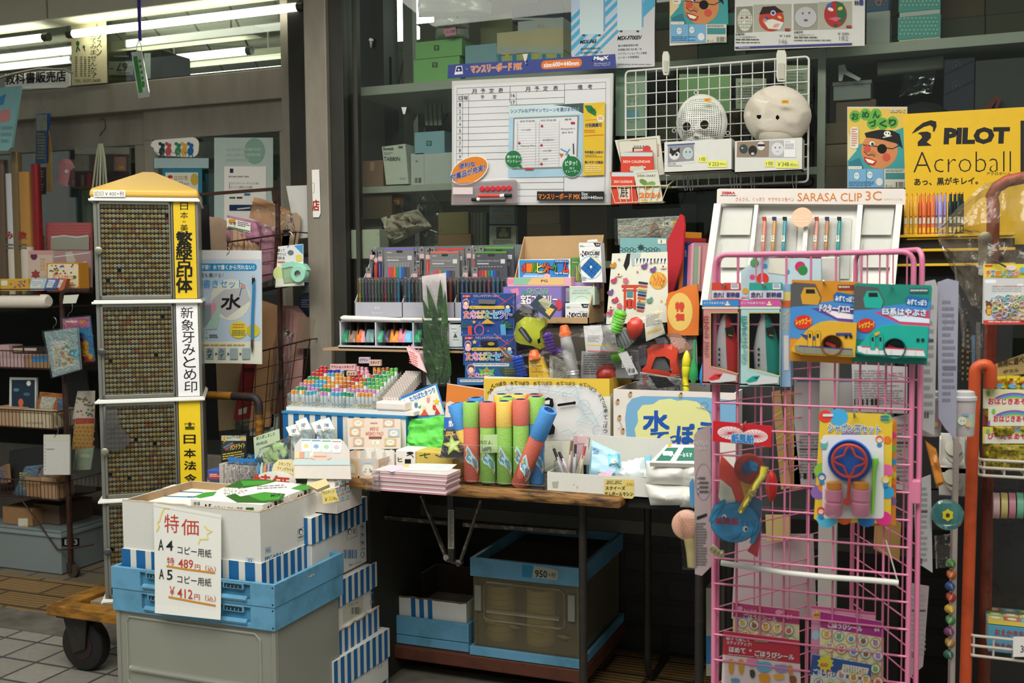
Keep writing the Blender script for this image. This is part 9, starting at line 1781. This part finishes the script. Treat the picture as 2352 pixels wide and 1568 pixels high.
m=MB();p=PY(RY-.012);m.tu([p(1656,1292),p(1720,1302),p(1800,1315),p(1900,1325),p(2000,1332),p(2064,1338)],.0055,M(31577,.4),12);o=tag(m.mk('plastic_rod',sm=1),'white curved plastic rod tied across the lower pink rack','rod')
m=MB();p=PY(RY-.010);m.grid(lambda u,v:p(1658+405*u,1600-(306-44*u)*v)+V3((0,.004*sin(u*6+v*4),0)),12,8,SOFT);m.mk('clear_sheet',o,sm=1);m=MB();p=PY(RY-.014);m.tu([p(2035,1240),p(2062,1336)],.0012,M(30519,.8),5);m.mk('string',o)
SPC=(3204,3492,1435,3173,1958,2699,3510,2148)
def rounds(P,x0,y0,nx,ny,dx,dy,r,sk,seed):
 q=random.Random(seed)
 for j in range(ny):
  for i in range(nx):x=x0+i*dx+(j%2)*6;y=y0+j*dy+i*sk;P.ell(x,y,r,r,q.choice(SPC));P.ell(x,y,r*.84,r*.84,3548);P.ell(x,y+r*.15,r*.5,r*.5,q.choice(SPC));P.ell(x-r*.25,y-r*.4,r*.2,r*.2,q.choice(SPC));P.ell(x+r*.25,y-r*.4,r*.2,r*.2,q.choice(SPC))
def sheet_(label,q,Y,base,head,hq,texts,deco):flat('sticker_sheet',label,'stickers',q,Y,base,lambda P:(P.pg(hq,head),[P.tx(t,a,b,c,e,3549,bo,ri=ri)for t,a,b,c,e,bo,ri in texts],deco(P)),.0015)
sheet_('pink headed reward sticker sheet with round animal stickers at the upper left',xy(1684,1383,1836,1402,1836,1580,1682,1580),RY+.004,3530,2887,xy(1684,1383,1836,1402,1836,1434,1684,1415),[('みんなの',1708,1397,1738,1405,.02,3),('ごほうびシール',1708,1408,1784,1420,.04,8),('64',1806,1410,1820,1420,.04,1)],lambda P:(rounds(P,1706,1430,5,2,26.5,26,12,4,1),P.ell(1700,1396,7,6,3483),P.ell(1790,1404,9,6,3483)))
def an(P):
 for x,y,c,w,h in((1680,1530,3219,6,18),(1703,1530,3219,6,18),(1730,1520,3466,14,9),(1756,1530,1708,18,12),(1796,1534,2443,16,9),(1816,1538,3204,5,12),(1729,1546,1092,6,10),(1757,1556,3475,13,11),(1790,1553,3492,12,6),(1690,1562,1691,10,6),(1822,1560,2131,8,10)):P.ell(x,y,w,h,c);P.ell(x-w*.7,y-h*.6,w*.4,h*.35,c)
sheet_('red headed sticker sheet lettered ほめて ごほうびシール with animals',xy(1662,1448,1836,1470,1840,1600,1656,1600),RY-.002,3532,2868,xy(1662,1448,1836,1470,1838,1524,1660,1502),[('親子で楽しく',1668,1460,1722,1468,.03,6),('ステップアップ！',1669,1470,1726,1478,.03,6),('ほめて',1675,1484,1712,1496,.05,4),('ごほうびシール',1734,1492,1824,1505,.05,10)],lambda P:(P.star(1724,1493,4,3549),P.sml(1672,1500,1800,1503,1,3515,ri=14),P.rrc(1733,1465,1766,1472,2199,3,ri=3),an(P)))
sheet_('pale pink sticker sheet with a yellow 60 star peeping out on the right',xy(1864,1390,2010,1407,2010,1580,1860,1580),RY+.005,3483,3160,xy(1864,1390,2010,1407,2010,1412,1864,1396),[],lambda P:(P.star(1876,1411,13,3524),P.tx('60',1870,1407,1882,1415,2867,.04),P.ell(1874,1458,10,11,2765)))
sheet_('purple headed reward sticker sheet with round portraits at the right',xy(1884,1404,2030,1428,2028,1600,1880,1600),RY-.001,3546,2616,xy(1884,1404,2030,1428,2030,1464,1884,1440),[('ごほうびシール',1902,1426,1980,1440,.04,10),('64',2008,1440,2020,1449,.04,1)],lambda P:rounds(P,1899,1455,5,4,28,29,12,5,2))
sheet_('blue headed sticker sheet with a yellow 60 burst at the bottom right',xy(1866,1502,2002,1526,2000,1610,1858,1610),RY-.006,3292,857,xy(1866,1502,2002,1526,2000,1562,1860,1548),[('ごほうびシール',1868,1534,1946,1550,.05,14)],lambda P:(P.star(1896,1522,20,3524,10,.75),P.tx('60',1884,1520,1902,1530,3171,.05,ri=2),P.pg(xy(1936,1524,1996,1534,1990,1556,1932,1546),3548),[P.ell(1940+6*(k%9),1529+5*(k//9)+(k%9),1.8,1.8,SPC[k%8])for k in range(27)],rounds(P,1880,1566,4,1,28,20,10,4,3)))
def side(label,q,Y,col,dr=None,turn=0,cat='packet',name='hang_card',t=.002):flat(name,label,cat,q,tilt(q[0][0],q[0][1],Y,0,turn),col,dr,t)
def d(P):P.tx('ヘアドレス',1597,1012,1626,1022,3276,.03);P.tx('セット',1604,1026,1622,1034,3276,.03);P.ring(1616,1106,18,42,1,2168,18);[P.ell(1604,1098+12*k,1.6,1.6,1092)for k in range(4)];P.sml(1607,1095,1628,1136,4,1365);P.pg(xy(1601,1186,1624,1178,1624,1184,1601,1193),546);P.sml(1600,1200,1624,1300,16,1638)
side('mauve backing card of a hair dressing toy left of the pink rack',xy(1594,1000,1602,988,1632,976,1634,1300,1612,1322,1596,1318),-1.24,2713,d,-10)
side('second mauve backing card behind the first one',xy(1626,1000,1640,996,1640,1290,1626,1300),-1.22,2441)
m=MB();p=PY(-1.22);A=p(1578,1205);m.lth(A,(0,-1,0),xy(-.012,.004,-.012,.026,-.006,.030,.006,.030,.010,.024,.0101,.001),M(31377,.35),24,False);t=Paint(m,Pl(A+V3((0,-.0102,0)),(0,-1,0)))
for k in range(5):
 for j in range(5+3*k):a_=j*2*pi/(5+3*k);t.ell(1578+(4+4*k)*cos(a_),1205+(4+4*k)*sin(a_),1,1,2661,n=6)
o=tag(m.mk('toy_shower_head',sm=1),'pink and cream toy shower head in a blister left of the pink rack','toy');m=MB();m.tu([p(1585,1235),p(1590,1262),p(1594,1300)],.013,M(31505,.35),14);m.mk('handle',o,sm=1);m=MB();plw(m,PY(-1.235),xy(1558,1176,1602,1176,1606,1308,1568,1308),.012,SOFT,10,12,.1,5);m.mk('blister',o,sm=1)
side('blue plastic toy dish edge beside the mauve cards',xy(1583,1110,1592,1096,1596,1130,1592,1168,1585,1160),-1.215,1436,cat='toy',name='toy_dish')
def txt(x0,y0,x1,y1,c=2457):return lambda P:(P.sml(x0,y0,x1,y1,14,c),P.rc(x0,y0+(y1-y0)*.3,x1,y0+(y1-y0)*.33,1365),P.bars(x0,y1-14,(x0+x1)/2,y1,819,n=9))
side('grey blister back hanging nearest on the right side of the pink rack',xy(2118,648,2148,642,2154,660,2146,1000,2116,985),-1.19,3003,txt(2122,700,2144,960),25)
side('tall clear backed blister with faint drawings at the right side of the pink rack',xy(2154,648,2178,640,2202,646,2196,1010,2172,985,2156,960),-1.17,2731,lambda P:(P.sml(2164,690,2194,930,16,2185),P.ring(2180,740,10,16,.8,2185,12),P.rc(2166,840,2196,850,1912)),25)
for k,(q,tn)in enumerate((((xy(2100,1105,2138,1090,2142,1315,2104,1290)),30),((xy(2088,1338,2134,1346,2120,1530,2084,1560)),30),((xy(1956,836,2084,842,2084,950,1960,945)),0),((xy(2040,960,2094,950,2092,1130,2044,1120)),20))):side(('printed grey card hanging low on the right side','clear grey sleeves hanging at the lower right side','white printed card seen through the rack under the trains','white instruction card inside the rack, right of bubble set')[k]+' of the rack'*(k<2),q,-1.16 if k<2 else-1.08,(3003,2713,3276,3276)[k],txt(q[0][0]+6,q[0][1]+14,q[1][0]-8,q[2][1]-20),tn)
def d(P):txt(1836,1000,1960,1100)(P);P.ell(1984,905,14,16,3191);P.ell(1976,928,10,7,3478);P.ell(1996,946,9,6,1958);P.rc(1830,868,1960,876,1419)
side('white folder with coloured blots hanging inside the pink rack',xy(1824,866,2024,870,2024,1120,1824,1112),-1.05,3276,d)
for k,x in enumerate((1772,1796,1818)):side(('left','middle','right')[k]+' striped pencil pack hanging inside the pink rack',[(x,900),(x+20,896),(x+44,1120),(x+22,1124)],-1.06+.01*k,3238,lambda P,x=x:[P.ln([(x+4+k*2.4,930+k*26),(x+22+k*2.4,918+k*26)],4,(2986,3527)[k%2])for k in range(7)])
side('white bag hanging in the lower middle of the pink rack',xy(1690,1226,1868,1226,1876,1420,1680,1420),-1.03,2986,lambda P:P.ln([(1690,1240),(1868,1230)],3,3275),cat='bag',name='carrier_bag')
side('yellow printed bag hanging inside the pink rack',xy(1758,1182,1814,1182,1812,1240,1760,1242),-1.05,3255,cat='packet');side('tan long packet hanging inside the right of the rack',xy(2010,1180,2070,1200,2066,1290,2006,1260),-1.06,2965)
m=MB();p=PY(-1.20);m.lth(p(1772,1112),(0,0,-1),xy(-.028,.001,-.02,.008,0,.013,.02,.010,.034,.002),M(28869,.3),14);tag(m.mk('red_balloon_toy',sm=1),'small red pointed toy right of the paper balloon pack','toy')
for k,(x,l)in enumerate(((2138,'left'),(2214,'right'))):
 p=PY(-1.13);o=thing('cup_charm',l+' translucent cup charm with a pastel wrap hanging right of pink rack','charm',p(x,1000));A=p(x,1000);B=p(x,918);L=(B-A).length;R=.021
 m=MB();m.lth(A,B-A,[(0,R*.8),(.004,R*.86),(L,R)],M(29431,.3),22);m.mk('cup',o,sm=1);m=MB();m.lth(A+(B-A)*.25,B-A,[(0,R*.9),(L*.55,R*.965)],M(31414 if k==0 else 3019,.35),22,False);t=Paint(m,Pl(A-V3((0,R*.98,0)),(0,-1,0)),lift=.0006);t.ell(x-4,966,10,10,3548);t.ell(x+10,974,7,6,3512);t.rc(x-6,950,x+12,955,2219);t.ell(x-7,966,1.2,1.2,819);t.ell(x,966,1.2,1.2,819);m.mk('wrap',o,sm=1)
 m=MB();m.lth(B,B-A,[(0,R*1.1),(.006,R*1.1),(.008,R*.95),(.016,R*.9),(.018,R*.6)],M(29464,.25),22);m.mk('lid',o,sm=1)
OYY=-1.02;ORG=dirty(28997,2097,12,.5,.85,.4);DOR=dirty(21732,1313,14,.5,.8,.45);p=PY(OYY);xo=(p(2256,860).x+p(2210,1560).x)/2
ork=thing('shop_rack','orange tubular rack with white wire baskets cut by the right edge','rack',(xo+.1,-.9,0))
zt=p(2250,830).z;m=MB();m.tu([(xo-.012,OYY,0),(xo,OYY,zt-.03)]+arc((xo+.016,OYY,zt-.022),.016,180,40,6)+[(xo+.03,OYY+.01,zt-.05)],.0115,ORG,14);m.mk('post',ork,sm=1)
q=PY(-.90);A=q(2276,760);m=MB();m.tu([(A.x,-.90,0),(A.x,-.90,q(2274,470).z)]+[q(2278,450),q(2290,430),q(2312,416),q(2350,408),q(2420,406)],.0125,DOR,12);m.mk('hood_tube',ork,sm=1)
m=MB();m.box((xo-.035,OYY+.012,0),(xo-.026,OYY+.2,.95),M(26259,.6));m.mk('side_panel',ork)
m=MB();c=q(2262,548);m.lth(c+V3((0,-.02,0)),(0,1,0),xy(0,.009,.004,.014,.02,.014),M(24145,.35,.5),18);m.box((c.x-.012,-.915,c.z-.07),(c.x+.012,-.905,c.z),M(23088,.4,.4));m.mk('latch',ork,sm=1)
def wb_(y0,y1,nm,back=.16):
 m=MB();P=PY(OYY-.01);x0=P(2246 if y0<1200 else 2222,y0).x;x1=x0+.30;z0=P(2300,y1).z;z1=P(2300,y0).z;W_=M(29429,.45)
 for z in(z1,(z0+z1)/2,z0):m.tu([(x1,OYY-.01,z),(x0+.01,OYY-.01,z),(x0,OYY,z),(x0,OYY+back,z)],.003,W_,8)
 for k in range(8):x=x0+.012+k*.036;m.tu([(x,OYY-.01,z1),(x,OYY-.01,z0),(x,OYY+back,z0)],.0018,W_,6)
 m.tu([(x0,OYY,z0),(x0,OYY,z1),(x0,OYY+.05,z1+.05),(x0,OYY+.09,z1+.05)],.0035,W_,8);m.mk(nm,ork,sm=1);return x0,x1,z0,z1
b1=wb_(1058,1094,'wire_basket');b2=wb_(1466,1512,'wire_basket')
def netbag(label,x0,y0,y1,nb,head,txtt,Y):
 P0=PY(Y);o=thing('net_bag',label,'toy',P0(2320,nb));m=MB();m.prm(qp(P0,[(x0,y0),(2420,y0+3),(2420,y1),(x0,y1)]),(0,.002,0),M(head,.4));t=Paint(m,P0)
 for k,c in enumerate((2138,1436,1974,3524,3460,3448)):t.ring(2330,y1+6,62-5*k,40-4*k,5,c,20,190,350)if y1-y0>10 else None
 t.pg([(x0+4,y1-22),(2420,y1-20),(2420,y1),(x0+4,y1)],3548);t.tx(txtt,x0+12,y1-24,2372,y1-10,3125,.04,edge=3821);t.ell(x0+12,y0+10,4,6,1974);m.mk('header',o)
 m=MB();plw(m,PY(Y+.012),[(x0+2,y1-4),(2420,y1-2),(2420,nb),(x0+4,nb)],.02,dirty(25157,1361,160,.45,.6,.5),14,10,.3,y0%17);m.mk('net',o,sm=1);return o
netbag('net bag with a rainbow header lettered おはじきあそび, upper one',2258,893,938,960,3546,'おはじきあそび',OYY+.02);netbag('net bag with a paler rainbow header, middle one of three',2270,934,978,1000,3547,'おはじきあそび',OYY+.005);netbag('net bag of marbles headed びーだまあそび, lowest one',2257,980,1018,1080,3525,'びーだまあそび',OYY-.006+.01)
r=random.Random(5)
for k in range(14):m=MB();c=PY(OYY+.01)(r.uniform(2262,2350),r.uniform(1042,1076));m.lth(c-V3((0,0,.008)),(0,0,1),xy(0,.001,.001,.004,.004,.0072,.008,.008,.012,.0072,.015,.004,.016,.001),M(r.choice((2979,1379,837,2198)),.1),12);tag(m.mk('marble',sm=1),'glass marble in the lowest net bag at the right edge','marble','marbles in the net bag')
def d(P):P.tx('無限に遊べる',2292,828,2362,844,1074,.02,ri=-12);P.tx('ボウル',2304,850,2340,858,1074,.02,ri=-5);P.ln([(2289,838),(2350,818)],.8,2164)
card('hand_written_sign','tan hand written sign 無限に遊べる at the right edge','sign',xy(2286,836,2352,812,2420,800,2420,850,2290,866),PY(OYY+.05),M(28301,.7),.002,d)
for k in range(3):m=MB();plw(m,PY(OYY+.04),[(2278+30*k,866-4*(k%2)),(2314+30*k,862),(2316+30*k,902),(2276+30*k,904)],.012,M(29349,.3),8,8,.4,30+k);t=Paint(m,PY(OYY+.024));t.ell(2296+30*k,886,10,6,1708);t.sml(2284+30*k,874,2306+30*k,882,2,3139);tag(m.mk('candy_pack',sm=1),('left','middle','right')[k]+' yellow printed pack behind the rainbow headers','packet')
def d(P):
 P.rc(2259,606,2420,638,3524);P.rrc(2262,608,2280,613,3139,2);
 for i,(ch,c)in enumerate(zip('チェーンリング',(3395,1163,3459,1956,1179,2154,3416))):P.tx(ch,2265+i*10.6,621+i*.2,2275+i*10.6,634,c,.05,edge=3821,ew=.06)
 P.ell(2322,615,12,6,3532);P.ell(2348,620,7,7,1708);P.rc(2260,639,2420,745,3276);P.rrc(2262,642,2288,650,3822,4);P.rrc(2290,655,2306,660,3822,2);P.rrc(2336,652,2350,658,3822,2);P.sml(2278,657,2346,672,3,2730);P.rc(2280,656,2352,657,3139);P.ell(2271,700,7,8,1858);P.ell(2271,714,8,10,1858);P.ell(2266,693,3,3,1858);P.ell(2276,693,3,3,1858);P.ell(2271,704,4,3,3239);P.rc(2266,708,2276,722,3492);P.rc(2258,735,2420,744,3139);P.sml(2270,737,2350,742,1,3532)
o=pack('chain_ring_pack','chain ring toy pack with a yellow header at the right edge','toy',xy(2259,606,2420,606,2420,745,2256,743),PY(OYY-.03),M(31577,.4),d,film=False,t=.003)
r=random.Random(9);CP=PY(OYY-.038)
for c in(3549,2251,3494,3782,3482,2237):
 m=MB()
 for k in range(9):cc_=CP(r.uniform(2280,2350),r.uniform(682,728));t_=r.uniform(0,pi);e1=V3((cos(t_),-.3,sin(t_)));e2=V3((-sin(t_),.2,cos(t_)));m.tu([cc_+e1*(.0062*cos(a))+e2*(.0042*sin(a))for a in(j*pi/5 for j in range(10))],.0011,M(c,.3),5,True)
 b_=m.mk('chain_links',o,sm=1);b_['kind']='stuff'
m=MB();A=PY(OYY-.03)(2284,606);m.tu([A+V3((-.005,.03,.012)),A+V3((.0,-.008,.006)),A+V3((.02,-.012,-.006))],.002,M(11462,.4),8);m.mk('peg_hook',o,sm=1)
for k,(y0,y1,z)in enumerate(((1466,1496,b2[2]+.004),(1438,1466,None))):
 c=PY(OYY+.01);x0=c(2270,1470).x;h=.026;zz=b2[2]+.005+k*.0275;m=MB();m.box((x0,OYY+.012,zz),(x0+.2,OYY+.14,zz+h),M(14967,.4));m.box((x0-.0005,OYY+.02,zz+.001),(x0+.001,OYY+.14,zz+h-.001),PAPER);P=Paint(m,Grid2((x0,OYY+.012,zz+h),(1,0,0),(0,0,-1)));P.tx('おえかきちょう',.012,.006,.085,.019,2627,.03);P.rc(.0,.022,.1,.0225,3293)
 if k:P=Paint(m,Grid2((x0,OYY+.14,zz+h),(1,0,0),(0,-1,0)));P.pl.n=V3((0,0,1));[P.rc(.002+.03*i,.004+.03*j,.030+.03*i,.032+.03*j,(3172,2230,3509,1963,3239)[(i*3+j)%5])for i in range(4)for j in range(3)];[P.ell(.016+.03*i,.018+.03*j,.009,.009,3547)for i in range(4)for j in range(3)];P.rc(.0,.094,.1,.124,3253);
 tag(m.mk('drawing_book_box'),('lower','upper')[k]+' blue box of drawing books in the bottom wire basket','box',None)
card('price_card','white price card with a 3 at the lower right corner of photo','card',(2327,1462,2400,1508),PY(OYY-.02),WHITE,.001,lambda P:P.tx('300',2344,1482,2372,1498,1092,.01))
for k,c in enumerate((3242,3255,3209,1977,2987)):m=MB();A=PY(OYY+.05)(2280+18*k,1160);m.lth(A,(1,0,0),xy(0,.012,0,.026,.012,.026,.012,.012),M(c,.4),20);tag(m.mk('tape_roll',sm=1),('first','second','third','fourth','fifth')[k]+' pastel tape roll from the orange post, inside the rack','tape')
m=MB();m.grid(lambda u,v:PY(OYY+.09)(2256+170*u,1580-760*v)+V3((0,.02*mnoise.noise(V3((u*3,v*8,1))),0)),8,20,BAG);tag(m.mk('vinyl_sheet',sm=1),'hanging clear vinyl inside the orange rack at the right','vinyl sheet')
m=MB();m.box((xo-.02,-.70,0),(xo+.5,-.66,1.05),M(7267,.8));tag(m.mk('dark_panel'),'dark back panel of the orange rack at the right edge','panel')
m=MB();pl=PY(-.98)
def hood(u,v):
 t=xy(2150,520,2262,420,2352,400,2440,420);b=xy(2158,560,2230,700,2300,720,2440,735);f=u*3;i=min(2,int(f));f-=i
 x0,y0=[t[i][k]*(1-f)+t[i+1][k]*f for k in(0,1)];x1,y1=[b[i][k]*(1-f)+b[i+1][k]*f for k in(0,1)];n=mnoise.noise(V3((u*5,v*5,7)))+.6*mnoise.noise(V3((u*12,v*10,2)))
 return pl(x0*v+x1*(1-v),y0*v+y1*(1-v))+V3((0,.035*n,.01*n))
m.grid(hood,30,22,clear('hood_film',3821,1.5,.24,2985,.12,.8,18,1.45));tag(m.mk('plastic_hood',sm=1),'crumpled clear plastic hood over the orange tube at right','plastic cover')
m=MB();pl=PY(-.93);plw(m,pl,xy(2185,560,2268,556,2266,830,2212,800),.02,BAG,14,20,.8,3,.2);tag(m.mk('plastic_tail',sm=1),'hanging tail of clear plastic below the hood','plastic cover')
for k,(x0,x1,y0,y1,c)in enumerate(((2207,2216,730,900,546),(2218,2228,735,900,546),(2232,2240,770,880,1401),(2242,2252,740,900,1638))):flat('slim_packet',('first dark','second black','blue','grey')[k]+' slim packet hanging between pink rack and orange post','packet',(x0,y0,x1,y1),-.80,c,lambda P,x0=x0,x1=x1,y0=y0,y1=y1:P.sml(x0+2,y0+20,x1-2,y1-20,10,2164),.004)
a,b,c,e=fit(2158,1010,2222,1140,-.90);m=MB();tray(m,a,b,-.90,-.80,c,e,WHITE,.003,None,.05);m.box((a,-.90,(c+e)/2),(b,-.80,(c+e)/2+.003),WHITE);tag(m.mk('display_box',bevel=.001),'white card box of ribbon rolls between the pink rack and orange post','box')
for k,(x,y)in enumerate(((2190,1030),(2193,1046),(2186,1096),(2192,1110))):m=MB();m.lth(PY(-.905)(x,y),(.1,-1,.5),xy(-.004,.006,-.004,.017,.004,.017,.004,.006),M(29462,.4),20);tag(m.mk('ribbon_roll',sm=1),('upper rear','upper front','lower rear','lower front')[k]+' clear tape roll in the white card box','tape')
m=MB();p=PY(-1.14);c=p(2176,1182);m.lth(c,(0,-1,0),xy(-.02,.006,-.016,.022,0,.030,.012,.027,.018,.016,.0181,.001),clear('teal_clear',3037,1.6,.45,1723,.1),26,False);o=tag(m.mk('spinner_toy',sm=1),'round teal clear toy with a yellow flower right of the pink rack','toy');m=MB();t=Pl(c+V3((0,-.021,0)),(0,-1,0));P=[(2177+(14 if k%2 else 11)*cos(k*pi/6),1183+(14 if k%2 else 11)*sin(k*pi/6))for k in range(12)];m.prm(qp(t,P),(0,.004,0),M(31493,.35));Paint(m,t).ell(2177,1183,5,5,1090);m.mk('flower',o)
m=MB();plw(m,PY(-1.13),xy(2146,1230,2186,1225,2186,1300,2150,1306),.012,BAG,10,10,.6,12);tag(m.mk('plastic_bag',sm=1),'clear bag hanging under the teal flower toy','bag')
m=MB();plw(m,PY(-1.14),xy(2124,1010,2150,1030,2170,1110,2150,1120),.01,M(31271,.35),8,10,.3,13);tag(m.mk('orange_toy_pack',sm=1),'orange long toy in a clear pack above the teal flower toy','toy')
for k in range(9):m=MB();p=PY(-1.0);c=p(2182+6*(k%2)-k*.6,1290+26*k);m.lth(c,(.3*(-1)**k,-1,-.3),xy(0,.004,.004,.011,.01,.009,.02,.001),M((1139,2915,856,2627,3236,1413,1862,2692,869)[k],.25),10);tag(m.mk('dangling_charm',sm=1),('topmost green','second orange','third blue','fourth red','fifth yellow','sixth green','seventh purple','eighth tan','lowest dark green')[k]+' charm in the hanging string beside the orange post','charm')
flat('carton','pale carton edge on the floor behind the left foot of the pink rack','box',xy(1622,1350,1650,1350,1650,1552,1622,1552),-.17,3002,lambda P:P.rc(1622,1460,1650,1524,1163),.1)
